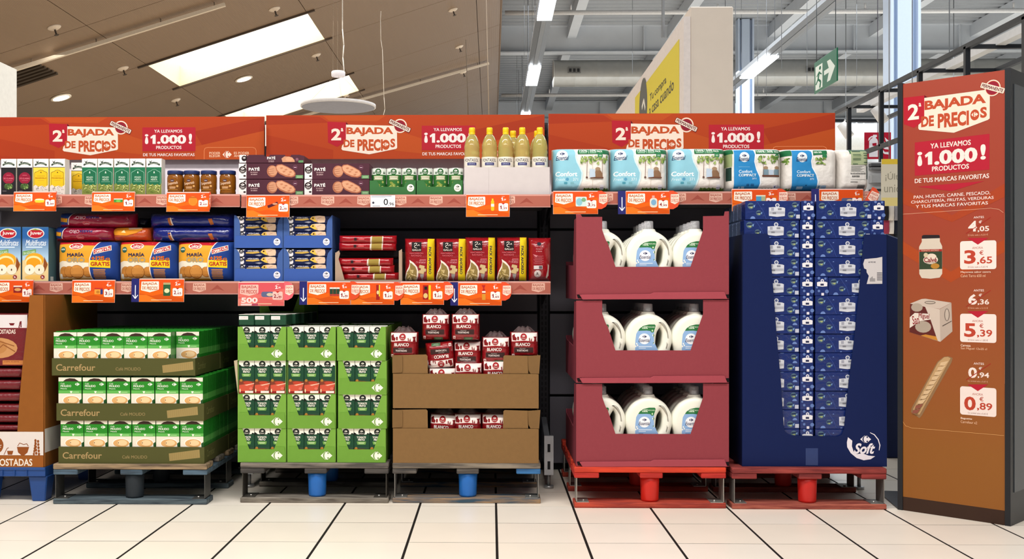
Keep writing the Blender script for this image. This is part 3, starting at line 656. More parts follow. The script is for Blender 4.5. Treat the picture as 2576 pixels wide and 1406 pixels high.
# ---- header boards
def header_art():
    a = Art(K(1000, 5.0), -30, 402.0); a.z(0, 270, 4.017)
    A, B, C_, D_ = '#b04019', '#a43417', '#b84c1c', '#c05a22'
    a.rect(-120, 96, 2692, 532, A)
    a.poly([(-120, 96), (420, 110), (520, 170), (-120, 190)], B); a.poly([(-120, 290), (560, 440), (560, 532), (-120, 532)], '#a83816'); a.poly([(1980, 245), (2692, 100), (2692, 260), (2080, 420)], B)
    a.poly([(1200, 250), (1455, 330), (1455, 480), (1180, 450)], C_); a.poly([(1990, 400), (2692, 240), (2692, 532), (1990, 532)], C_); a.poly([(450, 100), (1100, 100), (1000, 160), (520, 150)], C_); a.poly([(-120, 470), (400, 532), (-120, 532)], B)
    a.poly([(502, 160), (690, 168), (688, 355), (600, 412), (508, 368)], '#b01c2c'); a.poly([(690, 163), (714, 190), (690, 190)], '#5c0f18')
    a.text('2', 540, 228, 640, 346, '#f0dccb', .06); a.text('ª', 638, 224, 662, 258, '#f0dccb', .03)
    cr = '#f0dccb'; ink = '#bf4f26'
    a.poly([(690, 190), (1190, 203), (1204, 212), (1207, 420), (1198, 432), (925, 486), (655, 445), (643, 432), (650, 400), (688, 355)], cr)
    a.text('BAJADA', 693, 217, 1168, 305, ink, .07); a.text('DE', 665, 340, 775, 415, ink, .07); a.text('PRECI', 805, 335, 1062, 452, ink, .07, skew=.0)
    a.ell(1092, 392, 40, 50, ink, 20); mini_logo(a, 1092, 388, 62, cr); a.text('S', 1138, 330, 1187, 418, ink, .07)
    a.ell(1236, 205, 70, 70, cr, 24); a.ell(1236, 205, 59, 59, ink, 24); a.ell(1236, 205, 54, 54, '#8c1c30', 24)
    a.rrect(1117, 177, 1350, 228, 8, '#5c1322', rot=25); a.rrect(1121, 181, 1346, 224, 8, cr, rot=25); a.text('PERMANENTE', 1131, 188, 1337, 217, '#5c1322', .03, rot=25)
    a.rect(1455, 203, 1995, 446, '#b3202f'); Wt = '#f2e2dc'
    a.text('YA LLEVAMOS', 1575, 226, 1860, 258, Wt, .03); a.text('¡', 1480, 272, 1516, 374, Wt, .05); one(a, 1536, 280, 1590, 372, Wt); a.text('.000', 1604, 280, 1900, 372, Wt, .07); a.text('!', 1926, 268, 1960, 372, Wt, .055)
    a.text('PRODUCTOS', 1595, 392, 1852, 425, Wt, .035); a.text('DE TUS MARCAS FAVORITAS', 1462, 468, 1985, 498, Wt, .03)
    a.line([(2083, 530), (2083, 440), (2092, 418), (2115, 410), (2575, 410), (2600, 420), (2610, 440), (2610, 530)], 5, '#e88a58')
    a.text('PODER', 2135, 455, 2247, 480, '#f0c8a8', .02); a.text('ELEGIR', 2135, 484, 2247, 508, '#f0c8a8', .02); logo(a, 2316, 482, 94, 72, '#f2dccb', '#c0481f')
    a.text('ES PODER', 2385, 455, 2540, 480, '#f0c8a8', .02); a.text('AHORRAR', 2385, 484, 2540, 508, '#f0c8a8', .02)
    return a.mesh('printed_artwork')
ha = header_art(); kk = K(1000, 5.0)
hl = ['orange header board with red price-cut print over the tea boxes, leftmost of three', 'orange header board above the pate and oil, middle of three', 'orange header board above the paper rolls, rightmost of three']
for i, (x0, yt, yb, Y, wpx) in enumerate(((-30, 295, 402, 5.06, 699), (669.5, 290, 400, 5.0, 701), (1380, 286, 402, 4.985, 718))):
    sc = K(x0 + 350, Y) / kk; p = P(x0, yb, Y)
    t = thing('header_board', hl[i], 'sign board', p, 'header boards'); wd = wpx * K(x0 + 350, Y); ht = P(x0, yt, Y).z - p.z
    q = MB(); q.box(0, wd, .001, .012, 0, ht, mat('#a8401c', .45)); part('board', q.mesh('board'), t)
    o = part('printed_artwork', ha, t); o.scale = (wd / (700 * kk), 1, ht / (108.5 * kk))
q = MB(); p = P(667, 360, 4.98); kq = K(667, 4.98); q.box(0, 2.4 * kq, 0, .006, -.015, 46 * kq, mat('#f3e4dc', .4)); q.box(-.001, 2.6 * kq, -.001, .005, -.03, -.014, m_gd)
tag(part('joint_clip', q.mesh('joint_clip'), None, p), 'white clip bridging the joint between left and middle header boards', 'clip')
# ---- shelves with their edge strips
def strip_art(wpx, off, seed):
    a = Art(K(1000, YF), 0, 29); A = '#c06a5c'
    a.rect(0, 0, wpx, 29, '#aa6152'); a.rect(0, 0, wpx, 3.5, '#cf9488'); a.rect(0, 27.5, wpx, 29, '#c08a80')
    x = off
    while x < wpx - 8:
        if 0 < x < wpx - 34: badge(a, x, 4, x + 33, 25, '#dcae9c', '#963f30', .02)
        if x + 80 < wpx and x + 44 > 0: a.poly([(x + 44, 22), (x + 62, 8), (x + 80, 22), (x + 62, 17)], '#984a3e')
        x += 91
    return a.mesh('printed_strip')
def shelf(x0, x1, zt, lab, off):
    t = thing('shelf', lab, 'shelf', (x0, YF, zt)); w = x1 - x0
    q = MB(); q.box(.004, w - .004, .012, YB - YF - .004, -.028, 0, m_shelf); part('board', q.mesh('board', bev=.002), t)
    q = MB(); q.box(0, w, 0, .01, -.055, -.001, mat('#b98c84', .45)); q.box(0, w, -.006, .0, -.0565, -.053, mat('#b08078', .4)); part('edge_profile', q.mesh('edge_profile'), t)
    o = part('printed_strip', strip_art(w / K(1000, YF), off, 0), t, (0, 0, -.0545)); o.scale = (1, 1, .053 / (29 * K(1000, YF)))
    q = MB()
    for s in (.006, w - .012): q.prism([(.012, -.028), (.59, -.028), (.59, -.11), (.05, -.045), (.012, -.045)], s, s + .006, mat('#29272c', .5, .3), 'x')
    part('bracket', q.mesh('bracket'), t)
shelf(XL0, XL1 - .006, Z1, 'upper shelf of the left bay holding tea boxes and jam jars', 22)
shelf(XL1, XL2, Z1 - .003, 'upper shelf of the middle bay holding pate, cans and oil', 20)
shelf(XL2 + .004, XL3, Z3, 'upper shelf of the right bay holding paper roll packs', 30)
shelf(XL0, XL1 - .006, Z2, 'lower shelf of the left bay holding juice and biscuits', 24)
shelf(XL1, XL2, Z2, 'lower shelf of the middle bay holding tuna and pasta', 4)
# ---- price cards hanging from the shelf edges
def thumb(a, kind):
    x, y = 335, 880
    if kind == 'tea': a.ell(375, 945, 52, 26, '#f2c050'); a.rect(335, 928, 420, 968, '#f2c838'); a.rect(335, 928, 420, 938, '#f6f2e6')
    elif kind == 'tea2': a.rect(335, 922, 425, 966, '#3c8a3c'); a.rect(335, 922, 425, 932, '#f2f0e2'); a.ell(380, 950, 26, 12, '#7ab84a')
    elif kind == 'jar': a.ell(378, 945, 44, 55, '#f7902c'); a.rrect(345, 905, 412, 990, 8, '#ef7f22'); a.rect(345, 897, 412, 911, '#b85a1c')
    elif kind == 'pate': a.rrect(322, 930, 432, 958, 4, '#4a1626', rot=-22); a.ell(400, 934, 26, 10, '#c99070')
    elif kind == 'oil': a.rrect(360, 905, 392, 1010, 12, '#d8b81c'); a.rect(368, 888, 384, 906, '#e8d020'); a.rect(360, 940, 392, 968, '#f2ead8')
    elif kind == 'paper': a.rrect(330, 900, 438, 995, 10, '#cfe0dc'); a.ell(365, 950, 30, 38, '#8cc0cc'); a.ell(408, 930, 22, 20, '#7ca87c')
    elif kind == 'jug': a.rrect(350, 912, 425, 1005, 26, '#dcd6c8'); a.rect(372, 888, 398, 914, '#e6a090'); a.ell(388, 955, 26, 30, '#7aa8c8')
    elif kind == 'roll': a.rrect(340, 915, 430, 1000, 10, '#4a9ac0'); a.rect(390, 915, 430, 1000, '#a8b088'); a.rect(340, 905, 430, 918, '#e8e4c8')
    elif kind == 'toast': a.rect(345, 900, 432, 972, '#8a1c20'); a.ell(388, 940, 34, 16, '#d89a5a'); a.rect(345, 900, 432, 914, '#e8d8c8')
    elif kind == 'bisc': a.rect(340, 922, 425, 985, '#e89a3a'); a.rect(340, 922, 425, 936, '#c02c24'); a.ell(375, 962, 18, 14, '#c07828'); a.rect(400, 936, 425, 985, '#2c3a7a')
    elif kind == 'coffee': a.rrect(345, 880, 415, 1010, 8, '#2c5a38'); a.rect(345, 880, 415, 900, '#b0a070'); a.ell(380, 960, 26, 22, '#e0d8a8')
    elif kind == 'tuna': a.rrect(330, 935, 450, 985, 18, '#5a6080'); a.ell(410, 962, 30, 16, '#c8b498')
    elif kind == 'brik':
        for i in range(3): a.rect(338 + i * 34, 900, 370 + i * 34, 985, '#26402f'); a.rect(338 + i * 34, 900, 370 + i * 34, 914, '#e8e4da'); a.rect(338 + i * 34, 965, 370 + i * 34, 985, '#b03a2c')
    elif kind == 'spag': a.rect(365, 868, 400, 1020, '#9a1c1c'); a.rect(392, 868, 404, 985, '#e0c030'); a.ell(382, 945, 12, 20, '#e0c890')
    elif kind == 'mac': a.rect(335, 875, 392, 1018, '#9a1418'); a.rect(392, 875, 415, 1018, '#e6c41c'); a.rect(350, 888, 378, 920, '#1a1616'); a.ell(362, 980, 22, 26, '#d8bc78')
    elif kind == 'bread': a.poly([(345, 870), (385, 870), (372, 900), (385, 930), (385, 1015), (350, 1015), (350, 930), (362, 900)], '#b02020'); a.rect(350, 955, 385, 1015, '#d09030'); a.rect(350, 928, 385, 945, '#f0e0d0')
def card_art(kind, oldp, pi, pd, faded=False):
    a = Art(K(1000, YF), 8, 0); a.x0 = 980 + 112 / 4.017; a.yb = 500 + 1068 / 4.017; a.z(980, 500, 4.017)
    O1, O2, O3, R1 = ('#d86a62', '#cf5c58', '#dc786a', '#d05058') if faded else ('#e46008', '#d05006', '#ec741a', '#e03a1a')
    a.rect(112, 850, 545, 1068, O1); a.poly([(112, 850), (545, 850), (545, 905), (300, 960), (112, 900)], R1 if faded else '#e04e14')
    a.poly([(112, 985), (240, 1010), (330, 990), (545, 1035), (545, 1068), (112, 1068)], O2); a.poly([(112, 1000), (180, 1000), (330, 1068), (112, 1068)], O3)
    badge(a, 128, 868, 302, 975, '#fdeedd' if not faded else '#f4b4a8', '#b85a20' if not faded else '#b05048')
    thumb(a, kind); wt = '#fff2ea'
    num(a, oldp[0], 460, 876, 482, 908, wt, .05); a.text(oldp[1], 484, 890, 510, 908, wt, .03); a.text('ANTES', 468, 864, 496, 870, wt, 0)
    a.rrect(436, 934, 531, 1012, 12, '#fbe9e2' if not faded else '#f0b8ae'); a.poly([(462, 930), (505, 930), (483, 948)], '#c02a24')
    num(a, pi, 447, 958, 470, 994, '#8c3038', .05); num(a, ',' + pd, 474, 974, 520, 998, '#8c3038', .03); a.text('€', 484, 956, 494, 968, '#8c3038', .02)
    a.rect(228, 1047, 428, 1052, '#ffd8b0')
    if faded:
        a.text('500', 140, 990, 296, 1042, '#f8d2cc', .06); a.rect(138, 1048, 240, 1066, '#f2c0bc'); a.rect(242, 1048, 300, 1066, '#a83a58')
    return a.mesh('printed_card')
tabM = None
def tab_mesh(col='#dd4a22'):
    q = MB(); pts = [(0, .0), (.016, 0)] + [(.016 + .030 * math.sin(PI * i / 8) ** .45 * .9, .078 * i / 8) for i in range(1, 8)] + [(.016, .078), (0, .078)]
    a = Art(1, 0, 0); mb = MB(); mb.prism([(x, z) for x, z in pts], -.0006, .0006, mat(col, .35)); return mb.mesh('side_tab')
tabM = tab_mesh(); tabF = tab_mesh('#e8606a')
def tab_art():
    a = Art(.045 / 27, 0, 0); badge(a, 3, -38, 24, -12, '#fbd8c6', '#b8442a', .02); return a.mesh('tab_print')
tabP = tab_art()
kF = K(1000, YF)
def card(px, yt, yb, kind, oldp, pi, pd, lab, tab=0, arrow=0, faded=False, wpx=108, Yo=0, tw=0, lean=-.05):
    w_ = wpx * kF; y = YF - .014 - Yo; p = P(px, yb, y); s = wpx / 107.8; hgt = (P(px, yt, y).z - p.z)
    t = thing('price_card', lab, 'price card', p, 'orange price cards'); t.rotation_euler = (lean, 0, tw)
    q = MB(); q.box(-.001, w_ + .001, .0002, .0012, -.001, hgt + .001, mat('#f2c4b4', .3)); part('holder', q.mesh('holder'), t)
    o = part('printed_card', card_art(kind, oldp, pi, pd, faded), t); o.scale = (s, 1, hgt / (54.3 * kF))
    q = MB(); q.box(.0, w_, .001, .012, hgt - .004, hgt + .004, mat('#e6c8c4', .3)); part('clip', q.mesh('clip'), t)
    if tab:
        o = part('side_tab', tabM if not faded else tabF, t, (w_, -.0005, hgt - .078 + (.004 if tab < 3 else .02)), (0, 0 if tab != 3 else .5, [0, -.1, -1.15, -.3][tab])); o2 = part('tab_print', tabP, o, (0, -.001, 0))
    if arrow:
        q = MB(); q.box(-20 * kF, -.002, 0, .0012, -.001, hgt + .004, mat('#20206a', .35)); part('arrow_card', q.mesh('arrow_card'), t)
        a = Art(kF, 20, 54); a.line([(10, 12), (10, 45)], 2.2, '#eeeefa'); a.line([(3.5, 37), (10, 46)], 2.2, '#eeeefa'); a.line([(16.5, 37), (10, 46)], 2.2, '#eeeefa'); part('arrow_print', a.mesh('arrow_print'), t)
    return t
card(34, 484, 531, 'tea', ('1', ',95'), '1', '49', 'orange price card below the yellow tea boxes, folded red tab', 2, tw=.0)
card(231, 484, 531, 'tea2', ('2', ',35'), '1', '79', 'orange price card below the green mint tea boxes')
card(419, 485, 532, 'jar', ('2', ',95'), '2', '60', 'orange price card below the amber jam jars', 2, wpx=108)
card(620, 492, 546, 'pate', ('2', ',69'), '2', '19', 'orange price card below the left pate boxes, over the tuna tray')
card(1173, 490, 545, 'oil', ('1', ',59'), '1', '39', 'orange price card below the oil bottle carton, picturing a bottle')
card(1392, 482, 538, 'paper', ('3', ',99'), '3', '75', 'orange price card below the first pale blue paper pack', 1, wpx=111)
card(1575, 482, 538, 'jug', ('5', ',89'), '4', '99', 'orange price card with blue arrow picturing a jug, above the jug boxes', 1, 1)
card(1842, 477, 531, 'roll', ('3', ',99'), '3', '29', 'orange price card partly hidden behind the top tissue packs, nearer the jug boxes', 1, wpx=113)
card(2062, 477, 531, 'tuna', ('1', ',29'), '1', '09', 'orange price card with red tab rising past the shelf end', 3, 1, wpx=108)
card(-24, 706, 760, 'toast', ('1', ',89'), '1', '59', 'orange price card at the far left under the juice cartons', 2)
card(181, 706, 761, 'bisc', ('4', ',69'), '3', '59', 'glossy orange price card under the leftmost biscuit bag')
card(350, 703, 759, 'coffee', ('2', ',89'), '2', '65', 'orange price card with blue arrow between two biscuit bags', 0, 1, wpx=113)
card(599, 711, 769, 'tuna', ('2', ',79'), '2', '19', 'faded pink price card with the number 500 under the tuna trays', 1, faded=True, wpx=116)
card(773, 710, 766, 'brik', ('1', ',35'), '1', '19', 'orange price card with blue arrow picturing three tomato cartons', 1, 1)
card(883, 712, 766, 'spag', ('1', ',85'), '1', '69', 'orange price card picturing a long pasta pack, under the red spaghetti', 1)
card(1008, 711, 766, 'mac', ('1', ',85'), '1', '65', 'orange price card picturing a red and yellow pasta bag', 1)
card(1153, 712, 768, 'bread', ('1', ',89'), '1', '65', 'orange price card with blue arrow picturing a toast loaf', 1, 1)
p = P(932, 521, YF - .014); t = thing('price_card', 'plain white price card reading 0,96 under the green cans', 'price card', p); k = kF
q = MB(); q.box(0, 62 * k, 0, .001, 0, 29.5 * k, mat('#efecf2', .4)); part('card', q.mesh('card'), t)
a = Art(k, 932, 521); a.text('0', 965, 500, 976, 516, '#1c1c20', .01); a.text(',96', 977, 509, 991, 518, '#1c1c20', .01); a.rect(934, 492.5, 985, 494, '#8a8e9c'); a.rect(934, 496, 970, 497, '#a8aab4'); a.ell(939, 510, 3, 3, '#3a3a48', 8); a.rect(937, 518, 956, 519, '#3a3a48')
part('print', a.mesh('print'), t)
# ================================================================== FLOOR STACKS ON PALLETS
def pallet(px0, px1, Y, lab, deck, cross, post, bottom, legm, depth=.8, rear_mark=None):
    x0 = PXX(px0, Y); w = PXX(px1, Y) - x0; t = thing('half_pallet', lab, 'pallet', (x0, Y, 0), 'small display pallets')
    def pt(nm, mb, bev=.0): part(nm, mb.mesh(nm, bev=bev), t)
    for i, y in enumerate((0, .19, .355, .52, .7)):
        q = MB(); q.box(0, w, y, y + .1, .141, .163, deck[i % len(deck)]); pt('deck_board', q, .003)
    for i, (a_, b_) in enumerate(((.0, .098), (w / 2 - .045 + .005, w / 2 + .045 + .005), (w - .098, w))):
        q = MB(); q.box(a_, b_, .002, depth - .002, .119, .141, cross[i % len(cross)]); pt('cross_board', q, .003)
    for i, y in enumerate((0, .35, .7)):
        q = MB(); q.box(0, w, y, y + .1, .0, .022, bottom[i % len(bottom)]); pt('bottom_board', q, .003)
        q = MB(); q.lathe([(.034, .022), (.036, .03), (.038, .1), (.039, .119)], post, 12, w / 2 + .005, y + .048); pt('foot', q)
        for s in (0, 1):
            xx = .008 if s == 0 else w - .011
            q = MB(); q.box(xx, xx + .003, y + .004, y + .09, .022, .119, legm); q.box(min(xx, xx + (1 - 2 * s) * .05), max(xx + .003, xx + (1 - 2 * s) * .05), y + .004, y + .09, .022, .0245, legm)
            q.tube((xx + (1 - 2 * s) * .03, y + .03, .024), (xx + (1 - 2 * s) * .03, y + .03, .029), .005, mat('#c8c4bc', .3, .8), 8)
            pt('metal_leg', q)
    return t
wd = wood
pallet(133, 520, 4.262, 'worn pallet with slate bottom board under the green coffee packs', [wd('#5c4c3c', '#a48a68', 1), wd('#4a4642', '#84786a', 2)], [wd('#34424e', '#4f6678', 3)], mat('#2a3036', .5), [wd('#2f3a42', '#5c6a70', 4)], mat('#50504e', .45, .5))
pallet(604, 977, 4.305, 'grey pallet with bright blue foot under the green tomato boxes', [wd('#4a4440', '#857a70', 5), wd('#34343a', '#5a5650', 6)], [wd('#2e2c2c', '#4e4844', 7)], mat('#1c66b8', .4), [wd('#4c443c', '#8c8478', 8)], mat('#4a4640', .5, .4))
pallet(987, 1360, 4.31, 'grey pallet with bright blue foot under the brown bread cartons', [wd('#544c44', '#8e8272', 9), wd('#3c3a3a', '#6a6258', 10)], [wd('#3a3634', '#6c645c', 11), wd('#403a36', '#6c645c', 12), wd('#1f4c78', '#3470a8', 13)], mat('#1c68ba', .4), [wd('#2c4658', '#9c7c58', 14)], mat('#8c8a86', .4, .6))
pallet(1445, 1827, 4.225, 'bright red pallet under the pink jug boxes', [wd('#b8301c', '#d8401f', 15)], [wd('#a82018', '#c83022', 16)], mat('#cc2418', .4), [wd('#8a2c20', '#c04830', 17)], mat('#b4b0a8', .35, .7))
pallet(1842, 2231, 4.215, 'dull red pallet with bright red foot under the blue tissue display', [wd('#6c2020', '#a04038', 18)], [wd('#6a1c1c', '#943430', 19)], mat('#c4201a', .4), [wd('#7c3028', '#b0604c', 20)], mat('#8c8884', .4, .6))
PT = .1635
# --- far left: toast display on a blue plastic pallet
Y0 = 4.30; k0 = K(60, Y0); x0 = PXX(-190, Y0); mblue = mat('#1c4586', .45, var=.04)
t = thing('plastic_pallet', 'blue plastic pallet under the brown toast display at far left', 'pallet', (x0, Y0, 0)); W0 = PXX(114, Y0) - x0
q = MB(); q.box(0, W0, 0, .6, .105, .1425, mblue)
q.box(0, W0, -.003, .0, .13, .1425, mblue); part('deck', q.mesh('deck', bev=.003), t)
for i in range(9): q = MB(); q.box(.02 + i * .05, .024 + i * .05, -.006, -.001, .108, .13, mblue); part('rib', q.mesh('rib'), t)
for xx in (0.0, W0 / 2 - .04, W0 - .075):
    for yy in (0.01, .5):
        q = MB(); vs = [(xx + e, yy + f, z) for z, e_, f_ in ((0, .012, .008), (.105, 0, 0)) for f in (f_, .08 - f_) for e in (e_, .078 - e_)]
        q.add(vs, [(0, 2, 3, 1), (4, 5, 7, 6), (0, 1, 5, 4), (2, 6, 7, 3), (0, 4, 6, 2), (1, 3, 7, 5)], mblue); part('foot', q.mesh('foot', bev=.004), t)
zb = .1435; t = thing('cardboard_display', 'brown cardboard toast display with white printed band at far left', 'display box', (x0, Y0, zb)); a = Art(k0, -190, 0); ybp = 728 + (HC - zb) / k0; a.yb = ybp
mbr = mat('#8c521c', .65, var=.05); mbd = mat('#8a5320', .7, var=.05)
def lp(px, py): return ((px + 190) * k0, (ybp - py) * k0)
q = MB(); q.prism([lp(*c) for c in ((112, ybp), (112, 742), (77, 742), (74, 790), (66, 860), (58, 930), (50, 1020), (46, 1086), (-120, 1086), (-150, 742), (-188, 742), (-188, ybp))], 0, .006, mbr); part('front_panel', q.mesh('front_panel'), t)
hh = (ybp - 742) * k0; xr = W0 - .003
q = MB(); q.box(xr - .006, xr, .006, .58, 0, hh, mbd); q.box(0, .006, .006, .58, 0, hh, mbd); q.box(.006, xr - .006, .574, .58, 0, hh, mbd); q.box(.006, xr - .006, .006, .574, 0, .006, mbd); part('box_walls', q.mesh('box_walls'), t)
a.rect(-188, 1086, 112, 1145, '#dcd2cc'); a.rect(-188, 1146, 112, ybp, '#96551f'); a.text('TOSTADAS', -11, 1154, 84, 1172, '#eadfd2', .03)
a.ell(-12, 1120, 23, 23, '#8c4a1c', 20); a.text('Classic', -28, 1116, 6, 1126, '#e8dcd0', .0, .3)
a.poly([(45, 1124), (76, 1124), (72, 1138), (64, 1145), (56, 1145), (48, 1138)], '#8c4a1c'); a.line([(47, 1122), (52, 1114), (62, 1118), (70, 1116), (74, 1122)], 1.6, '#8c4a1c')
a.poly([(20, 1134), (36, 1134), (33, 1144), (22, 1144)], '#8c4a1c'); a.line([(12, 1144), (20, 1128), (24, 1126)], 1.6, '#8c4a1c')
for i in range(5): a.ell(94 - i * .5, 1140 - i * 8, 3, 4, '#8c4a1c', 8); a.ell(101 - i * .6, 1142 - i * 8, 3, 4, '#8c4a1c', 8); a.ell(88 + i, 1142 - i * 7, 2.5, 4, '#8c4a1c', 8)
part('printed_band', a.mesh('printed_band'), t)
q = MB(); q.add([(xr + .0004, .0, .058 * 1), (xr + .0004, .58, .058), (xr + .0004, .58, .155), (xr + .0004, 0, .155)], [(0, 1, 2, 3)], pr('#dcd2cc')); part('side_band', q.mesh('side_band'), t)
# packs inside
pk = None; mred = mat('#6e1c22', .35, bump=(60, .3))
for i, yy in enumerate((788, 922, 953, 984, 1013, 1040, 1066)):
    if i == 0:
        p = P(-90, 920, Y0 + .02); q = MB(); q.box(0, 161 * k0, 0, .3, 0, 130 * k0, mred); t2 = thing('toast_box', 'dark red toast carton with white top band, uppermost in the brown display', 'carton', p, 'toast packs in the brown display'); part('carton', q.mesh('carton', bev=.003), t2)
        b = Art(k0, -90, 920); b.rect(-89, 791, 71, 824, '#dad2d2'); b.poly([(24, 812), (39, 812), (36, 818), (28, 818)], '#6e1c22'); b.text('TOSTADAS', -7, 828, 41, 839, '#ead8cc', .03); b.rect(-89, 824, 71, 826, '#7e262a')
        for j in range(4): b.ell(50 + j, 822 - j * 4, 1.8, 2.4, '#6e1c22', 6); b.ell(55, 821 - j * 4, 1.8, 2.4, '#6e1c22', 6)
        b.ell(-2, 875, 48, 26, '#c08a58', 18); b.ell(-14, 872, 34, 20, '#b47c48', 16); b.line([(-40, 880), (0, 858), (38, 870)], 2, '#8c5028'); b.line([(-20, 892), (10, 866), (40, 884)], 2, '#8c5028')
        b.rect(8, 906, 60, 917, '#c07840'); b.text('CON ACEITE', 12, 908, 50, 911, '#6e1c22', 0)
        part('print', b.mesh('print'), t2)
    else:
        hpx = (953, 984, 1013, 1040, 1066, 1088)[i - 1] - yy; bb, wf = bag(160 * k0, hpx * k0 - .001, .28, 10, 6, mred, .002, i, 16, 8)
        o = part('toast_pack', bb.mesh('toast_pack'), None, P(-90, yy + hpx, Y0 + .02)); tag(o, 'dark red wrapped toast pack, ' + lvl(i - 1, 6) + ' of six lying under the carton', 'packet', 'toast packs in the brown display')
# white leaflet behind coffee
q = MB(); q.prism([(.045 * math.cos(PI * i / 12), .06 * math.sin(PI * i / 12)) for i in range(13)], 0, .004, mat('#a9a9ac', .5)); tag(part('round_flap', q.mesh('round_flap'), None, P(181, 832, 4.95)), 'grey rounded card standing behind the coffee packs beside the brown display', 'card')
# --- coffee stack
Yc = 4.275; kc = K(330, Yc)
def coffee():
    t = thing('coffee_pack', 'x', 'coffee pack', (0, 0, 0), 'ground coffee packs'); w, h, d = 58.6 * kc, 107 * kc, .064; g1, g2 = mat('#1f7a22', .35, bump=(50, .25)), mat('#56a44a', .35)
    q = MB(); q.box(0, w, 0, d, 0, h * .46, g1); q.box(0, w, 0, d, h * .46, h * .6, g2); q.box(0, w, 0, d, h * .6, h, g1); part('brick', q.mesh('brick'), t)
    a = Art(kc, 525 / 4.017, 0); a.yb = 780 + 220 / 4.017 + 107; a.z(0, 780, 4.017)
    a.rect(526, 222, 760, 262, '#e6dccb'); a.poly([(572, 262), (600, 240), (640, 230), (690, 234), (735, 262)], '#3a2820'); a.rect(526, 262, 760, 353, '#2a8426'); a.text('Café', 548, 278, 588, 292, '#e8f0dc', 0); a.text('MOLIDO', 548, 298, 656, 320, '#f0f4e4', .03); a.text('Mezcla', 548, 328, 612, 342, '#e8f0dc', .0)
    mini_logo(a, 718, 291, 50, '#f0f4e4'); a.rect(526, 353, 760, 385, '#5fae52'); a.poly([(642, 360), (668, 360), (662, 380), (648, 380)], '#e6f0d8'); a.rect(670, 368, 735, 374, '#b8dca0')
    a.rect(526, 385, 760, 600, '#e9dccb'); a.ell(656, 452, 92, 50, '#f3ece2', 20); a.ell(656, 454, 82, 42, '#d8a468', 20); a.ell(668, 450, 50, 30, '#ecca9a', 14); a.ell(628, 450, 5, 6, '#5a3018', 6); a.poly([(738, 455), (760, 440), (760, 500), (742, 500)], '#1e4a24'); a.poly([(540, 470), (780 - 20, 520), (700, 600), (600, 600)], '#efe6da')
    part('printed_front', a.mesh('printed_front'), t)
    q = MB(); q.box(w * .02, w * .98, d * .3, d * .4, h, h + .003, mat('#2b8a2c', .3)); part('folded_seam', q.mesh('folded_seam'), t)
    return t
def tray(px0, px1, ytop, ybot, Y, lab, grp, dy=0, dx=0):
    x0 = PXX(px0, Y) + dx; w = PXX(px1, Y) - PXX(px0, Y); p = P(px0, ybot, Y); h = P(px0, ytop, Y).z - p.z; Y = Y + dy; m = mat('#4f4f28', .7, var=.05)
    t = thing('coffee_tray', lab, 'tray', (x0, Y, p.z), grp); q = MB()
    q.box(0, w, 0, .003, 0, h, m); q.box(0, w, .385, .388, 0, h, m); q.box(0, .003, .003, .385, 0, h, m); q.box(w - .003, w, .003, .385, 0, h, m); q.box(.003, w - .003, .003, .385, 0, .003, m); part('tray_walls', q.mesh('tray_walls'), t)
    a = Art(kc, 525 / 4.017, 780 + 660 / 4.017); a.z(0, 780, 4.017); c = '#a98d5f'; a.rect(527, 489, 1960, 659, '#4f4f28')
    a.text('Carrefour', 568, 545, 968, 612, c, .02); a.text('Café MOLIDO', 1175, 577, 1428, 608, '#9a8458', .0)
    a.poly([(1648, 556), (1960, 515), (1965, 598), (1655, 632)], '#9a8452')
    for i in range(14): a.line([(1662 + i * 21, 557 - i * 2.6), (1667 + i * 21, 624 - i * 2.4)], 2, '#8a7446')
    part('print', a.mesh('print'), t)
    b = Art(kc, 0, 43); b.text('Carrefour', 6, 12, 80, 30, '#7c7a48', .0); part('side_print', b.mesh('side_print'), t, (w, .03, 0), (0, 0, PI / 2))
    return t
cof = None; ncof = 0
for li, (px0, px1, yt, yb) in enumerate(((130.5, 491, 901, 944.5), (142, 513, 1014.5, 1058), (147, 514, 1124, 1168.5))):
    ln = ('top', 'middle', 'bottom')[li]
    if li == 2: yb = 728 + (HC - PT) / kc
    tray(px0, px1, yt, yb, Yc, 'olive green coffee tray at the front, %s one of three' % ln, 'coffee trays'); 
    tray(px0, px1, yt, yb, Yc, 'rear olive green coffee tray behind the %s front one' % ln, 'coffee trays', .392, .002)
    z0 = P(px0, yb, Yc).z + .0035
    w = 58.6 * kc; step = (PXX(px1, Yc) - PXX(px0, Yc) - .008) / 6
    for j in range(11):
        for i in range(6):
            if li > 0 and j > 0 and i < 5: continue
            y = Yc + .005 + j * .0655 + (.007 if j > 5 else 0); x = PXX(px0, Yc) + .0045 + i * step + (step - w) / 2
            if li == 0 and i == 5 and j == 0: continue
            if j > 5: x = min(max(x, PXX(px0, Yc) + .0065), PXX(px1, Yc) + .002 - .004 - w)
            if j == 0: lab = 'green coffee pack, %s in the front row of the %s tray' % (pos(i, 5 if li == 0 else 6), ln)
            elif i == 5 or (li == 0 and i == 4 and j == 0): lab = 'green coffee pack at the right side of the %s tray, %s behind the front' % (ln, WORDS[j] if j < 14 else 'last')
            else: lab = 'green coffee pack in the top layer, column %s, row %s behind the front' % (WORDS[i + 1], WORDS[j])
            if cof is None: cof = coffee(); cof.location = (x, y, z0); cof['label'] = lab
            else:
                c = dup(cof, (x + rnd.uniform(-.0006, .0006), y, z0), lab)
                if j > 0:
                    for ch in list(c.children):
                        if ch.name.startswith('printed_front') and not (li == 0 and i == 5 and j == 1): bpy.data.objects.remove(ch)
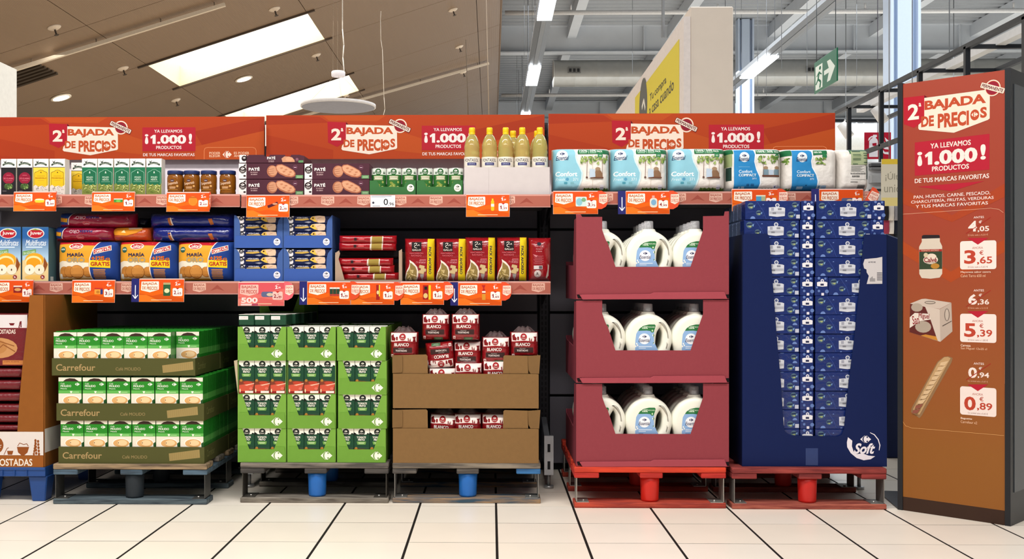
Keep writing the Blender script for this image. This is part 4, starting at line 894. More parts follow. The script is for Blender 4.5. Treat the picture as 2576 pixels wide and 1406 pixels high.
# --- green tomato display boxes
Yt = 4.315; kt = K(780, Yt); mg = mat('#74a23e', .6, var=.04); mg2 = mat('#6c9a38', .6, var=.04); mgi = mat('#6a8f45', .7)
bw, bh, bd = 122.5 * kt, 85 * kt, .385
def tomato_box():
    t = thing('display_box', 'x', 'display box', (0, 0, 0), 'light green tomato display boxes')
    def c(x, y): return ((x - 147) / 4.017 * kt, (540 - y) / 4.017 * kt)
    q = MB(); q.prism([c(*v) for v in ((147, 540), (147, 198), (192, 198), (262, 408), (517, 408), (592, 198), (638, 198), (638, 540))], 0, .003, mg); part('front_panel', q.mesh('front_panel'), t)
    q = MB(); q.prism([c(*v) for v in ((152, 539), (166, 378), (255, 378), (267, 409), (515, 409), (528, 382), (622, 382), (634, 539))], -.0025, -.0002, mg2); part('front_flap', q.mesh('front_flap'), t)
    q = MB(); q.box(0, .003, .003, bd, 0, bh - .002, mgi); q.box(bw - .003, bw, .003, bd, 0, bh - .002, mg); q.box(.003, bw - .003, bd - .003, bd, 0, bh - .002, mgi); q.box(.003, bw - .003, .003, bd - .003, 0, .003, mgi); part('box_walls', q.mesh('box_walls'), t)
    a = Art(kt, 147 / 4.017, 540 / 4.017); a.z(0, 0, 4.017); logo(a, 546, 470, 118, 82, '#eef0e0', '#7a9a50'); part('emblem', a.mesh('emblem', y=-.0025), t)
    return t
def carton_brik():
    t = thing('tomato_carton', 'x', 'carton', (0, 0, 0), 'fried tomato cartons'); w = 39 * kt; h = 82.5 * kt; d = .044
    q = MB(); q.box(0, w, 0, d, 0, h, mat('#1d4630', .35)); part('brick', q.mesh('brick', bev=.0015), t)
    a = Art(kt, 160 / 4.017, 885 / 4.017); a.z(0, 0, 4.017); W_ = '#efeadd'
    a.rect(161, 552, 316, 612, W_); a.poly([(161, 600), (200, 612), (240, 618), (280, 612), (316, 600), (316, 740), (161, 740)], '#1d4630'); seal(a, 238, 588, 34, '#20241f', W_)
    a.poly([(161, 590), (180, 600), (190, 625), (161, 620)], '#18201a'); a.ell(300, 605, 10, 8, '#18201a', 8)
    a.text('TOMATE', 188, 631, 282, 651, W_, .05); a.text('FRITO', 202, 655, 270, 676, W_, .05); a.poly([(188, 684), (284, 684), (276, 714), (196, 714)], '#6fa04c'); a.rect(204, 692, 268, 696, '#d8e4b8'); a.rect(210, 702, 262, 706, '#d8e4b8')
    a.poly([(161, 752), (316, 762), (316, 884), (161, 884)], '#7a3a28'); a.ell(182, 752, 14, 14, '#b07830', 10); a.ell(250, 776, 46, 16, '#b8402a', 12); a.poly([(161, 800), (230, 790), (316, 780), (300, 830), (240, 868), (161, 868)], '#c8523c'); a.poly([(215, 800), (316, 778), (316, 786), (240, 806)], '#e8b8a0'); a.rect(161, 862, 316, 884, '#8c1e1c')
    a.ell(282, 836, 18, 16, '#d86a5a', 10); a.rect(222, 858, 305, 880, '#eddcd2'); a.ell(172, 856, 6, 20, '#e0d8b0', 8)
    part('printed_front', a.mesh('printed_front'), t)
    q = MB(); q.box(.001, w - .001, d * .4, d * .55, h, h + .003, mat('#d8d4cc', .4)); part('top_seam', q.mesh('top_seam'), t)
    return t
tb = tomato_box(); ck = carton_brik(); ftb = fck = True
cols = (598, 722.5, 848)
for ci in range(3):
    for ri in range(4):
        z = PT + (3 - ri) * (bh + .0005); nm = '%s column' % ('left', 'middle', 'right')[ci]
        torn = ri == 1 and ci < 2
        for back in (0, 1):
            if back and ri > 0 and ci < 2: continue
            x = PXX(cols[ci], Yt) + (.004 if ci == 2 and ri in (1, 2) else 0); y = Yt + back * (bd + .002)
            if torn:
                tt_ = None
                t = thing('display_box', 'torn green tomato box without its front, second from top in the %s' % nm, 'display box', (x, y, z), 'light green tomato display boxes')
                q = MB(); q.box(0, .003, .003, bd, 0, bh - .002, mgi); q.box(bw - .003, bw, .003, bd, 0, bh - .002, mgi); q.box(.003, bw - .003, bd - .003, bd, 0, bh - .002, mgi); q.box(.003, bw - .003, .003, bd - .003, 0, .003, mgi); part('box_walls', q.mesh('box_walls'), t)
                if ci == 0:
                    q = MB(); q.prism([(0, 0), (-.012, .1), (-.016, .138), (-.002, .138)], .0, .07, mat('#b9a98c', .7)); part('torn_flap', q.mesh('torn_flap'), t, (-.0005, .004, -.001))
            else:
                lab = ('light green tomato box with cut-out front, %s in the %s' % (lvl(ri, 4), nm)) if not back else ('rear light green tomato box behind the %s one of the %s' % (lvl(ri, 4), nm))
                if ftb: tb.location = (x, y, z); tb['label'] = lab; ftb = False
                else: dup(tb, (x, y, z), lab)
            for rr_i in ((0, 1, 2) if (ri == 0 and not back) else (0,)):
                for k_ in range(3):
                    xx = x + .0035 + k_ * 39.7 * kt + .0005; yy = y + .0045 + rr_i * .046
                    lab = 'tomato carton, %s of three, in the %s%s box of the %s' % (('left', 'middle', 'right')[k_], 'rear ' if back else '', lvl(ri, 4) + (', row %s' % WORDS[rr_i + 1] if rr_i else ''), nm)
                    if fck: ck.location = (xx, yy, z + .0035); ck['label'] = lab; fck = False
                    else: dup(ck, (xx, yy, z + .0035), lab)
z4 = PT + 4 * (bh + .0005) + .004
q0 = None
for j in range(4):
    for i in range(3):
        x = PXX(598, Yt) + .001 + i * 40.6 * kt + j * .012; y = Yt + .012 + j * .137
        lab = 'dark green tomato carton lying on top of the left column, %s, %s row' % (('left', 'middle', 'right')[i], WORDS[j + 1])
        if q0 is None:
            q0 = thing('tomato_carton', lab, 'carton', (x, y, z4), 'fried tomato cartons'); w_ = 39.3 * kt; q = MB(); q.box(0, w_, 0, .134, 0, .044, mat('#1d4630', .35)); part('brick', q.mesh('brick', bev=.003), q0)
            q = MB(); q.box(.0, w_, .002, .134, .044, .0455, mat('#dcdad2', .3)); part('white_panel', q.mesh('white_panel'), q0)
            a = Art(kt, 0, 27); a.rect(1, 3, 24, 12, '#e8e2de'); a.text('LLAVEROS', 4, 6, 22, 9, '#c09a98', 0); a.rect(0, 13, 39, 14, '#2a5a40'); part('sticker', a.mesh('sticker'), q0)
        else: dup(q0, (x, y, z4), lab)
d_ = dup(tb, (PXX(655, 4.72), 4.705, PT + 4 * (bh + .0005) + .0005), 'dim green tomato box standing at the back above the lying cartons')
# --- brown bread cartons
Yb = 4.315; kb = K(1170, Yb); mc = mat('#80603a', .75, var=.05, sc=60, bump=(220, .06)); mc2 = mat('#785a36', .75, var=.05)
def brown(ybot, lab):
    p = P(988.5, ybot, Yb); t = thing('cardboard_tray', lab, 'cardboard box', p, 'brown bread cartons')
    def c(x, y): return ((x - 195) / 4.017 * kb, (1187 + 360 - y) / 4.017 * kb)   # drawn from the upper carton, whose foot is at 1187
    W = (1668 - 195) / 4.017 * kb
    def c(x, y): return ((x - 195) / 4.017 * kb, (1187 - y) / 4.017 * kb)
    q = MB(); q.prism([c(*v) for v in ((195, 1187), (195, 838), (1650, 840), (1668, 845), (1668, 1187))], -.003, 0, mc); part('front_panel', q.mesh('front_panel'), t)
    q = MB(); q.prism([c(*v) for v in ((200, 836), (200, 652), (530, 645), (545, 660), (548, 836))], .0005, .0035, mc); part('front_ear', q.mesh('front_ear'), t)
    q = MB(); q.prism([c(*v) for v in ((1308, 836), (1312, 665), (1325, 652), (1560, 658), (1562, 836))], .0005, .0035, mc); part('front_ear', q.mesh('front_ear'), t)
    q = MB(); q.prism([c(*v) for v in ((190, 832), (190, 650), (285, 655), (292, 670), (292, 815), (275, 828))], -.0035, -.0002, mc2); part('corner_tab', q.mesh('corner_tab'), t)
    q = MB(); q.prism([c(*v) for v in ((1560, 658), (1685, 650), (1672, 838), (1585, 836), (1566, 800))], -.0035, -.0002, mc2); part('corner_tab', q.mesh('corner_tab'), t)
    h = (1187 - 655) / 4.017 * kb
    q = MB(); q.box(0, .004, .004, .56, 0, h, mc2); q.box(W - .004, W, .004, .56, 0, h, mc2); q.box(.004, W - .004, .556, .56, 0, h, mc2); q.box(.004, W - .004, .004, .556, 0, .004, mc2); part('box_walls', q.mesh('box_walls'), t)
    return t, h
hb_px = (1187 - 655) / 4.017
bot = 728 + (HC - PT - .0005) / kb
_, hb = brown(bot, 'lower brown cardboard carton with cut-out front, holding red bread packs'); brown(bot - (137.5), 'upper brown cardboard carton heaped with red bread packs')
def bread():
    t = thing('bread_pack', 'x', 'bread pack', (0, 0, 0), 'red toast bread packs'); w, h = 72 * kb, 67 * kb; m = mat('#8c151b', .22, bump=(35, .5), coat=.4)
    bb, wf = bag(w, h, .13, 7, 7, m, .0025, 3, 22, 20); part('wrapper', bb.mesh('wrapper'), t)
    a = Art(kb, 155 / 4.017, 655 / 4.017); a.z(0, 0, 4.017); W_ = '#efe0da'; R = '#7c1519'
    a.rect(170, 392, 432, 482, W_); seal(a, 292, 432, 34, '#9c2024', W_); a.poly([(176, 420), (200, 402), (206, 430), (222, 445), (216, 470), (182, 466)], R); a.poly([(225, 430), (245, 430), (243, 465), (228, 465)], R)
    a.poly([(345, 445), (353, 440), (358, 470), (348, 478)], R); a.poly([(362, 470), (372, 442), (376, 470), (366, 480)], R); a.poly([(392, 430), (425, 430), (418, 452), (425, 480), (395, 480), (402, 452)], R)
    a.poly([(171, 480), (300, 470), (431, 482), (431, 492), (171, 492)], '#8c151b')
    a.text('BLANCO', 210, 492, 357, 526, W_, .045); a.rrect(196, 540, 388, 590, 5, '#3c2422'); a.text('REBANADAS', 250, 546, 310, 553, '#c8b0a8', 0); a.text('TOSTADAS', 222, 562, 336, 580, W_, .02)
    a.rrect(172, 606, 200, 638, 5, '#e8ccc8'); a.text('16', 178, 614, 194, 630, R, .03); a.rect(210, 628, 260, 633, '#c87878'); a.rrect(284, 620, 375, 650, 4, '#4c6a4c'); a.rect(298, 628, 360, 631, '#a0b898'); a.rect(305, 637, 352, 640, '#a0b898')
    part('print', a.mesh('print', wf, .009, .009), t)
    cl = mat('#c8b4b4', .1, alpha=.16, bump=(60, 1.0), coat=.8)
    def fin(sg):
        def f(u, v):
            ww = w * (.86 - .45 * v); x = w / 2 + (u - .5) * ww + .006 * noise.noise(Vector((u * 6, v * 5, 2)))
            return (x, .065 + sg * (.045 * (1 - v) ** .6) * (1 - (2 * u - 1) ** 4) + .009 * noise.noise(Vector((u * 9, v * 7, sg))), h * .965 + v * .026 + .010 * v * noise.noise(Vector((u * 7, 3, 1))))
        return f
    q = MB(); q.grid(fin(-1), 14, 5, cl, False); q.grid(fin(1), 14, 5, cl, False); part('clear_top', q.mesh('clear_top'), t)
    return t
br = bread(); first = True; topz = P(1100, bot - 137.5 - 1, Yb).z
lst = [(155, 655, -.03, 0, 'leftmost red bread pack sitting on the left corner of the upper carton', 0), (482, 470, .02, 0, 'red bread pack at the very top, left one of the two', 0), (783, 470, -.01, 0, 'red bread pack at the very top, right one of the two', 0),
       (1092, 703, .0, 0, 'red bread pack right of the heap, beside the rightmost one', 0), (1380, 652, .0, 0, 'rightmost red bread pack on the right corner of the upper carton', 0), (803, 742, .02, 0, 'red bread pack in the middle of the heap, under the top right one', 0)]
for x, y, dy, rt, lab, _z in lst:
    p = P(940 + x / 4.017, 740 + y / 4.017, Yb + .008 + dy + .03)
    if first: br.location = p; br['label'] = lab; first = False
    else: dup(br, p, lab)
p = P(940 + 797 / 4.017, 740 + 475 / 4.017, Yb + .035); dup(br, p + Vector((0, 0, .0)), 'upside-down red bread pack in the heap, under the top left one', rot=(0, PI - .09, 0))
for i, (x, y) in enumerate(((548, 1016), (812, 965), (1098, 945))):
    p = P(940 + x / 4.017, 740 + y / 4.017, Yb + .014 + .006); dup(br, p, 'red bread pack peeking out of the upper carton, ' + pos(i, 3))
for i, (x, y, rt) in enumerate(((545, 1478, .07), (805, 1482, 0), (1086, 1482, 0))):
    p = P(940 + x / 4.017, 740 + y / 4.017, Yb + .020); dup(br, p, 'red bread pack showing in the slot of the lower carton, ' + pos(i, 3), rot=(0, rt, 0))
# --- pink boxes with jugs
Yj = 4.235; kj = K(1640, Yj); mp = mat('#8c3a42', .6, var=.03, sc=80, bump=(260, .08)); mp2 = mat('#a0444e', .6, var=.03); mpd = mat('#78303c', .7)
JX = PXX(1449.5, Yj); JW = PXX(1832.5, Yj) - JX; JH = 210.3 * kj
def jug_box(z, lab, top):
    t = thing('jug_box', lab, 'cardboard box', (JX, Yj, z), 'pink jug boxes')
    def c(x, y): return ((x - 245) / 3.516 * kj, (900 - y) / 3.516 * kj)
    e = 3
    pts = [(245, 898), (245, 172)] + ([(243, 146), (284, 146), (298, 170)] if top else []) + [(475, 170), (475, 285), (497, 350), (512, 385), (522, 395), (592, 612), (1255, 612), (1365, 290), (1365, 165)] + ([(1548, 162), (1556, 124), (1592, 122)] if top else []) + [(1592, 165), (1592, 898)]
    q = MB(); q.prism([c(*v) for v in pts], 0, .004, mp); part('front_panel', q.mesh('front_panel'), t)
    q = MB(); q.prism([c(*v) for v in ((300, 902), (272, 858), (900, 852), (930, 838), (1550, 834), (1575, 896))], -.008, -.0005, mp2); part('fold_strip', q.mesh('fold_strip', bev=.001), t)
    for xs in ((250, 298), (1560, 1596)):
        q = MB(); q.prism([c(*v) for v in ((xs[0], 858), (xs[1] - 6, 855), (xs[1], 892), (xs[0] + 10, 890))], -.0012, -.0003, mat('#140c10', .9)); part('corner_hole', q.mesh('corner_hole'), t)
    H_ = JH - .003; D_ = .585
    for x_, nm in ((0, 'side_panel'), (JW - .004, 'side_panel')):
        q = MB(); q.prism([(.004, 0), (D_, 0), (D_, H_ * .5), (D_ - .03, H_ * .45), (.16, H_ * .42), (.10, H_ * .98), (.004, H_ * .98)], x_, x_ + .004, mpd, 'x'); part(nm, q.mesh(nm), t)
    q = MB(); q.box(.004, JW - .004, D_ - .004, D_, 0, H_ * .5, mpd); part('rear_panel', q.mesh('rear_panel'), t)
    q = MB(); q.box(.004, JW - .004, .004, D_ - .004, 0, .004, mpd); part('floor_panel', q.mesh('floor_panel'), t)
    return t
def jug():
    t = thing('detergent_jug', 'x', 'jug', (0, 0, 0), 'white detergent jugs'); m = mat('#efeee0', .32, var=.0); s = kj / 3.516
    c = bpy.data.curves.new('jug', 'CURVE'); c.dimensions = '2D'; c.fill_mode = 'BOTH'; B = .021; c.extrude = .018; c.bevel_depth = B; c.bevel_resolution = 4
    zf = 880
    def sp(pts):
        s_ = c.splines.new('BEZIER'); s_.bezier_points.add(len(pts) - 1)
        for b_, (x, y) in zip(s_.bezier_points, pts): b_.co = (x, y, 0); b_.handle_left_type = b_.handle_right_type = 'AUTO'
        s_.use_cyclic_u = True; s_.resolution_u = 7
    cx = 901; R = 211 * s - B
    out = []
    for a_, r_ in ((90, 1.0), (60, .99), (30, .99), (0, 1.0), (-25, 1.0)): out.append((r_ * R * math.cos(math.radians(a_)), r_ * R * math.sin(math.radians(a_))))
    out += [(.80 * R, -.95 * R), (.80 * R, -1.5 * R), (.74 * R, -1.80 * R), (.5 * R, -1.84 * R)]
    cy = (zf - 490) * s
    rgt = [(x, cy + z) for x, z in out]; lft = [(-x, z) for x, z in reversed(rgt)]
    sp(rgt + lft[:-1])
    hx = (990 - cx) * s; hy = (zf - 492) * s
    sp([(hx + (27 * s + B) * math.cos(t_) + (.006 * math.sin(t_)), hy + (98 * s + B) * math.sin(t_)) for t_ in [2 * PI * i / 8 for i in range(8)]])
    o = bpy.data.objects.new('jug', c); me = o.to_mesh(); mb = MB()
    zmin = min(v.co.y for v in me.vertices); fz = 601 * s / (max(v.co.y for v in me.vertices) - zmin); fx = 2 * 211 * s / (2 * max(v.co.x for v in me.vertices))
    mb.add([(v.co.x * fx, -v.co.z + .018 + B, (v.co.y - zmin) * fz) for v in me.vertices], [tuple(p_.vertices) for p_ in me.polygons], m, True); o.to_mesh_clear(); bpy.data.objects.remove(o); bpy.data.curves.remove(c)
    H_ = max(v[2] for v in mb.v); part('body', mb.mesh('body'), t)
    q = MB(); q.lathe([(.030, H_ - .012), (.0295, H_ + .0), (59 * s, H_ + .001), (59 * s, H_ + 9 * s), (57 * s, H_ + 14 * s), (50 * s, H_ + 16 * s)], m, 24, 0, .018 + B); part('neck', q.mesh('neck'), t)
    q = MB(); q.lathe([(45 * s, H_ + 14 * s), (43 * s, H_ + 30 * s), (42 * s, H_ + 80 * s), (38 * s, H_ + 88 * s), (.001, H_ + 89 * s)], mat('#d4d4d8', .1, alpha=.32, coat=.8), 20, 0, .018 + B); q.lathe([(25 * s, H_ + 16 * s), (22 * s, H_ + 50 * s), (.001, H_ + 52 * s)], mat('#a8a8aa', .3), 14, 0, .018 + B); part('clear_cap', q.mesh('clear_cap'), t)
    a = Art(s, 901, 880)
    bl = '#8fb2dc'
    a.poly([(800, 432), (830, 428), (945, 430), (940, 480), (945, 530), (972, 590), (1000, 640), (1000, 700), (790, 700), (776, 600), (778, 520), (785, 460)], bl)
    a.poly([(803, 430), (818, 408), (850, 386), (900, 374), (950, 374), (958, 385), (950, 415), (940, 436), (880, 428)], '#2f7440'); a.text('100%', 838, 398, 888, 414, '#dcecd4', .05); a.text('RECICLABLE', 892, 392, 950, 402, '#dcecd4', .02); a.rect(850, 390, 888, 395, '#dcecd4')
    a.ell(928, 430, 16, 16, '#2f7440', 12); a.poly([(928, 418), (935, 430), (928, 440), (921, 430)], '#cfe8c0')
    a.ell(858, 502, 50, 48, '#f2f2f6', 24); mini_logo(a, 860, 482, 40, '#1b2352'); a.text('Essential', 806, 498, 912, 530, '#1b2352', .02, .35)
    a.rect(808, 567, 925, 574, '#dce8f6'); a.rect(808, 582, 870, 588, '#dce8f6'); a.text('DOWNY', 808, 602, 848, 614, '#1b2352', .04)
    for x_, y_ in ((790, 545), (798, 560), (782, 568), (934, 470), (940, 540)): a.ell(x_, y_, 6, 9, '#f0f0ea', 7)
    a.poly([(936, 455), (946, 470), (938, 490)], '#2f7440'); a.poly([(934, 530), (944, 536), (934, 548)], '#2f7440')
    part('label', a.mesh('label'), t)
    return t
jg = jug(); first = True
for li in range(3):
    z = PT + .0005 + (2 - li) * JH; ln = ('top', 'middle', 'bottom')[li]
    jug_box(z, 'pink cardboard jug box with V-shaped cut-out, %s of three' % ln, li == 0)
    for r_ in range(5):
        for i, px in enumerate((1519, 1637, 1755)):
            x = PXX(px, Yj) - (.003 if li else 0) + r_ * .0015; y = Yj + .02 + r_ * .092
            lab = 'white detergent jug with blue label in the %s pink box, %s%s' % (ln, ('left', 'middle', 'right')[i], '' if r_ == 0 else ', %s row back' % WORDS[r_ + 1])
            if first: jg.location = (x, y, z + .0045); jg['label'] = lab; first = False
            else:
                c = dup(jg, (x, y, z + .0045), lab)
                if r_:
                    for ch in list(c.children):
                        if ch.name.startswith('label'): bpy.data.objects.remove(ch)
# --- blue tissue display
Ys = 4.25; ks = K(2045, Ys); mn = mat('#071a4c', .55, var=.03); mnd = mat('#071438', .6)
t = thing('tissue_display', 'dark blue cardboard display with V cut-out holding tissue packs', 'display box', (PXX(1867, Ys), Ys, PT + .0005)); SX = PXX(1867, Ys); SW = PXX(2229, Ys) - SX; yb_ = 728 + (HC - PT) / ks
def c(px, py): return ((px - 1867) * ks, (yb_ - py) * ks)
q = MB(); q.prism([c(*v) for v in ((1867, yb_), (1869, 592), (1873, 588), (1930, 588), (1935, 594), (1938, 640), (1946, 740), (1954, 850), (1964, 960), (1971, 1070), (1974, 1085), (1986, 1095), (2000, 1096), (2106, 1098), (2116, 1094), (2122, 1080), (2134, 960), (2148, 850), (2160, 730), (2171, 605), (2173, 590), (2228, 590), (2229, yb_))], 0, .004, mn); part('front_panel', q.mesh('front_panel'), t)
hs = (yb_ - 590) * ks
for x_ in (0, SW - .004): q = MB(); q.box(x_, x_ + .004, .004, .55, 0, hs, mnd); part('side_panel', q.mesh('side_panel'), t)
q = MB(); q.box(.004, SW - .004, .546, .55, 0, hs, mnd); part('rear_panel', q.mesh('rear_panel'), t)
a = Art(ks, 1867, yb_); a.z(1780, 1040, 4.017); W_ = '#e9e3ea'
a.poly([(1413, 240), (1456, 275), (1452, 330), (1470, 385), (1500, 410), (1560, 403), (1620, 425), (1685, 432), (1640, 462), (1570, 472), (1500, 450), (1440, 400), (1405, 340), (1402, 290)], W_)
a.poly([(1635, 190), (1680, 210), (1720, 260), (1738, 320), (1728, 372), (1722, 370), (1728, 320), (1712, 266), (1675, 218), (1635, 196)], W_)
logo(a, 1590, 260, 110, 72, W_, '#071a4c'); a.text('Soft', 1470, 300, 1685, 408, W_, .055, .35)
part('printed_logo', a.mesh('printed_logo'), t)
a = Art(ks, 1867, yb_); a.z(1780, 500, 4.017)
a.poly([(1580, 612), (1640, 605), (1700, 600), (1757, 588), (1757, 860), (1600, 862), (1612, 820), (1622, 780), (1600, 745), (1598, 715), (1575, 705), (1565, 660)], '#c9c4c4')
for i in range(9): a.rect(1632 + i * 6.2, 745 + (60 - i * 5 if i < 5 else 60), 1635 + i * 6.2, 838, '#3a3a44')
for i in range(8): a.rect(1703, 745 + i * 11, 1755, 750 + i * 11, '#3a3a44')
a.text('#190140', 1618, 634, 1690, 650, '#3a3a44', .03); part('torn_sticker', a.mesh('torn_sticker'), t)
a = Art(ks, 1867, yb_); a.z(1780, 1040, 4.017); a.rect(988, 352, 1112, 525, mat('#20356a', .2)); part('tape', a.mesh('tape'), t)
ph = 48.0 * ks; mt = mat('#172a68', .25, bump=(45, .35), coat=.3); ms_ = mat('#44506c', .3, bump=(90, .5))
def tis(wpx, end):
    t = thing('tissue_pack', 'x', 'tissue pack', (0, 0, 0), 'blue tissue packs'); w = wpx * ks; d = .068 if not end else .14
    q = MB(); q.box(0, w, 0, d, .0004, ph - .0004, mt); part('wrapped_pack', q.mesh('wrapped_pack', bev=.002), t)
    a = Art(ks, 0, 0)
    if not end:
        a.x0 = 380; a = Art(ks / 4.017, 380, 210); W_ = '#c9ccd4'
        for x_, y_, r_ in ((435, 70, 34), (515, 140, 28), (878, 60, 30), (842, 160, 34)):
            a.ell(x_, y_, r_, r_, '#4c6478', 10); a.poly([(x_ - r_ * .8, y_ - r_ * .3), (x_ + r_ * .8, y_ - r_ * .5), (x_ + r_ * .7, y_ - r_ * .1), (x_ - r_ * .8, y_ + r_ * .1)], '#182448'); a.poly([(x_ - r_ * .6, y_ + r_ * .3), (x_ + r_ * .6, y_ + r_ * .2), (x_ + r_ * .3, y_ + r_ * .7)], '#a8b070'); a.poly([(x_ + r_ * .8, y_), (x_ + r_ * 1.3, y_ - r_ * .4), (x_ + r_ * 1.1, y_ + r_ * .5)], '#7aa0d0')
        for x_, y_, r_ in ((455, 200, 26), (890, 120, 24), (760, 22, 18), (640, 200, 10), (560, 60, 8)): a.poly([(x_ + r_ * math.cos(i * .52 + 3.14), max(18, min(208, y_ + r_ * math.sin(i * .52 + 3.14)))) for i in range(7)], '#6a84bc')
        a.ell(703, 64, 22, 22, W_, 14); a.ell(703, 64, 13, 13, '#5a6488', 12); a.poly([(617, 85), (650, 82), (700, 80), (760, 84), (781, 92), (778, 172), (700, 180), (618, 170)], W_)
        a.rect(640, 88, 668, 118, '#9a9caa'); a.rect(708, 92, 745, 112, '#80828e'); a.rect(622, 125, 776, 150, '#a8aab4')
        for i in range(6): a.rect(655 + i * 6, 135, 658 + i * 6, 152, '#20222c')
        a.rect(892, 158, 930, 196, '#b8bccc'); a.line([(500, 30), (560, 120), (590, 200)], 3, '#3c549c')
    else:
        a = Art(ks / 4.017, 945, 210); W_ = '#e2e0e4'
        for x_, y_, r_ in ((965, 125, 10), (985, 160, 13), (1065, 165, 20), (985, 30, 14), (1050, 35, 12)): a.ell(x_, y_, r_, r_, '#5f78b0', 9)
        a.ell(1019, 56, 17, 17, W_, 12); a.ell(1019, 56, 9, 9, '#6a74a0', 10); a.poly([(965, 72), (985, 66), (1050, 66), (1070, 74), (1068, 112), (1018, 116), (967, 110)], W_); a.rect(1000, 86, 1034, 106, '#2a2e50'); a.rect(1010, 180, 1036, 206, '#dcd8e0')
    part('print', a.mesh('print'), t)
    return t
tl = tis(138.5, False); te = tis(33.5, True); fl_ = fe_ = True; NR = 13; top = yb_ - 1096
zrow = lambda i: PT + .008 + (NR - 1 - i) * ph
zt_need = P(2000, 505, Ys + .012).z; ztop = zrow(0) + ph; zo = zt_need - ztop
q = MB(); q.box(.006, SW - .006, .006, .54, .001, .006 + max(zo, 0), mnd); part('inner_base', q.mesh('inner_base'), t) if False else None
nbase = int(zo // ph) + 0
for i in range(14):
    z = zt_need - (i + 1) * ph
    if z < PT: break
    rn = lvl(i, 14)
    jit = 0 if i > 1 else (.006 if i == 0 else .0)
    for s_, (pl, pe) in enumerate(((1872.5, 2013), (2051.5, 2190))):
        sd = ('left', 'right')[s_]; flip = (i == 4 and s_ == 1)
        if flip: pl, pe = 2084.5, 2050
        if i == 0: pl += 2.5; pe += 2.5
        lab = 'long blue tissue pack, %s row, %s column' % (rn, sd); lab2 = 'narrow end of a blue tissue pack, %s row, %s column' % (rn, sd)
        if fl_: tl.location = (PXX(pl, Ys + .01), Ys + .01, z); tl['label'] = lab; fl_ = False
        else: dup(tl, (PXX(pl, Ys + .01), Ys + .01 + (.004 if i % 3 == 1 else 0), z), lab)
        if fe_: te.location = (PXX(pe, Ys + .01), Ys + .01, z); te['label'] = lab2; fe_ = False
        else: dup(te, (PXX(pe, Ys + .01), Ys + .01, z), lab2)
        if i < 2 and s_ == 0:
            for r_ in range(1, 6):
                o = part('tissue_pack', None); bpy.data.objects.remove(o)
                q = MB(); q.box(0, 138 * ks, 0, .066, .0005, ph - .0005, ms_)
                tag(part('tissue_pack', q.mesh('tissue_pack', bev=.006), None, (PXX(pl, Ys + .01) + .001, Ys + .012 + r_ * .0695, z)), 'grey-blue side of a tissue pack, %s row, %s behind the front left one' % (rn, WORDS[r_]), 'tissue pack', 'blue tissue packs')
# ================================================================== GOODS ON THE SHELVES
YU = 4.525; kU = K(800, YU)                              # goods stand a little behind the shelf edge
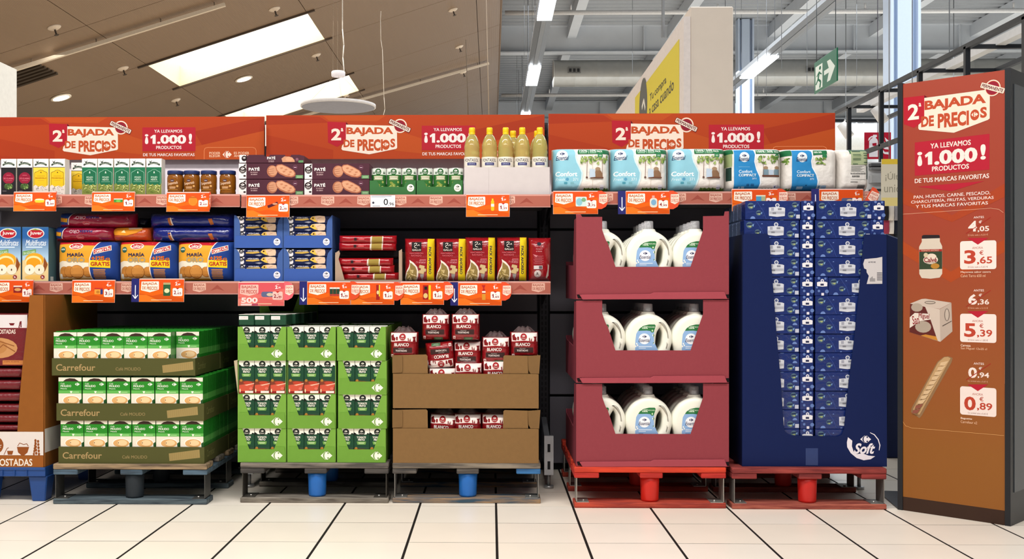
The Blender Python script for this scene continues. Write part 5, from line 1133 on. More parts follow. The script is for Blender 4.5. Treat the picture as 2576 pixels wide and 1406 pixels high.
# --- tea boxes
def tea(style):
    w, h, d = 39 * kU, 91 * kU, .05; base = {'black': '#221f22', 'yellow': '#dcd8c8', 'green': '#2c7a55'}[style]
    t = thing('tea_box', 'x', 'tea box', (0, 0, 0), 'tea boxes on the top shelf'); q = MB(); q.box(0, w, 0, d, 0, h, mat('#d9d2c4', .3)); part('carton', q.mesh('carton', bev=.0008), t)
    a = Art(kU, 0, 91); W_ = '#eae2e0'
    a.rect(.4, .3, 38.6, 22, W_); a.poly([(4, 14), (10, 10), (19, 8.5), (28, 10), (35, 14), (34, 18.5), (27, 15), (19, 13.5), (11, 15), (5, 18.5)], '#28382c'); a.text('HORNIMANS', 6.5, 11.2, 32.5, 14.2, '#b8c4b4', .02); a.poly([(6, 4), (10, 8), (15, 4), (12, 10), (9, 10)], '#28382c')
    if style == 'black':
        a.rect(.4, 22, 38.6, 90.5, '#242024'); a.ell(19.5, 49, 15, 15, '#8c1a34', 20); a.text('TÉ CLASSIC', 6.5, 47.5, 32.5, 51.5, '#e07a8a', .02); a.rect(14, 41, 25, 42, '#d86a7a'); a.rect(12, 55, 28, 56, '#c05a6a'); a.ell(19.5, 70, 12, 8, '#3a4a2a', 12)
        speck(a, 8, 62, 31, 79, 24, ['#6f9a4c', '#a8c878', '#4c6a34'], 1, 3.2, 2); a.rect(4, 81, 14, 82, '#8a8488')
    elif style == 'yellow':
        a.rect(.4, 21, 38.6, 22.4, '#4a4030'); a.rect(.4, 22.4, 38.6, 72, '#e6c64a'); a.poly([(3, 68), (3, 36), (6, 33), (11, 32), (15, 29), (20, 28), (25, 29), (29, 32), (34, 33), (36, 36), (36, 68)], '#7a5c18'); a.poly([(4, 68), (4, 36.6), (7, 34), (11.5, 33), (15.5, 30), (20, 29), (24.5, 30), (28.5, 33), (33, 34), (35, 36.6), (35, 68)], '#e6b51e')
        a.text('MANZANILLA', 5.5, 47, 34, 50.5, '#a8781a', .02); a.rect(10, 43, 30, 44, '#b8881e'); a.rect(12, 55, 28, 56, '#c8962a'); a.poly([(20, 32), (22, 36), (18, 36)], '#5a4418')
        a.poly([(.4, 90.5), (.4, 70), (6, 66), (14, 71), (22, 68), (30, 72), (38.6, 66), (38.6, 90.5)], '#d9cfc6'); speck(a, 1, 68, 38, 90, 44, ['#5a4c44', '#8a7468', '#b0a090', '#6a5448'], .6, 1.7, 3)
    else:
        a.rect(.4, 22, 38.6, 70, '#1f6b4a'); a.poly([(3, 64), (3, 36), (6, 33), (11, 31), (15, 28), (20, 27), (25, 28), (29, 31), (34, 33), (36, 36), (36, 64)], '#7fae98'); a.poly([(4, 64), (4, 36.6), (7, 34), (11.5, 32), (15.5, 29), (20, 28), (24.5, 29), (28.5, 32), (33, 34), (35, 36.6), (35, 64)], '#1c6445')
        a.text('POLEO', 12, 45, 28, 49.5, '#c8dcc8', .02); a.text('MENTA', 12, 51, 28, 55.5, '#c8dcc8', .02); a.poly([(20, 31), (22, 37), (18, 37)], '#d8e8d4'); a.rect(9, 58, 31, 58.8, '#9ac0a8')
        a.poly([(.4, 90.5), (.4, 66), (5, 62), (10, 67), (16, 64), (22, 69), (28, 64), (34, 68), (38.6, 62), (38.6, 90.5)], '#7c8440'); speck(a, 1, 64, 38, 90, 70, ['#a9b060', '#5c6a2c', '#c4c680', '#6f8038'], 1.4, 4.2, 4)
    part('print', a.mesh('print'), t); return t
TB, TY, TG = tea('black'), tea('yellow'), tea('green'); used = set()
def puts(proto, px, Y, z, lab, rz=None):
    X = PXX(px, Y)
    if id(proto) not in used: used.add(id(proto)); proto.location = (X, Y, z); proto['label'] = lab; return proto
    return dup(proto, (X, Y, z), lab, rz)
for i, px in enumerate((2.5, 43)): puts(TB, px, YU, Z1, 'white-topped black tea box with dark red disc, ' + ('leftmost' if i == 0 else 'right one') + ' of the pair')
for i, px in enumerate((83.5, 125)): puts(TY, px, YU, Z1, 'white-topped yellow camomile tea box, ' + ('left one of the front pair' if i == 0 else 'right one of the front pair'))
puts(TY, 179, YU + .14, Z1, 'yellow camomile tea box set back, half behind the green boxes')
for i, px in enumerate((206, 246, 287, 327, 368)): puts(TG, px, YU, Z1, 'white-topped green mint tea box, %s of five' % pos(i, 5))
for r_ in (1, 2): puts(TY, 125, YU + r_ * .051, Z1, 'camomile tea box %s behind the right front yellow one' % WORDS[r_]); puts(TG, 368, YU + r_ * .051, Z1, 'mint tea box %s behind the rightmost green one' % WORDS[r_])
# --- jam jars
def jar():
    s = kU; t = thing('jam_jar', 'x', 'jar', (0, 0, 0), 'amber jam jars'); R = 20.6 * s; m = mat('#8f5412', .12, trans=.2, coat=.5, var=.12, sc=50)
    q = MB(); q.lathe([(R * .86, 0), (R * .96, .003), (R * .98, .012), (R * .93, .02), (R, .028), (R, .072), (R * .96, .08), (R * .86, .087), (R * .84, .09)], m, 28, R, R); part('glass_jar', q.mesh('glass_jar'), t)
    q = MB(); q.lathe([(R * .96, .088), (R * .98, .0885), (R * .98, .1015), (R * .94, .104), (.001, .1045)], mat('#1c2c60', .4), 28, R, R); part('lid', q.mesh('lid'), t)
    a = Art(s, 0, 0); a = Art(s / 9.908, 150, 1222)
    C_ = '#e8b88a'; a.ell(325, 872, 58, 34, '#4a3040', 16); a.text('helios', 290, 862, 360, 884, '#e8dcd0', .02); a.text('Temporada', 175, 900, 480, 990, '#efc8a4', .02, .4, rot=-8); a.ell(465, 1010, 30, 26, '#e0a860', 10); a.rect(235, 1025, 420, 1040, C_); a.rect(245, 1055, 412, 1070, C_); a.rect(160, 1092, 480, 1100, '#d8983c')
    cxx = R
    part('label', a.mesh('label', lambda x, z, off: (R + (R + off) * math.sin((x - cxx) / R * .9), R - (R + off) * math.cos((x - cxx) / R * .9), z), .008, 0), t)
    return t
JR = jar(); rots = (.05, .0, -.35, -.25)
for i, px in enumerate((415, 456.5, 499.5, 547.5)):
    o = puts(JR, px, YU, Z1, 'amber jam jar with navy lid, %s of four' % pos(i, 4))
# --- pate boxes
Zm = Z1 - .003
def pate(wpx, hpx):
    t = thing('pate_box', 'x', 'box', (0, 0, 0), 'burgundy pate boxes'); w, h = wpx * kU, hpx * kU
    q = MB(); q.box(0, w, 0, .19, 0, h, mat('#461829', .45)); part('carton', q.mesh('carton', bev=.0012), t)
    sx = wpx / 165.0; a = Art(kU / 4.017, 82, 705 + 4.017 * hpx - 4.017 * 39.5 + 158); a.x0 = 82
    W_ = '#e6dfdc'
    a.rect(83, 707, 160, 860, W_); a.ell(122, 770, 37, 37, '#241418', 20); mini_logo(a, 122, 758, 42, W_); a.text("Classic'", 96, 772, 148, 796, W_, 0, .3); a.poly([(128, 730), (155, 708), (150, 738)], '#241418'); a.ell(142, 832, 14, 9, '#241418', 8)
    a.text('PATÉ', 183, 742, 295, 780, W_, .06); a.text('DE HÍGADO', 202, 789, 275, 801, '#d8b8b8', .02); a.text('DE CERDO', 206, 811, 270, 823, '#d8b8b8', .02)
    a.ell(422, 785, 54, 60, '#a8684c', 18); a.ell(430, 780, 46, 48, '#c48c6c', 16); a.poly([(455, 740), (475, 718), (520, 714), (580, 740), (640, 775), (660, 805), (655, 835), (620, 848), (560, 842), (500, 815), (465, 780)], '#a8644a'); a.poly([(465, 742), (482, 726), (520, 722), (578, 748), (634, 780), (650, 806), (640, 828), (612, 836), (560, 826), (505, 802), (474, 774)], '#d09a78')
    for x_, y_ in ((500, 750), (545, 765), (590, 790), (525, 785), (575, 815)): a.poly([(x_, y_), (x_ + 26, y_ - 6), (x_ + 34, y_ + 6), (x_ + 12, y_ + 14)], '#b87858')
    for k_ in range(3): a.line([(382, 770 + k_ * 20), (440, 760 + k_ * 22)], 3, '#8c5038')
    a.ell(656, 746, 22, 22, '#7c5060', 16); a.ell(656, 746, 19, 19, '#52243a', 16); a.rect(643, 744, 668, 750, '#c8b0b8'); a.rect(660, 824, 736, 858, '#5d8a5c'); a.rect(672, 834, 726, 838, '#b8d0a8'); a.rect(672, 845, 726, 849, '#b8d0a8')
    part('print', a.mesh('print'), t); return t
PB = pate(164, 39.5)
puts(PB, 600.5, YU, Zm, 'burgundy pate box, lower left of the stack'); puts(PB, 600.5, YU, Zm + 40.6 * kU, 'burgundy pate box, left side of the stack, second up')
puts(PB, 765.5, YU, Zm, 'burgundy pate box, lower right of the stack'); o = puts(PB, 766, YU, Zm + 39.8 * kU, 'burgundy pate box, top of the right pair')
t = thing('pate_box', 'opened burgundy pate box with torn notched rim, at the very top left', 'box', (PXX(602, YU), YU + .001, Zm + 81.4 * kU), 'burgundy pate boxes'); w = 164 * kU; h = 20 * kU
q = MB(); m = mat('#461829', .45); N = [(0, 0), (0, h)]
q.prism([(0, 0), (w, 0), (w, h * .85), (w * .92, h), (w * .8, h), (w * .79, h * .8), (w * .71, h * .8), (w * .7, h), (w * .47, h), (w * .46, h * .8), (w * .39, h * .8), (w * .38, h), (w * .14, h), (w * .13, h * .85), (w * .11, h), (0, h)], 0, .003, m)
q.box(0, .003, .003, .19, 0, h, m); q.box(w - .003, w, .003, .19, 0, h * .85, m); q.box(.003, w - .003, .187, .19, 0, h, m); q.box(.003, w - .003, .003, .187, 0, .003, m); part('open_carton', q.mesh('open_carton'), t)
a = Art(kU / 4.017, 92, 542); a.rect(93, 462, 160, 541, '#e6dfdc'); a.ell(142, 498, 28, 28, '#241418', 18); mini_logo(a, 142, 492, 30, '#e6dfdc'); a.text('PATÉ', 374, 475, 458, 508, '#e6dfdc', .05); a.text('DE HÍGADO', 388, 516, 446, 524, '#d8b8b8', .01); a.text('DE CERDO', 390, 528, 444, 536, '#d8b8b8', .01)
a.poly([(520, 500), (550, 478), (600, 480), (650, 510), (655, 535), (530, 535)], '#c48c6c'); a.ell(600, 505, 40, 22, '#d09a78', 14); a.ell(678, 508, 15, 15, '#7c5060', 12); a.rect(692, 518, 742, 541, '#5d8a5c'); part('print', a.mesh('print'), t)
# --- green can trays
mgc = mat('#2f6a34', .45)
def cantray():
    t = thing('can_tray', 'x', 'tray', (0, 0, 0), 'green can trays'); k = kU / 4.017; w = 465 * k
    def c(x, y): return ((x - 1405) * k, (868 - y) * k)
    q = MB(); q.prism([c(*v) for v in ((1405, 868), (1405, 722), (1480, 726), (1500, 772), (1505, 785), (1750, 788), (1770, 740), (1785, 725), (1870, 722), (1870, 868))], 0, .002, mgc); part('front_panel', q.mesh('front_panel'), t)
    q = MB(); h = 145 * k; D = .155
    q.box(0, .002, .002, D, 0, h, mgc); q.box(w - .002, w, .002, D, 0, h, mgc); q.box(.002, w - .002, D - .002, D, 0, h, mgc); q.box(.002, w - .002, .002, D - .002, 0, .002, mgc); part('tray_walls', q.mesh('tray_walls'), t)
    a = Art(k, 1405, 868); a.ell(1818, 798, 36, 38, '#ece8e0', 22); mini_logo(a, 1820, 786, 36, '#1c2a20'); a.text("Classic'", 1794, 800, 1844, 818, '#1c2a20', 0, .3); part('seal', a.mesh('seal'), t); return t
def can():
    t = thing('food_can', 'x', 'can', (0, 0, 0), 'green food cans'); k = kU / 4.017; R = 76 * k; h = 268 * k
    q = MB(); q.lathe([(R * .97, 0), (R, .001), (R, .0025), (R * .985, .004), (R * .985, h - .004), (R, h - .0025), (R, h - .0005), (R * .96, h)], mat('#b8b8b4', .25, .8), 28, R, R); part('tin', q.mesh('tin'), t)
    a = Art(k, 1562, 868)
    a.rect(1440, 604, 1836, 668, '#dfe4dc'); a.rect(1440, 668, 1836, 860, '#2f6a2f'); a.poly([(1500, 668), (1600, 668), (1640, 690), (1690, 668), (1760, 668), (1760, 640), (1500, 650)], '#cdd8cc') if False else None
    a.ell(1639, 640, 32, 34, '#2a5c30', 18); mini_logo(a, 1639, 630, 34, '#e8ece4'); a.text("Classic'", 1614, 642, 1664, 658, '#e8ece4', 0, .3)
    for x_ in (1575, 1590, 1690, 1705): a.poly([(x_, 655), (x_ + 8, 628), (x_ + 12, 650), (x_ + 22, 640), (x_ + 10, 662)], '#3a5a3e')
    a.poly([(1590, 680), (1690, 680), (1685, 700), (1690, 722), (1590, 722), (1595, 700)], '#a8a888'); a.text('GUISANTES', 1600, 684, 1680, 696, '#f0ead8', .02); a.rect(1604, 704, 1676, 710, '#f0ead8')
    for i in range(22): r1 = random.Random(i); a.ell(1639 + r1.uniform(-52, 52), 780 + r1.uniform(-38, 38), 13, 13, ['#9aa858', '#7c8c3c', '#b8c070'][i % 3], 8)
    part('label', a.mesh('label', lambda x, z, off: (R + (R * .985 + off) * math.sin((x - R) / R), R - (R * .985 + off) * math.cos((x - R) / R), z), .006, 0), t); return t
CT, CN = cantray(), can()
for i, px in enumerate((930, 1048)):
    puts(CT, px, YU, Zm, 'dark green low cardboard tray of cans, ' + ('left' if i == 0 else 'right') + ' of two')
    for j in range(3):
        X = PXX(px, YU) + .0035 + j * 38.6 * kU; lab = 'green food can with white top, %s of three in the %s tray' % (('left', 'middle', 'right')[j], ('left', 'right')[i])
        if id(CN) not in used: used.add(id(CN)); CN.location = (X, YU + .004, Zm + .0025); CN['label'] = lab
        else: dup(CN, (X, YU + .004, Zm + .0025), lab)
# --- oil carton and bottles
t = thing('oil_carton', 'plain white cardboard carton holding oil bottles', 'cardboard box', (PXX(1168, YU), YU, Zm)); k = kU; w = 214 * k; h = 69 * k; m = mat('#c9c0bf', .6, var=.03); D = .20
q = MB(); q.box(0, w, 0, .004, 0, h, m); part('front_panel', q.mesh('front_panel'), t)
q = MB(); q.box(0, .004, .004, D, 0, h, m); q.box(w - .004, w, .004, D, 0, h, m); q.box(.004, w - .004, D - .004, D, 0, h, m); q.box(.004, w - .004, .004, D - .004, 0, .004, m); q.box(61 * k, 61.4 * k, -.0004, .0, 0, h, mat('#b0a8a6')); part('box_walls', q.mesh('box_walls'), t)
def oil():
    t = thing('oil_bottle', 'x', 'bottle', (0, 0, 0), 'sunflower oil bottles'); R = 20 * kU; zt = 145 * kU; m = mat('#e3d681', .05, trans=.6, ior=1.2, var=0, coat=.6)
    H = lambda y: (486.5 - y) * kU                       # heights straight from the photo's shelf line
    q = MB(); q.lathe([(R * .9, 0), (R, .006), (R, H(415)), (R * .97, H(396)), (R * 1.0, H(392)), (R * .94, H(387)), (R * 1.0, H(381)), (R * .95, H(376)), (R * .99, H(370)), (R * .95, H(362)), (R * .83, H(351)), (R * .62, H(341)), (R * .40, H(336)), (R * .34, H(334)), (R * .33, H(330))], m, 24, R, R); part('bottle_body', q.mesh('bottle_body'), t)
    q = MB(); q.lathe([(R * .36, H(336)), (R * .40, H(334)), (R * .40, H(332)), (R * .36, H(331)), (R * .40, H(330)), (R * .39, H(320)), (R * .34, H(317.5)), (.0005, H(317.4))], mat('#f2c414', .35), 20, R, R); part('cap', q.mesh('cap'), t)
    a = Art(kU / 4.017, 0, 0); a.x0 = 110; a.yb = 585 + (486.5 - 415.6) * 4.017
    a.rect(40, 495, 340, 700, '#e6ddd0'); a.text('FONTASOL', 112, 512, 262, 545, '#26222c', .02); a.rect(142, 552, 238, 582, '#3c3c6c'); a.text('GIRASOL', 156, 560, 226, 572, '#b8bcd8', .02)
    part('label', a.mesh('label', lambda x, z, off: (R + (R + off) * math.sin((x - R) / R), R - (R + off) * math.cos((x - R) / R), z), .006, 0), t); return t
OB = oil()
for i, px in enumerate((1187, 1231.5, 1272.5, 1314.5, 1359)):
    dz = (0, .001, -.001, .001, .001)[i]
    X = PXX(px, YU) - 20 * kU; lab = 'golden oil bottle with yellow cap, %s of the five in front' % pos(i, 5)
    if i == 0: OB.location = (X, YU + .008, Zm + .0045); OB['label'] = lab; used.add(id(OB))
    else: dup(OB, (X, YU + .008, Zm + .0045), lab)
dup(OB, (PXX(1291, YU + .1) - 20 * kU, YU + .102, Zm + .0045), 'golden oil bottle behind, between third and fourth front bottles'); dup(OB, (PXX(1352, YU + .1) - 20 * kU, YU + .102, Zm + .0045), 'golden oil bottle behind the rightmost front bottle')
# --- paper roll packs
Yp = 4.515; kp = K(1800, Yp); mw = mat('#e9e3dc', .35, bump=(40, .35), var=.02)
def paper(wpx, hpx, style):
    t = thing('paper_roll_pack', 'x', 'paper pack', (0, 0, 0), 'paper roll packs'); w, h = wpx * kp, hpx * kp
    bb, wf = bag(w, h, .24, 9, 9, mw, .0022, wpx, 28, 24); part('wrapped_rolls', bb.mesh('wrapped_rolls'), t); k4 = kp / 4.017
    if style == 'light':
        a = Art(k4, 1010, 832); b1, b2 = '#8cc3d4', '#a9d4e0'
        a.poly([(1018, 388), (1205, 384), (1238, 398), (1250, 440), (1245, 480), (1258, 530), (1290, 590), (1312, 640), (1308, 700), (1285, 770), (1262, 824), (1016, 826)], '#c8e0e6'); a.poly([(1018, 388), (1190, 384), (1222, 398), (1234, 440), (1232, 480), (1246, 535), (1275, 590), (1296, 640), (1292, 700), (1268, 770), (1240, 824), (1016, 826)], b1)
        a.ell(1102, 462, 56, 56, '#e2eaee', 24); mini_logo(a, 1104, 447, 52, '#1c2658'); a.text('Essential', 1040, 468, 1170, 512, '#1c2658', .02, .35)
        a.text('Confort', 1036, 628, 1254, 676, '#f4f8f8', .04); a.text('Fresh', 1036, 692, 1128, 722, '#d4e8ee', .0, .3); a.ell(1153, 706, 17, 17, '#5a9ec0', 8); a.text('371', 1210, 692, 1262, 722, '#d4e8ee', .02); a.rrect(1120, 732, 1154, 756, 6, '#4c94a8'); a.rrect(1184, 732, 1220, 756, 6, '#7ab0bc')
        a.poly([(1258, 428), (1270, 394), (1590, 402), (1590, 448), (1260, 450)], '#1e6b40'); a.text('100%', 1276, 402, 1358, 428, '#e4eee0', .04); a.rect(1276, 434, 1352, 440, '#a8ccb0'); a.text('50%', 1382, 402, 1446, 428, '#e4eee0', .04); a.text('PACK', 1454, 410, 1510, 432, '#e4eee0', .04); a.rect(1382, 434, 1446, 440, '#a8ccb0'); a.line([(1369, 400), (1369, 444)], 3, '#e4eee0')
        a.ell(1486, 466, 26, 26, '#2c7a4c', 16); a.text('VO', 1472, 458, 1500, 474, '#e4eee0', .02)
        speck(a, 1262, 448, 1590, 570, 54, ['#7f9e4c', '#a4b96c', '#5f8038', '#93a85a'], 10, 26, 7)
        a.line([(1354, 520), (1350, 690)], 5, '#7a5a4a'); a.line([(1508, 500), (1508, 690)], 4, '#8a7060'); a.line([(1408, 450), (1408, 780)], 3, '#c8b8a4')
        a.ell(1462, 602, 26, 20, '#a08468', 14); a.poly([(1436, 620), (1490, 618), (1508, 650), (1512, 688), (1432, 688), (1436, 660)], '#86664e'); a.poly([(1396, 630), (1440, 632), (1440, 648), (1398, 640)], '#9a7a60'); a.rect(1384, 684, 1518, 698, '#6a4434'); a.poly([(1378, 600), (1432, 606), (1436, 684), (1376, 690)], '#b9c8d8'); a.ell(1350, 688, 12, 10, '#5a3e34', 8)
        a.poly([(1315, 826), (1322, 796)] + [(1330 + i * 20, 788 + (i % 2) * 16) for i in range(13)] + [(1588, 826)], '#6c8a3c'); speck(a, 1318, 786, 1588, 822, 30, ['#8ea84c', '#4f7030'], 6, 16, 8); a.rrect(1482, 762, 1524, 806, 8, '#e8e8f0'); a.text('x12', 1486, 782, 1520, 798, '#3c4c90', .04)
    elif style == 'compact':
        a = Art(k4, 202, 822); C1 = '#2c86c2'
        a.rect(206, 386, 262, 440, '#1e6b40'); a.rect(206, 440, 252, 570, '#9aaa78'); a.rect(212, 576, 248, 710, '#26423a')
        a.poly([(268, 400), (440, 390), (478, 400), (490, 450), (480, 520), (500, 600), (535, 680), (540, 740), (520, 818), (268, 818)], '#e8ecf0'); a.poly([(268, 400), (432, 391), (466, 402), (476, 450), (468, 522), (490, 605), (522, 680), (526, 740), (500, 818), (268, 818)], C1)
        a.ell(370, 474, 50, 52, '#e6ecf0', 24); mini_logo(a, 370, 460, 46, '#1c2658'); a.text('Essential', 312, 474, 422, 514, '#1c2658', .02, .35); a.text('Confort', 314, 604, 450, 636, '#e8f2f8', .02); a.text('COMPACT', 312, 644, 488, 672, '#e8f2f8', .05); a.text('371', 448, 684, 488, 700, '#e8f2f8', .02); a.rect(312, 572, 424, 576, '#7ab8e0'); a.rrect(390, 744, 420, 768, 6, '#1c5a8c'); a.rrect(432, 744, 466, 768, 6, '#1c5a8c'); a.rect(312, 774, 330, 790, '#a8d0ea'); a.rect(340, 772, 372, 792, '#a8d0ea')
        a.poly([(484, 440), (492, 396), (758, 400), (758, 440)], '#1e6b40'); a.text('100%', 498, 404, 578, 430, '#e4eee0', .04); a.text('50%', 600, 404, 660, 430, '#e4eee0', .04); a.text('PACK', 672, 412, 724, 430, '#e4eee0', .04); a.line([(588, 402), (588, 436)], 3, '#e4eee0')
        a.ell(702, 466, 24, 24, '#2c7a4c', 16); a.text('VO', 690, 458, 714, 474, '#e4eee0', .02); speck(a, 494, 442, 758, 560, 40, ['#7f9e4c', '#a4b96c', '#5f8038'], 10, 24, 9)
        for x_ in (584, 698): a.ell(x_, 584, 24, 18, '#a08468', 12); a.poly([(x_ - 28, 600), (x_ + 28, 600), (x_ + 30, 660), (x_ - 30, 660)], '#7a93a0')
        a.rect(548, 656, 730, 674, '#6a4434'); a.poly([(615, 600), (668, 606), (660, 656), (622, 656)], '#b9c8d8'); a.line([(560, 500), (560, 660)], 4, '#8a7060'); a.line([(722, 500), (722, 660)], 4, '#8a7060')
        a.poly([(545, 818), (550, 796)] + [(556 + i * 16, 784 + (i % 2) * 16) for i in range(13)] + [(756, 818)], '#6c8a3c'); a.rrect(660, 758, 698, 792, 6, '#e8e8f0'); a.text('4', 670, 764, 688, 786, '#3c4c90', .04); a.rrect(704, 762, 740, 792, 6, '#c8ccd8')
    elif style == 'compact2':
        a = Art(k4, 765, 805)
        a.rect(768, 384, 848, 446, '#1e6b40'); speck(a, 768, 446, 848, 560, 14, ['#7f9e4c', '#a4b96c', '#5f8038'], 10, 24, 9)
        a.poly([(850, 388), (1035, 384), (1060, 400), (1066, 450), (1052, 500), (1062, 560), (1104, 640), (1120, 700), (1112, 800), (850, 802)], '#e8ecf0'); a.poly([(850, 388), (1025, 385), (1046, 400), (1052, 450), (1040, 500), (1050, 565), (1090, 640), (1105, 700), (1098, 800), (850, 802)], '#2c86c2')
        a.ell(952, 460, 50, 52, '#e6ecf0', 24); mini_logo(a, 952, 446, 46, '#1c2658'); a.text('Essential', 892, 462, 1006, 502, '#1c2658', .02, .35); a.text('Confort', 898, 594, 1035, 622, '#e8f2f8', .02); a.text('COMPACT', 898, 632, 1070, 660, '#e8f2f8', .05); a.text('371', 1030, 672, 1068, 690, '#e8f2f8', .02); a.rect(900, 756, 962, 780, '#a8d0ea'); a.rrect(984, 738, 1000, 750, 4, '#1c5a8c')
        a.poly([(1062, 420), (1070, 386), (1206, 388), (1200, 430), (1062, 440)], '#1e6b40'); a.text('100% 50%', 1072, 400, 1150, 420, '#e4eee0', .03); a.ell(1176, 450, 24, 24, '#2c7a4c', 16); speck(a, 1066, 446, 1200, 556, 20, ['#7f9e4c', '#a4b96c', '#5f8038'], 10, 24, 10)
        a.poly([(770, 802), (772, 776)] + [(780 + i * 15, 770 + (i % 2) * 14) for i in range(5)] + [(848, 802)], '#6c8a3c'); a.rrect(1104, 742, 1140, 776, 6, '#a8c8dc'); a.text('4', 1112, 748, 1130, 770, '#3c5c90', .04); a.rrect(1146, 746, 1196, 776, 6, '#90b0cc')
    else:
        a = Art(k4, 1335, 815); a.rect(1438, 384, 1645, 410, '#23603c'); a.rect(1438, 384, 1450, 436, '#23603c'); a.rect(1450, 408, 1640, 548, '#a9b48c')
        for x_, y_, w_, h_ in ((1464, 390, 84, 28), (1468, 440, 80, 6), (1468, 452, 84, 10), (1468, 480, 82, 6), (1468, 494, 82, 8), (1468, 536, 50, 8), (1574, 428, 60, 8), (1576, 450, 58, 8), (1576, 478, 58, 8), (1576, 520, 58, 8)): a.rect(x_, y_, x_ + w_, y_ + h_, '#3f5a44' if w_ != 84 or h_ > 20 else '#6f8462')
        for i in range(7): a.rect(1450, 558 + i * 9, 1580 - (i % 3) * 18, 562 + i * 9, '#a8a8a4')
        for i in range(14): a.rect(1446 + i * 11, 628 + (i % 3), 1452 + i * 11, 644, '#3c3c3c')
        for i in range(7): a.rect(1460 + i * 11, 656, 1467 + i * 11, 672, '#3c3c3c')
        a.rect(1444, 694, 1590, 697, '#8a8a88'); a.rect(1444, 718, 1516, 723, '#6a6a68'); a.rect(1606, 560, 1634, 694, '#2a423c')
        for i in range(12): a.rect(1518 + i * 6.2, 748, 1521 + i * 6.2 + (i % 2), 800, '#2c2c2c')
    part('print', a.mesh('print', wf, .010, .012), t); return t
P1, P2, P3, P4 = paper(146, 113.5, 'light'), paper(141.5, 112, 'compact'), paper(141.5, 111, 'compact2'), paper(78, 110, 'back')
for i, px in enumerate((1391.5, 1538, 1684.5)): puts(P1, px, Yp, Z3, 'pale blue and white paper roll pack, %s of three' % pos(i, 3))
puts(P2, 1830.5, Yp, Z3, 'deep blue paper roll pack with two bears on a swing'); puts(P3, 1971, Yp, Z3, 'deep blue paper roll pack half plain white, second from right'); puts(P4, 2112, Yp, Z3, 'white paper roll pack seen from its back label, at the right shelf end')
# ------------------------------------------------------------------ lower shelf
YL = 4.53; kL = K(600, YL)
def juice():
    t = thing('juice_carton', 'x', 'carton', (0, 0, 0), 'blue juice cartons'); k = kL / 4.017; w = 67 * kL; h = 137 * kL
    q = MB(); q.box(0, w, 0, .085, 0, h, mat('#27486c', .35)); part('brick', q.mesh('brick', bev=.002), t)
    a = Art(k, 222, 808); a.rect(224, 258, 492, 806, ramp('#a9c8de', '#1c5a9c', 60 * kL, 110 * kL)); a.rect(224, 258, 492, 270, '#3c6c9c')
    a.poly([(224, 600), (330, 560), (492, 620), (492, 806), (224, 806)], '#dfc58e')
    a.ell(362, 323, 88, 52, '#e6ddd8', 28); a.ell(362, 325, 78, 44, '#b01c2c', 28); a.poly([(310, 290), (360, 276), (410, 292), (360, 290)], '#7aa040'); a.text('Juver', 302, 302, 430, 346, '#f2eae4', .03)
    a.text('Multifrutas', 258, 388, 470, 448, '#eef4fa', .01, .35); a.rect(262, 458, 430, 468, '#d8e8f4'); a.poly([(228, 506), (365, 482), (365, 520), (228, 548)], '#6f9c58'); a.text('SIN AZÚCARES', 236, 500, 356, 530, '#e8f0dc', .0, rot=-9)
    a.ell(350, 590, 96, 68, '#e8a428', 20); a.ell(340, 610, 84, 60, '#f0dca0', 20); a.ell(340, 625, 74, 54, '#ef9a1e', 20); a.poly([(450, 560), (485, 640), (460, 700), (420, 740), (405, 730), (440, 660)], '#8a4a20'); a.ell(300, 690, 52, 52, '#efe6d0', 18); a.ell(400, 690, 52, 52, '#eadfc6', 18); a.ell(300, 692, 7, 12, '#5a3a20', 8); a.ell(398, 692, 7, 12, '#5a3a20', 8)
    a.ell(350, 770, 100, 26, '#e4b860', 16); a.ell(432, 766, 22, 22, '#8c1c24', 14); a.text('2L', 420, 756, 444, 776, '#f0e4dc', .05)
    part('print', a.mesh('print'), t)
    q = MB(); q.box(w, w + .0006, .004, .08, .002, h - .003, mat('#4c6c74', .4)); q.box(w, w + .001, .02, .05, .002, .02, pr('#c8ccc8')); part('side_print', q.mesh('side_print'), t); return t
JC = juice()
for i, px in enumerate((-83, -14, 55.5)): puts(JC, px, YL, Z2, 'blue fruit juice carton, ' + ('cut by the left edge of the picture' if i == 0 else ('left of the two in full view' if i == 1 else 'right of the two in full view, beside the biscuit bag')))
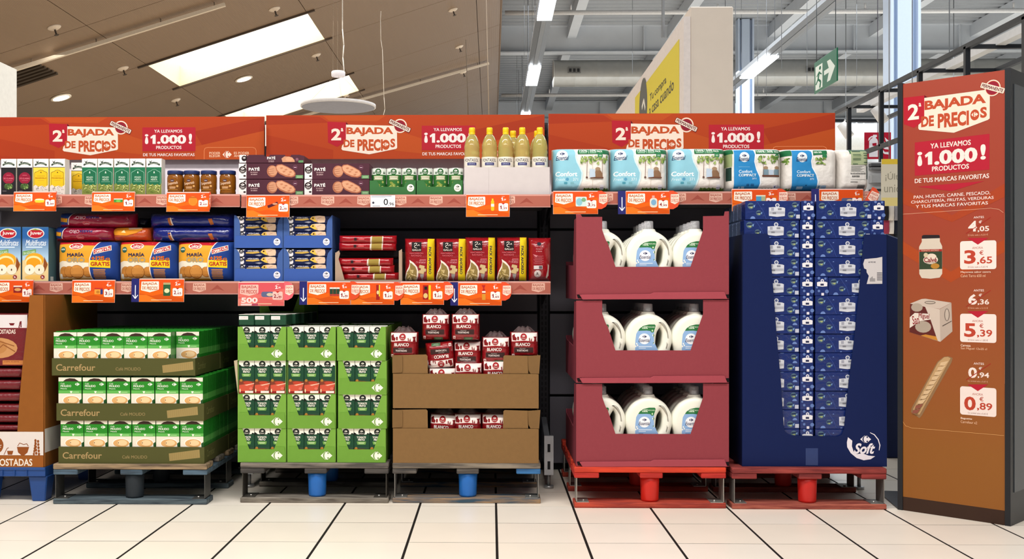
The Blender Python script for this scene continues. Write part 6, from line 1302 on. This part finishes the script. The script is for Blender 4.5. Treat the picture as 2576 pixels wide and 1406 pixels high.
def biscuit():
    t = thing('biscuit_bag', 'x', 'biscuit bag', (0, 0, 0), 'round biscuit bags'); k = kL / 4.017; w = 154 * kL; h = 101 * kL
    bb, wf = bag(w, h, .13, 3.2, 4.5, mat('#d98c28', .22, bump=(40, .5), coat=.4), .003, 2, 26, 18); part('wrapper', bb.mesh('wrapper'), t)
    a = Art(k, 552, 826)
    a.rect(556, 424, 1172, 822, '#dd9a2a'); a.poly([(556, 424), (1000, 424), (960, 465), (760, 460), (700, 445), (560, 452)], '#b51c28'); a.poly([(556, 640), (620, 620), (900, 640), (900, 740), (556, 740)], '#e8dcc8'); a.rect(556, 740, 930, 800, '#e3c08c')
    a.ell(765, 472, 74, 32, '#e8d8cc', 22); a.ell(765, 472, 66, 26, '#b51c28', 22); a.text('Cuétara', 700, 452, 830, 490, '#f0e0d4', .03)
    a.ell(626, 507, 32, 30, '#2c5a4c', 16); a.text('68%', 602, 494, 650, 512, '#d8e4d8', .04)
    a.text('MARÍA', 676, 534, 852, 576, '#1c2450', .04); a.text('ORO', 668, 584, 864, 638, '#a49474', .06)
    for x_, r_ in ((640, 58), (890, 56), (700, 62)): a.ell(x_, 732, r_, r_ * .95, '#9c5c20', 20); a.ell(x_, 730, r_ - 5, r_ * .88, '#c28038', 20)
    a.ell(780, 732, 72, 70, '#9c5c20', 22); a.ell(780, 730, 66, 64, '#c98840', 22)
    for i in range(10): a.ell(780 + 52 * math.cos(i * .63), 730 + 50 * math.sin(i * .63), 3, 3, '#a06828', 5)
    a.rrect(586, 752, 614, 804, 8, '#e8e0d0')
    a.poly([(985, 424), (940, 500), (908, 600), (905, 700), (922, 822), (930, 822), (915, 700), (918, 600), (950, 500), (1000, 424)], '#efe4dc'); a.poly([(996, 424), (950, 500), (918, 600), (914, 700), (930, 822), (1172, 822), (1172, 424)], '#1c3c84')
    a.poly([(945, 506), (1112, 460), (1118, 512), (952, 556)], '#f0dcc8'); a.poly([(952, 510), (1106, 468), (1111, 508), (958, 548)], '#b51c28'); a.text('OFERTÓN', 962, 492, 1102, 526, '#f4ead8', .05, rot=-15)
    a.poly([(916, 612), (1108, 612), (1108, 692), (912, 684)], '#f0c81c'); a.text('+125', 930, 572, 1058, 618, '#f0d024', .09); a.text('+125', 930, 572, 1058, 618, '#c8441c', .05); a.text('G', 1066, 588, 1104, 620, '#f0d024', .09); a.text('G', 1068, 588, 1102, 620, '#c8441c', .05); a.text('GRATIS', 924, 630, 1102, 672, '#b0301c', .06)
    for i in range(6): a.rrect(946 + (i % 2) * 3, 704 + i * 17, 1066 - (i % 2) * 4, 716 + i * 17, 5, '#a8703c')
    part('print', a.mesh('print', wf, .012, .010), t); return t
BB = biscuit()
for i, px in enumerate((137, 292.5, 440)):
    o = puts(BB, px, YL - .005, Z2, 'gold and navy bag of round biscuits, %s of three' % pos(i, 3)); 
    if i: o.scale = ((.96, .94)[i - 1], 1, 1)
zt2 = Z2 + 96 * kL
def lying(px0, px1, yt, yb, Y, cols, lab, grp, seed, prints=None):
    k = K(px0, Y); w = (px1 - px0) * k; h = (yb - yt) * k
    t = thing('biscuit_roll_pack', lab, 'biscuit pack', P(px0, yb, Y), grp)
    bb, wf = bag(w, h, .13, 5, 2.6, mat(cols, .18, bump=(30, .6), coat=.5), .006, seed, 26, 12); part('wrapper', bb.mesh('wrapper'), t)
    if prints:
        a = Art(k, px0, yb); prints(a); part('print', a.mesh('print', wf, .01, .008), t)
    return t
def pr_top(dx, dy):
    def f(a):
        a.rect(a.x0 + 4, a.yb - 32, a.x0 + 180 - (40 if dy else 0), a.yb - 4, mat('#8a1430', .18, bump=(30, .6), coat=.5)); a.z(dx, 500 + dy, 4.017)
        a.poly([(560, 160), (620, 135), (712, 140), (690, 200), (676, 260), (575, 258)], '#1c3c84'); a.poly([(712, 138), (722, 140), (700, 200), (686, 262), (676, 260), (692, 200)], '#e6dcd4'); a.poly([(590, 186), (682, 200), (672, 238), (594, 228)], '#e6b024'); a.text('+125g', 600, 212, 668, 230, '#b03a1c', .05, rot=180); a.text('GRATIS', 602, 194, 674, 208, '#b03a1c', .04, rot=185)
        a.text('MARÍA', 868, 174, 998, 206, '#2c2c6c', .04, rot=180); a.text('ORO', 766, 172, 866, 208, '#b8949c', .04, rot=180); a.rrect(836, 230, 908, 262, 15, '#d87884'); a.rrect(840, 233, 904, 259, 13, '#a01830'); a.text('Cuétara', 848, 238, 898, 254, '#e8c0c4', .0)
    return f
lying(140, 335, 534, 574, YL + .02, '#8a1430', 'dark red biscuit pack lying on top, uppermost at the left', 'biscuit packs lying on the bags', 4, pr_top(0, 0))
lying(130, 285, 569, 606, YL + .01, '#8f1430', 'dark red biscuit pack lying on the left biscuit bag, under the uppermost', 'biscuit packs lying on the bags', 5, pr_top(-16, 35))
def pr_or(a):
    a.z(0, 500, 4.017); a.poly([(1120, 330), (1160, 290), (1380, 285), (1440, 310), (1380, 345), (1280, 372), (1150, 365)], '#d88a22'); a.poly([(1225, 340), (1250, 312), (1272, 344)], '#efd8a0'); a.poly([(1280, 290), (1400, 282), (1430, 300), (1300, 312)], '#c8a890')
lying(277, 375, 570, 606, YL + .015, '#b84a20', 'orange biscuit pack lying between the red and blue ones', 'biscuit packs lying on the bags', 6, pr_or)
def pr_bl(y0):
    def f(a):
        a.rect(a.x0 + 6, a.yb - 30, a.x0 + 206, a.yb - 5, mat('#16206e', .18, bump=(30, .6), coat=.5)); a.z(0, 500, 4.017); a.poly([(1700, y0), (1728, y0 - 5), (1748, y0 + 70), (1722, y0 + 75)], '#e0d0c4'); a.poly([(1696, y0 + 2), (1718, y0 - 3), (1735, y0 + 72), (1708, y0 + 72)], '#b0622e'); a.poly([(2105, y0 + 8), (2145, y0 + 5), (2160, y0 + 62), (2125, y0 + 70)], '#b0622e')
    return f
lying(369, 589, 535, 572, YL + .012, '#16206e', 'navy blue biscuit pack lying on top, uppermost at the right', 'biscuit packs lying on the bags', 7, pr_bl(195))
lying(374, 589, 568, 607, YL + .004, '#16206e', 'navy blue biscuit pack lying under the uppermost navy one', 'biscuit packs lying on the bags', 8, pr_bl(345))
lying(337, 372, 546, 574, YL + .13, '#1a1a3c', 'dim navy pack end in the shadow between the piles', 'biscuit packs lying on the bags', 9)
# --- tuna display trays
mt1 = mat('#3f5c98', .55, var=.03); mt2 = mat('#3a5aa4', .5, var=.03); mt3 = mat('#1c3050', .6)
def tuna_tray():
    t = thing('tuna_tray', 'x', 'display box', (0, 0, 0), 'blue tuna display trays'); k = kL / 4.017; w = 495 * k; h = 332 * k; D = .24
    def c(x, y): return ((x - 615) * k, (825 - y) * k)
    q = MB(); q.prism([c(*v) for v in ((615, 825), (615, 495), (635, 495), (665, 540), (675, 600), (675, 698), (1048, 698), (1052, 600), (1065, 545), (1100, 500), (1110, 498), (1110, 825))], 0, .003, mt1); part('front_panel', q.mesh('front_panel'), t)
    q = MB(); q.prism([c(*v) for v in ((620, 823), (628, 706), (640, 699), (1075, 704), (1085, 715), (1100, 823))], -.0022, -.0002, mt2); part('front_flap', q.mesh('front_flap'), t)
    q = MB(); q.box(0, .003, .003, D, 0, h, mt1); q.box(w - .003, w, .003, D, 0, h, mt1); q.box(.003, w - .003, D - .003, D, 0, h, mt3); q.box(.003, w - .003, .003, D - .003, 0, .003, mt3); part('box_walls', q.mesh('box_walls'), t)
    a = Art(k, 615, 825); a.ell(1050, 762, 34, 36, '#e2e0ea', 22); mini_logo(a, 1050, 748, 34, '#20202c'); a.text("Classic'", 1026, 764, 1076, 780, '#20202c', 0, .3); part('seal', a.mesh('seal', y=-.0022), t)
    return t
def tuna():
    t = thing('tuna_pack', 'x', 'tuna pack', (0, 0, 0), 'navy tuna packs'); k = kL / 4.017; w = 466 * k; h = 84 * k
    q = MB(); q.box(0, w, 0, .06, 0, h, mat('#131c44', .3)); part('sleeve', q.mesh('sleeve', bev=.003), t)
    a = Art(k, 650, 590); W_ = '#dcd8dc'; a.rect(652, 508, 742, 588, W_); a.poly([(650, 575), (700, 590), (745, 572), (745, 590)], '#6a6470'); a.ell(708, 530, 24, 24, '#181820', 16); mini_logo(a, 709, 524, 26, W_); a.text("Classic'", 692, 532, 726, 544, W_, 0, .3)
    a.poly([(745, 508), (730, 530), (738, 560), (728, 590), (760, 590), (760, 508)], '#131c44')
    a.text('ATÚN CLARO', 772, 514, 882, 532, W_, .04); a.poly([(756, 538), (890, 532), (896, 546), (826, 556), (757, 552)], '#c8a24c'); a.poly([(848, 572), (890, 562), (922, 570), (892, 584)], '#8c8c98')
    a.poly([(902, 538), (925, 512), (955, 506), (1000, 502), (1055, 508), (1062, 540), (1055, 575), (1000, 580), (950, 565)], '#dcbcA0'.lower()); a.poly([(904, 538), (926, 514), (952, 512), (962, 540), (980, 572), (950, 566)], '#e0b84c'); a.ell(936, 530, 9, 9, '#4a1c18', 8); a.line([(980, 535), (1020, 520)], 3, '#a8705c'); a.line([(975, 545), (978, 575)], 3, '#a8503c')
    part('print', a.mesh('print'), t); return t
TT, TP = tuna_tray(), tuna()
hT = 332 * kL / 4.017
for r_ in range(2):
    for c_, px in enumerate((589, 713)):
        z = Z2 + r_ * (hT + .001); X = PXX(px, YL); nm = ('lower', 'upper')[r_] + ' ' + ('left', 'right')[c_]
        lab = 'blue cardboard tuna tray, %s of four' % nm
        if id(TT) not in used: used.add(id(TT)); TT.location = (X, YL, z); TT['label'] = lab
        else: dup(TT, (X, YL, z), lab)
        for j in range(4):
            zz = z + .0035 + j * 84.5 * kL / 4.017 * .935; lab = 'navy tuna pack, %s in the %s tray' % (('lowest', 'second up', 'third up', 'topmost')[j], nm)
            if j == 3: zz = z + .0035 + 3 * 84.5 * kL / 4.017 * .935
            Xp = X + .0048 + (.003 if j == 1 else 0)
            s_ = .925
            if id(TP) not in used: used.add(id(TP)); o = TP; TP.location = (Xp, YL + .0045, zz); TP['label'] = lab
            else: o = dup(TP, (Xp, YL + .0045, zz), lab)
            o.scale = (1, 1, s_)
# --- spaghetti
kS = K(930, YL) / 4.017
t = thing('shelf_tray', 'beige cardboard tray under the red spaghetti packs', 'tray', P(843, 705, YL + .0)); t.location.z = Z2; k = kS; m = mat('#a8907c', .7)
def c(x, y): return ((x - 1135) * k, (825 - y) * k)
q = MB(); q.prism([c(*v) for v in ((1135, 823), (1135, 560), (1150, 530), (1175, 515), (1185, 545), (1170, 600), (1200, 700), (1230, 812), (1780, 812), (1780, 520), (1812, 500), (1812, 823))], 0, .003, m); part('front_panel', q.mesh('front_panel'), t)
q = MB(); W_ = 676 * k; q.box(0, .003, .003, .26, 0, 290 * k, m); q.box(W_ - .003, W_, .003, .26, 0, 300 * k, m); q.box(.003, W_ - .003, .257, .26, 0, 200 * k, m); q.box(.003, W_ - .003, .003, .257, 0, .002, m); part('tray_walls', q.mesh('tray_walls'), t)
def spag():
    t = thing('spaghetti_pack', 'x', 'pasta pack', (0, 0, 0), 'red spaghetti packs'); w = 650 * kS; h = 84 * kS
    bb, wf = bag(w, h, .055, 7, 3.5, mat('#990e18', .16, bump=(28, .4), coat=.6), .002, 1, 30, 10); part('wrapper', bb.mesh('wrapper'), t)
    a = Art(kS, 1150, 460); W_ = '#dccfc4'; a.poly([(1510, 392), (1528, 384), (1528, 458), (1505, 455)], W_); a.poly([(1640, 384), (1655, 390), (1650, 455), (1634, 456)], W_); a.poly([(1526, 390), (1642, 388), (1638, 454), (1524, 455)], '#9a8238')
    for i in range(6): a.line([(1530, 396 + i * 10), (1638, 395 + i * 10)], 2, '#b89c50')
    a.rect(1325, 402, 1355, 430, '#2a1418'); a.rect(1375, 408, 1440, 424, '#c8484c'); part('print', a.mesh('print', wf, .012, .004), t); return t
SG = spag()
for i, (x, y, dy, lab) in enumerate(((1200, 822, .012, 'lowest'), (1150, 752, .004, 'second up'), (1138, 680, .0, 'third up'), (1168, 522, .002, 'fourth up, just above the dark gap'), (1172, 452, .0, 'topmost'))):
    p = P(560 + x / 4.017, 500 + y / 4.017, YL + .008 + dy); lab = 'red spaghetti pack lying flat, ' + lab
    if i == 0: SG.location = p; SG['label'] = lab; o = SG
    else: o = dup(SG, p, lab)
    if i == 0: o.scale = (.9, 1, 1); o.location.z = Z2 + .0025
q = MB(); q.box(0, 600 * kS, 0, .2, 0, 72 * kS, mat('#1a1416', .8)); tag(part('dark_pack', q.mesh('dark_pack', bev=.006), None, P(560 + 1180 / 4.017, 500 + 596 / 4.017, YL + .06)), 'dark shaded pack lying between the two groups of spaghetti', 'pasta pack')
# --- macaroni bags
def maca():
    t = thing('pasta_bag', 'x', 'pasta bag', (0, 0, 0), 'red macaroni bags'); k = K(1170, YL) / 4.017; w = 316 * k; h = 435 * k; R = '#8e0f18'
    bb, wf = bag(w, h, .085, 5, 6, mat(R, .2, bump=(38, .5), coat=.5), .003, 6, 20, 24); part('wrapper', bb.mesh('wrapper'), t)
    a = Art(k, 148, 826); a.poly([(388, 394), (456, 396), (460, 500), (455, 640), (452, 822), (380, 822), (386, 600)], '#e0c41c'); a.text('PACK AHORRO', 275, 604, 550, 632, '#2a2c3c', .05, rot=90)
    W_ = '#e6d8cc'; a.rect(225, 430, 325, 526, '#181314'); a.text('GALLO', 230, 502, 320, 520, W_, .03); a.line([(250, 452), (262, 440), (278, 444), (272, 462), (252, 470), (256, 486), (280, 492)], 5, W_); a.line([(280, 470), (300, 456), (304, 470)], 4, W_)
    a.text('MACARRÓN', 204, 534, 344, 552, '#d86c74', .01); a.text('RAYADO', 222, 560, 326, 576, '#d86c74', .01); a.rect(308, 606, 372, 612, '#d86c74'); a.text('Siempre', 302, 614, 372, 628, '#e09a9c', 0, .3); a.text('al dente', 302, 630, 368, 644, '#e09a9c', 0, .3)
    pts = [(200, 610), (205, 640), (195, 680), (168, 730), (150, 790), (156, 822), (274, 822), (290, 780), (295, 730), (280, 680), (245, 640)]
    a.poly(pts, W_); a.poly([(208, 640), (222, 645), (262, 680), (278, 720), (276, 780), (262, 822), (166, 822), (160, 795), (180, 735), (205, 690)], '#8a7440')
    r1 = random.Random(2)
    for i in range(16):
        x_, y_ = r1.uniform(180, 262), r1.uniform(690, 812); t_ = r1.uniform(0, 3.1); dx, dy = 16 * math.cos(t_), 16 * math.sin(t_)
        a.line([(x_ - dx, y_ - dy), (x_ + dx, y_ + dy)], 12, ['#c8b078', '#b09858', '#d8c490'][i % 3])
    for x_, y_ in ((330, 682), (345, 712), (325, 735)): a.rrect(x_ - 28, y_ - 16, x_ + 28, y_ + 16, 8, '#c8b080', rot=12)
    a.poly([(312, 756), (350, 756), (346, 785), (334, 800), (334, 820), (328, 820), (326, 800), (314, 785)], '#9a9490')
    part('print', a.mesh('print', wf, .010, .010), t); return t
MC = maca()
for i, (px, s) in enumerate(((1017, 1), (1095.5, 1), (1170, 1.03), (1249.5, 1.03))):
    o = puts(MC, px, YL, Z2, 'red macaroni bag with yellow side stripe, %s of four' % pos(i, 4)); o.scale = (.98, 1, s)
k = K(1350, YL) / 4.017; t = thing('pasta_bag', 'red macaroni bag turned to its plain back, at the right shelf end', 'pasta bag', (PXX(1330, YL), YL, Z2), 'red macaroni bags')
w, h = 228 * k, 442 * k; bb, wf = bag(w, h, .09, 2.6, 4, mat('#8e0f18', .2, bump=(38, .5), coat=.5), .004, 12, 18, 22); part('wrapper', bb.mesh('wrapper'), t)
a = Art(k, 1406, 817); a.ell(1512, 440, 22, 18, '#1c1c2c', 10); a.text('Siempre', 1478, 486, 1545, 502, '#e09a9c', 0, .3); a.text('al dente', 1480, 506, 1540, 522, '#e09a9c', 0, .3); a.poly([(1450, 545), (1500, 560), (1480, 575)], '#d88890')
for i in range(8): a.rect(1455 + (i % 3) * 6, 562 + i * 11, 1555 - (i % 2) * 12, 565 + i * 11, '#d06a72')
a.rect(1458, 660, 1546, 696, '#cfc4c4'); a.rect(1510, 664, 1542, 692, '#5a5458'); a.ell(1497, 742, 36, 36, '#e0d4d0', 18); a.ell(1497, 742, 30, 30, '#9c6c6c', 18); a.ell(1497, 742, 27, 27, '#e0d4d0', 18); a.text('♻' if False else 'R', 1485, 728, 1509, 756, '#2a2024', .02)
a.poly([(1600, 640), (1612, 660), (1608, 760), (1590, 790), (1580, 780), (1598, 700)], '#c8bcb0'); part('print', a.mesh('print', wf, .01, .012), t)
# ================================================================== TALL ORANGE SIGN
KX, KY = 1.632, 4.222; L0 = Vector((PXX(2564, 3.93), 3.93, 0)) - Vector((KX, KY, 0)); KW = L0.length; KR = math.atan2(L0.y, L0.x)
KX = PXX(2259, KY); 
def kc(px, py):
    t_ = (px - 2272) / 268; tp = 213 - 35 * t_; bt = 1251 + 39 * t_
    return px - 2272, (py - tp) / (bt - tp) * 1075
HK = .867 + (728 - 213) * K(2272, KY); zb0 = .042
t = thing('display_tower', 'tall orange price-cut display tower with black frame at the right', 'display tower', (KX, KY, 0), rz=KR)
pw = .020; kx = (KW - 2 * pw) / 268; kz_ = (HK - zb0) / 1075
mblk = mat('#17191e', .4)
q = MB(); q.box(0, pw, -.004, KW, 0, HK + .004, mblk); part('frame_post', q.mesh('frame_post'), t)
q = MB(); q.box(KW - pw, KW, -.004, KW, 0, HK + .004, mblk); part('frame_post', q.mesh('frame_post'), t)
q = MB(); q.box(pw, KW - pw, .02, KW - .02, 0, HK - .01, mat('#22252a', .5)); q.box(pw, KW - pw, KW - .02, KW, 0, HK, mblk); part('core', q.mesh('core'), t)
q = MB(); q.box(KW, KW + .003, .03, KW - .03, .12, HK - .05, mat('#4a4f54', .35, .2)); part('side_sheet', q.mesh('side_sheet'), t)
q = MB(); q.box(pw, KW - pw, 0, .02, 0, zb0 + .012, mat('#3a261c', .6)); part('plinth', q.mesh('plinth'), t)
q = MB(); q.box(pw, KW - pw, .0, .02, zb0 + .012, HK, ramp('#8c520c', '#98341a', .25, 1.15)); part('poster_sheet', q.mesh('poster_sheet'), t)
q = MB(); q.prism([(-.22, .30), (.0, .0), (.0, KW), (-.05, KW)], 0, .006, mblk, 'z'); part('floor_wedge', q.mesh('floor_wedge'), t)  # thin black wedge lying on the floor, left of the tower
a = Art(kx, -pw / kx, 1075 + (zb0 * 0) / kz_, kz_)
class KA:                                                # converts the three zoomed readings of the photo onto the flat sheet
    def __init__(s, ox, oy, sc): s.o = (ox, oy, sc)
    def c(s, x, y): return kc(s.o[0] + x / s.o[2], s.o[1] + y / s.o[2])
    def poly(s, pts, col): a.poly([s.c(*p) for p in pts], col)
    def text(s, tx, x0, x1, y0, y1, col, b=.03, sh=0, rot=0):
        xm = (x0 + x1) / 2; A_ = s.c(xm, y0); B_ = s.c(xm, y1); a.text(tx, s.c(x0, 0)[0], A_[1], s.c(x1, 0)[0], B_[1], col, b, sh, rot)
    def rr(s, x0, y0, x1, y1, r, col):
        xm = (x0 + x1) / 2; a.rrect(s.c(x0, 0)[0], s.c(xm, y0)[1], s.c(x1, 0)[0], s.c(xm, y1)[1], r, col)
z5, z6, z7 = KA(2240, 160, 3.515), KA(2240, 520, 3.70), KA(2100, 880, 2.704)
def tone(): pass
z5.poly([(112, 1100), (580, 1340), (1055, 1060), (1055, 1180), (580, 1400), (112, 1240)], '#a23e1e')
z6.poly([(108, 310), (600, 600), (1105, 300), (1105, 420), (600, 700), (108, 430)], '#a6441c')
z5.poly([(118, 308), (320, 286), (320, 500), (222, 572), (122, 540)], '#ae1a2c'); z5.poly([(320, 284), (352, 304), (320, 308)], '#5a0e18')
z5.text('2', 160, 268, 362, 500, '#ecdcd0', .05); z5.text('ª', 266, 290, 352, 384, '#ecdcd0', .02)
cr, ink = '#e8d4c2', '#b5482a'
z5.poly([(320, 308), (878, 238), (922, 240), (920, 490), (905, 502), (598, 614), (272, 588), (262, 575), (264, 545), (320, 500)], cr)
z5.text('BAJADA', 322, 888, 302, 408, ink, .07); z5.text('DE', 290, 412, 466, 560, ink, .07); z5.text('PRECI', 448, 735, 432, 562, ink, .07); c_ = z5.c(788, 458); a.ell(c_[0], c_[1], 11.5, 13.5, ink, 18); mini_logo(a, c_[0], c_[1] - 1, 18, cr); z5.text('S', 836, 896, 388, 484, ink, .07)
c_ = z5.c(946, 222); a.ell(c_[0], c_[1], 20, 20, cr, 22); a.ell(c_[0], c_[1], 17.5, 17.5, ink, 22); a.ell(c_[0], c_[1], 16, 16, '#8c1c30', 22)
a.rrect(c_[0] - 31, c_[1] - 6.5, c_[0] + 31, c_[1] + 6.5, 2, cr, rot=21); a.text('PERMANENTE', c_[0] - 28, c_[1] - 4, c_[0] + 28, c_[1] + 4, '#5c1322', .03, rot=21)
z5.poly([(228, 700), (918, 625), (918, 940), (228, 992)], '#ac1c30'); Wt = '#ecd8d0'
z5.text('YA LLEVAMOS', 378, 752, 692, 738, Wt, .035); z5.text('¡', 252, 300, 782, 908, Wt, .05); one(a, *z5.c(325, 785), z5.c(395, 0)[0], z5.c(360, 895)[1], Wt); z5.text('.000', 415, 812, 755, 884, Wt, .07); z5.text('!', 838, 886, 716, 852, Wt, .055); z5.text('PRODUCTOS', 393, 735, 899, 942, Wt, .035); z5.text('DE TUS MARCAS FAVORITAS', 228, 915, 996, 1036, Wt, .03)
z5.poly([(255, 1088), (875, 1040), (575, 1128)], '#ac1c30')
z5.text('PAN, HUEVOS, CARNE, PESCADO,', 218, 925, 1147, 1180, Wt, .01); z5.text('CHARCUTERÍA, FRUTAS, VERDURAS', 192, 955, 1185, 1221, Wt, .01); z5.text('Y TUS MARCAS FAVORITAS', 237, 905, 1234, 1262, Wt, .02)
ln = [z5.c(104, 1330), z5.c(500, 1306), z5.c(930, 1280), z5.c(1000, 1290), z5.c(1040, 1320)]; a.line(ln, .9, '#dca284'); a.line([(267.2, ln[-1][1]), (267.2, 760)], .9, '#d0906c')
ln = [z7.c(456, 400), z7.c(460, 470), z7.c(485, 505), z7.c(530, 520), z7.c(800, 543), z7.c(1183, 577)]; a.line(ln, .9, '#dca264')
def price(z, dy, o, od, n_, nd, cap1, cap2, s1, s2, x=0, f=1.0):
    z.text('ANTES', 818, 915, 88 + dy, 108 + dy, Wt, .01); z.text(o, 767, 850, 132 + dy, 230 + dy, Wt, .05); z.text('€', 866, 898, 128 + dy, 156 + dy, Wt, .02); z.text(',' + od, 856, 963, 180 + dy, 236 + dy, Wt, .03)
    p0, p1 = z.c(747, 248 + dy), z.c(978, 98 + dy); a.line([p0, p1], 1.8, '#a02a20'); z.text(s1, 765, 952, 253 + dy, 271 + dy, '#dca88c', 0)
    z.rr(689, 316 + dy, 1030, 580 + dy, 6, '#ead8d0'); z.poly([(760, 290 + dy), (955, 290 + dy), (858, 352 + dy)], '#b01c30')
    z.text('AHORA', 805, 906, 371 + dy, 392 + dy, '#b05a4c', .0); z.text(n_, 728, 838, 402 + dy, 530 + dy, '#b5402c', .05); z.text('€', 872, 911, 406 + dy, 446 + dy, '#b5402c', .02); z.text(',' + nd, 850, 992, 462 + dy, 538 + dy, '#b5402c', .03); z.text(s2, 765, 952, 550 + dy, 568 + dy, '#8c5a50', 0)
    z.text(cap1, 695, 695 + 13.5 * len(cap1), 596 + dy, 618 + dy, '#f0d4c0', .02); z.text(cap2, 695, 695 + 13 * len(cap2), 628 + dy, 652 + dy, '#e8bc9c', .0)
price(z6, 0, '4', '05', '3', '65', 'Mayonesa sabor casera', 'Calvé Tarro 650 ml', 'El kilo sale a 6,23 €', 'El kilo sale a 5,62 €'); price(z6, 678, '6', '36', '5', '39', 'Cerveza', 'San Miguel 12x25 cl', 'El litro sale a 2,12 €', 'El litro sale a 1,80 €')
class Z8(KA):
    def c(s, x, y): return kc(2240 + x / 3.70, 880 + (y + 31 - 6) / 3.70)
price(Z8(0, 0, 3.70), 0, '0', '94', '0', '89', 'Baguette', 'Carrefour x2', 'La unidad sale a 0,47 €', 'La unidad sale a 0,45 €')
z6.poly([(310, 295), (492, 290), (492, 320), (515, 365), (515, 620), (490, 655), (400, 665), (310, 658), (286, 620), (284, 370), (312, 322)], '#cdbfae'); z6.poly([(312, 268), (330, 260), (480, 260), (490, 266), (490, 290), (312, 294)], '#241c20'); z6.poly([(286, 395), (514, 391), (514, 575), (286, 578)], '#33402c'); z6.poly([(286, 395), (514, 391), (514, 412), (286, 416)], '#9c2a24'); z6.text('FORMATO AHORRO', 308, 482, 397, 411, '#d8b8a0', .0)
c_ = z6.c(400, 490); a.ell(c_[0], c_[1], 20, 11, '#dccab8', 18); c_ = z6.c(408, 465); a.ell(c_[0], c_[1], 14, 9, '#dccab8', 14); z6.text('Calvé', 334, 462, 468, 512, '#7c1c28', .04); z6.text('SABOR CASERO', 350, 455, 512, 524, '#3a2c24', 0); c_ = z6.c(352, 446); a.ell(c_[0], c_[1], 6, 6, '#c8b898', 10); c_ = z6.c(445, 548); a.ell(c_[0], c_[1], 12, 7, '#b07c30', 10)
z6.poly([(193, 893), (310, 852), (350, 850), (605, 888), (490, 945), (345, 925)], '#c4b2a4'); z6.poly([(193, 893), (490, 948), (497, 1250), (187, 1158)], '#c9b8aa'); z6.poly([(490, 948), (605, 890), (615, 1155), (497, 1250)], '#b4a294')
z6.poly([(193, 895), (345, 925), (398, 1040), (470, 1240), (187, 1158)], '#5c2420'); z6.poly([(350, 1180), (455, 1200), (472, 1240), (300, 1190)], '#c08030'); c_ = z6.c(325, 1110); a.ell(c_[0], c_[1], 22, 15, '#a89888', 16); c_ = z6.c(262, 930); a.ell(c_[0], c_[1], 16, 11, '#a89888', 14)
z6.poly([(190, 1020), (240, 980), (385, 990), (402, 1042), (290, 1058), (188, 1120)], '#dccec2'); z6.text('San', 215, 285, 1005, 1085, '#8c1c28', .02, .0, -8); z6.text('Miguel', 280, 388, 985, 1045, '#8c1c28', .02, .0, 4)
for cx_, cy_, rx_, ry_ in ((395, 885, 15, 4), (562, 1000, 7, 16)): c_ = z6.c(cx_, cy_); a.ell(c_[0], c_[1], rx_, ry_, '#6a5c54', 16); a.ell(c_[0], c_[1], rx_ - 2, ry_ - 1.6, '#b8a89a', 16)
z6.line = None
z6.poly([(518, 1100), (608, 1055), (608, 1062), (518, 1108)], '#4a3c36')
z7.poly([(765, 42), (800, 38), (830, 50), (822, 80), (605, 440), (588, 455), (525, 412), (530, 385), (720, 75)], '#8c6a48'); z7.poly([(770, 44), (795, 42), (815, 52), (590, 430), (560, 428), (540, 395), (725, 80)], '#b89468')
for i in range(11): z7.poly([(745 - i * 20, 80 + i * 32), (800 - i * 20, 70 + i * 32), (775 - i * 20, 100 + i * 32), (735 - i * 20, 104 + i * 32)], '#d0b088' if i < 9 else '#8c5040'); z7.poly([(735 - i * 20, 100 + i * 32), (778 - i * 20, 104 + i * 32), (770 - i * 20, 112 + i * 32)], '#8a6844')
part('printed_artwork', a.mesh('printed_artwork'), t, (0, 0, zb0))
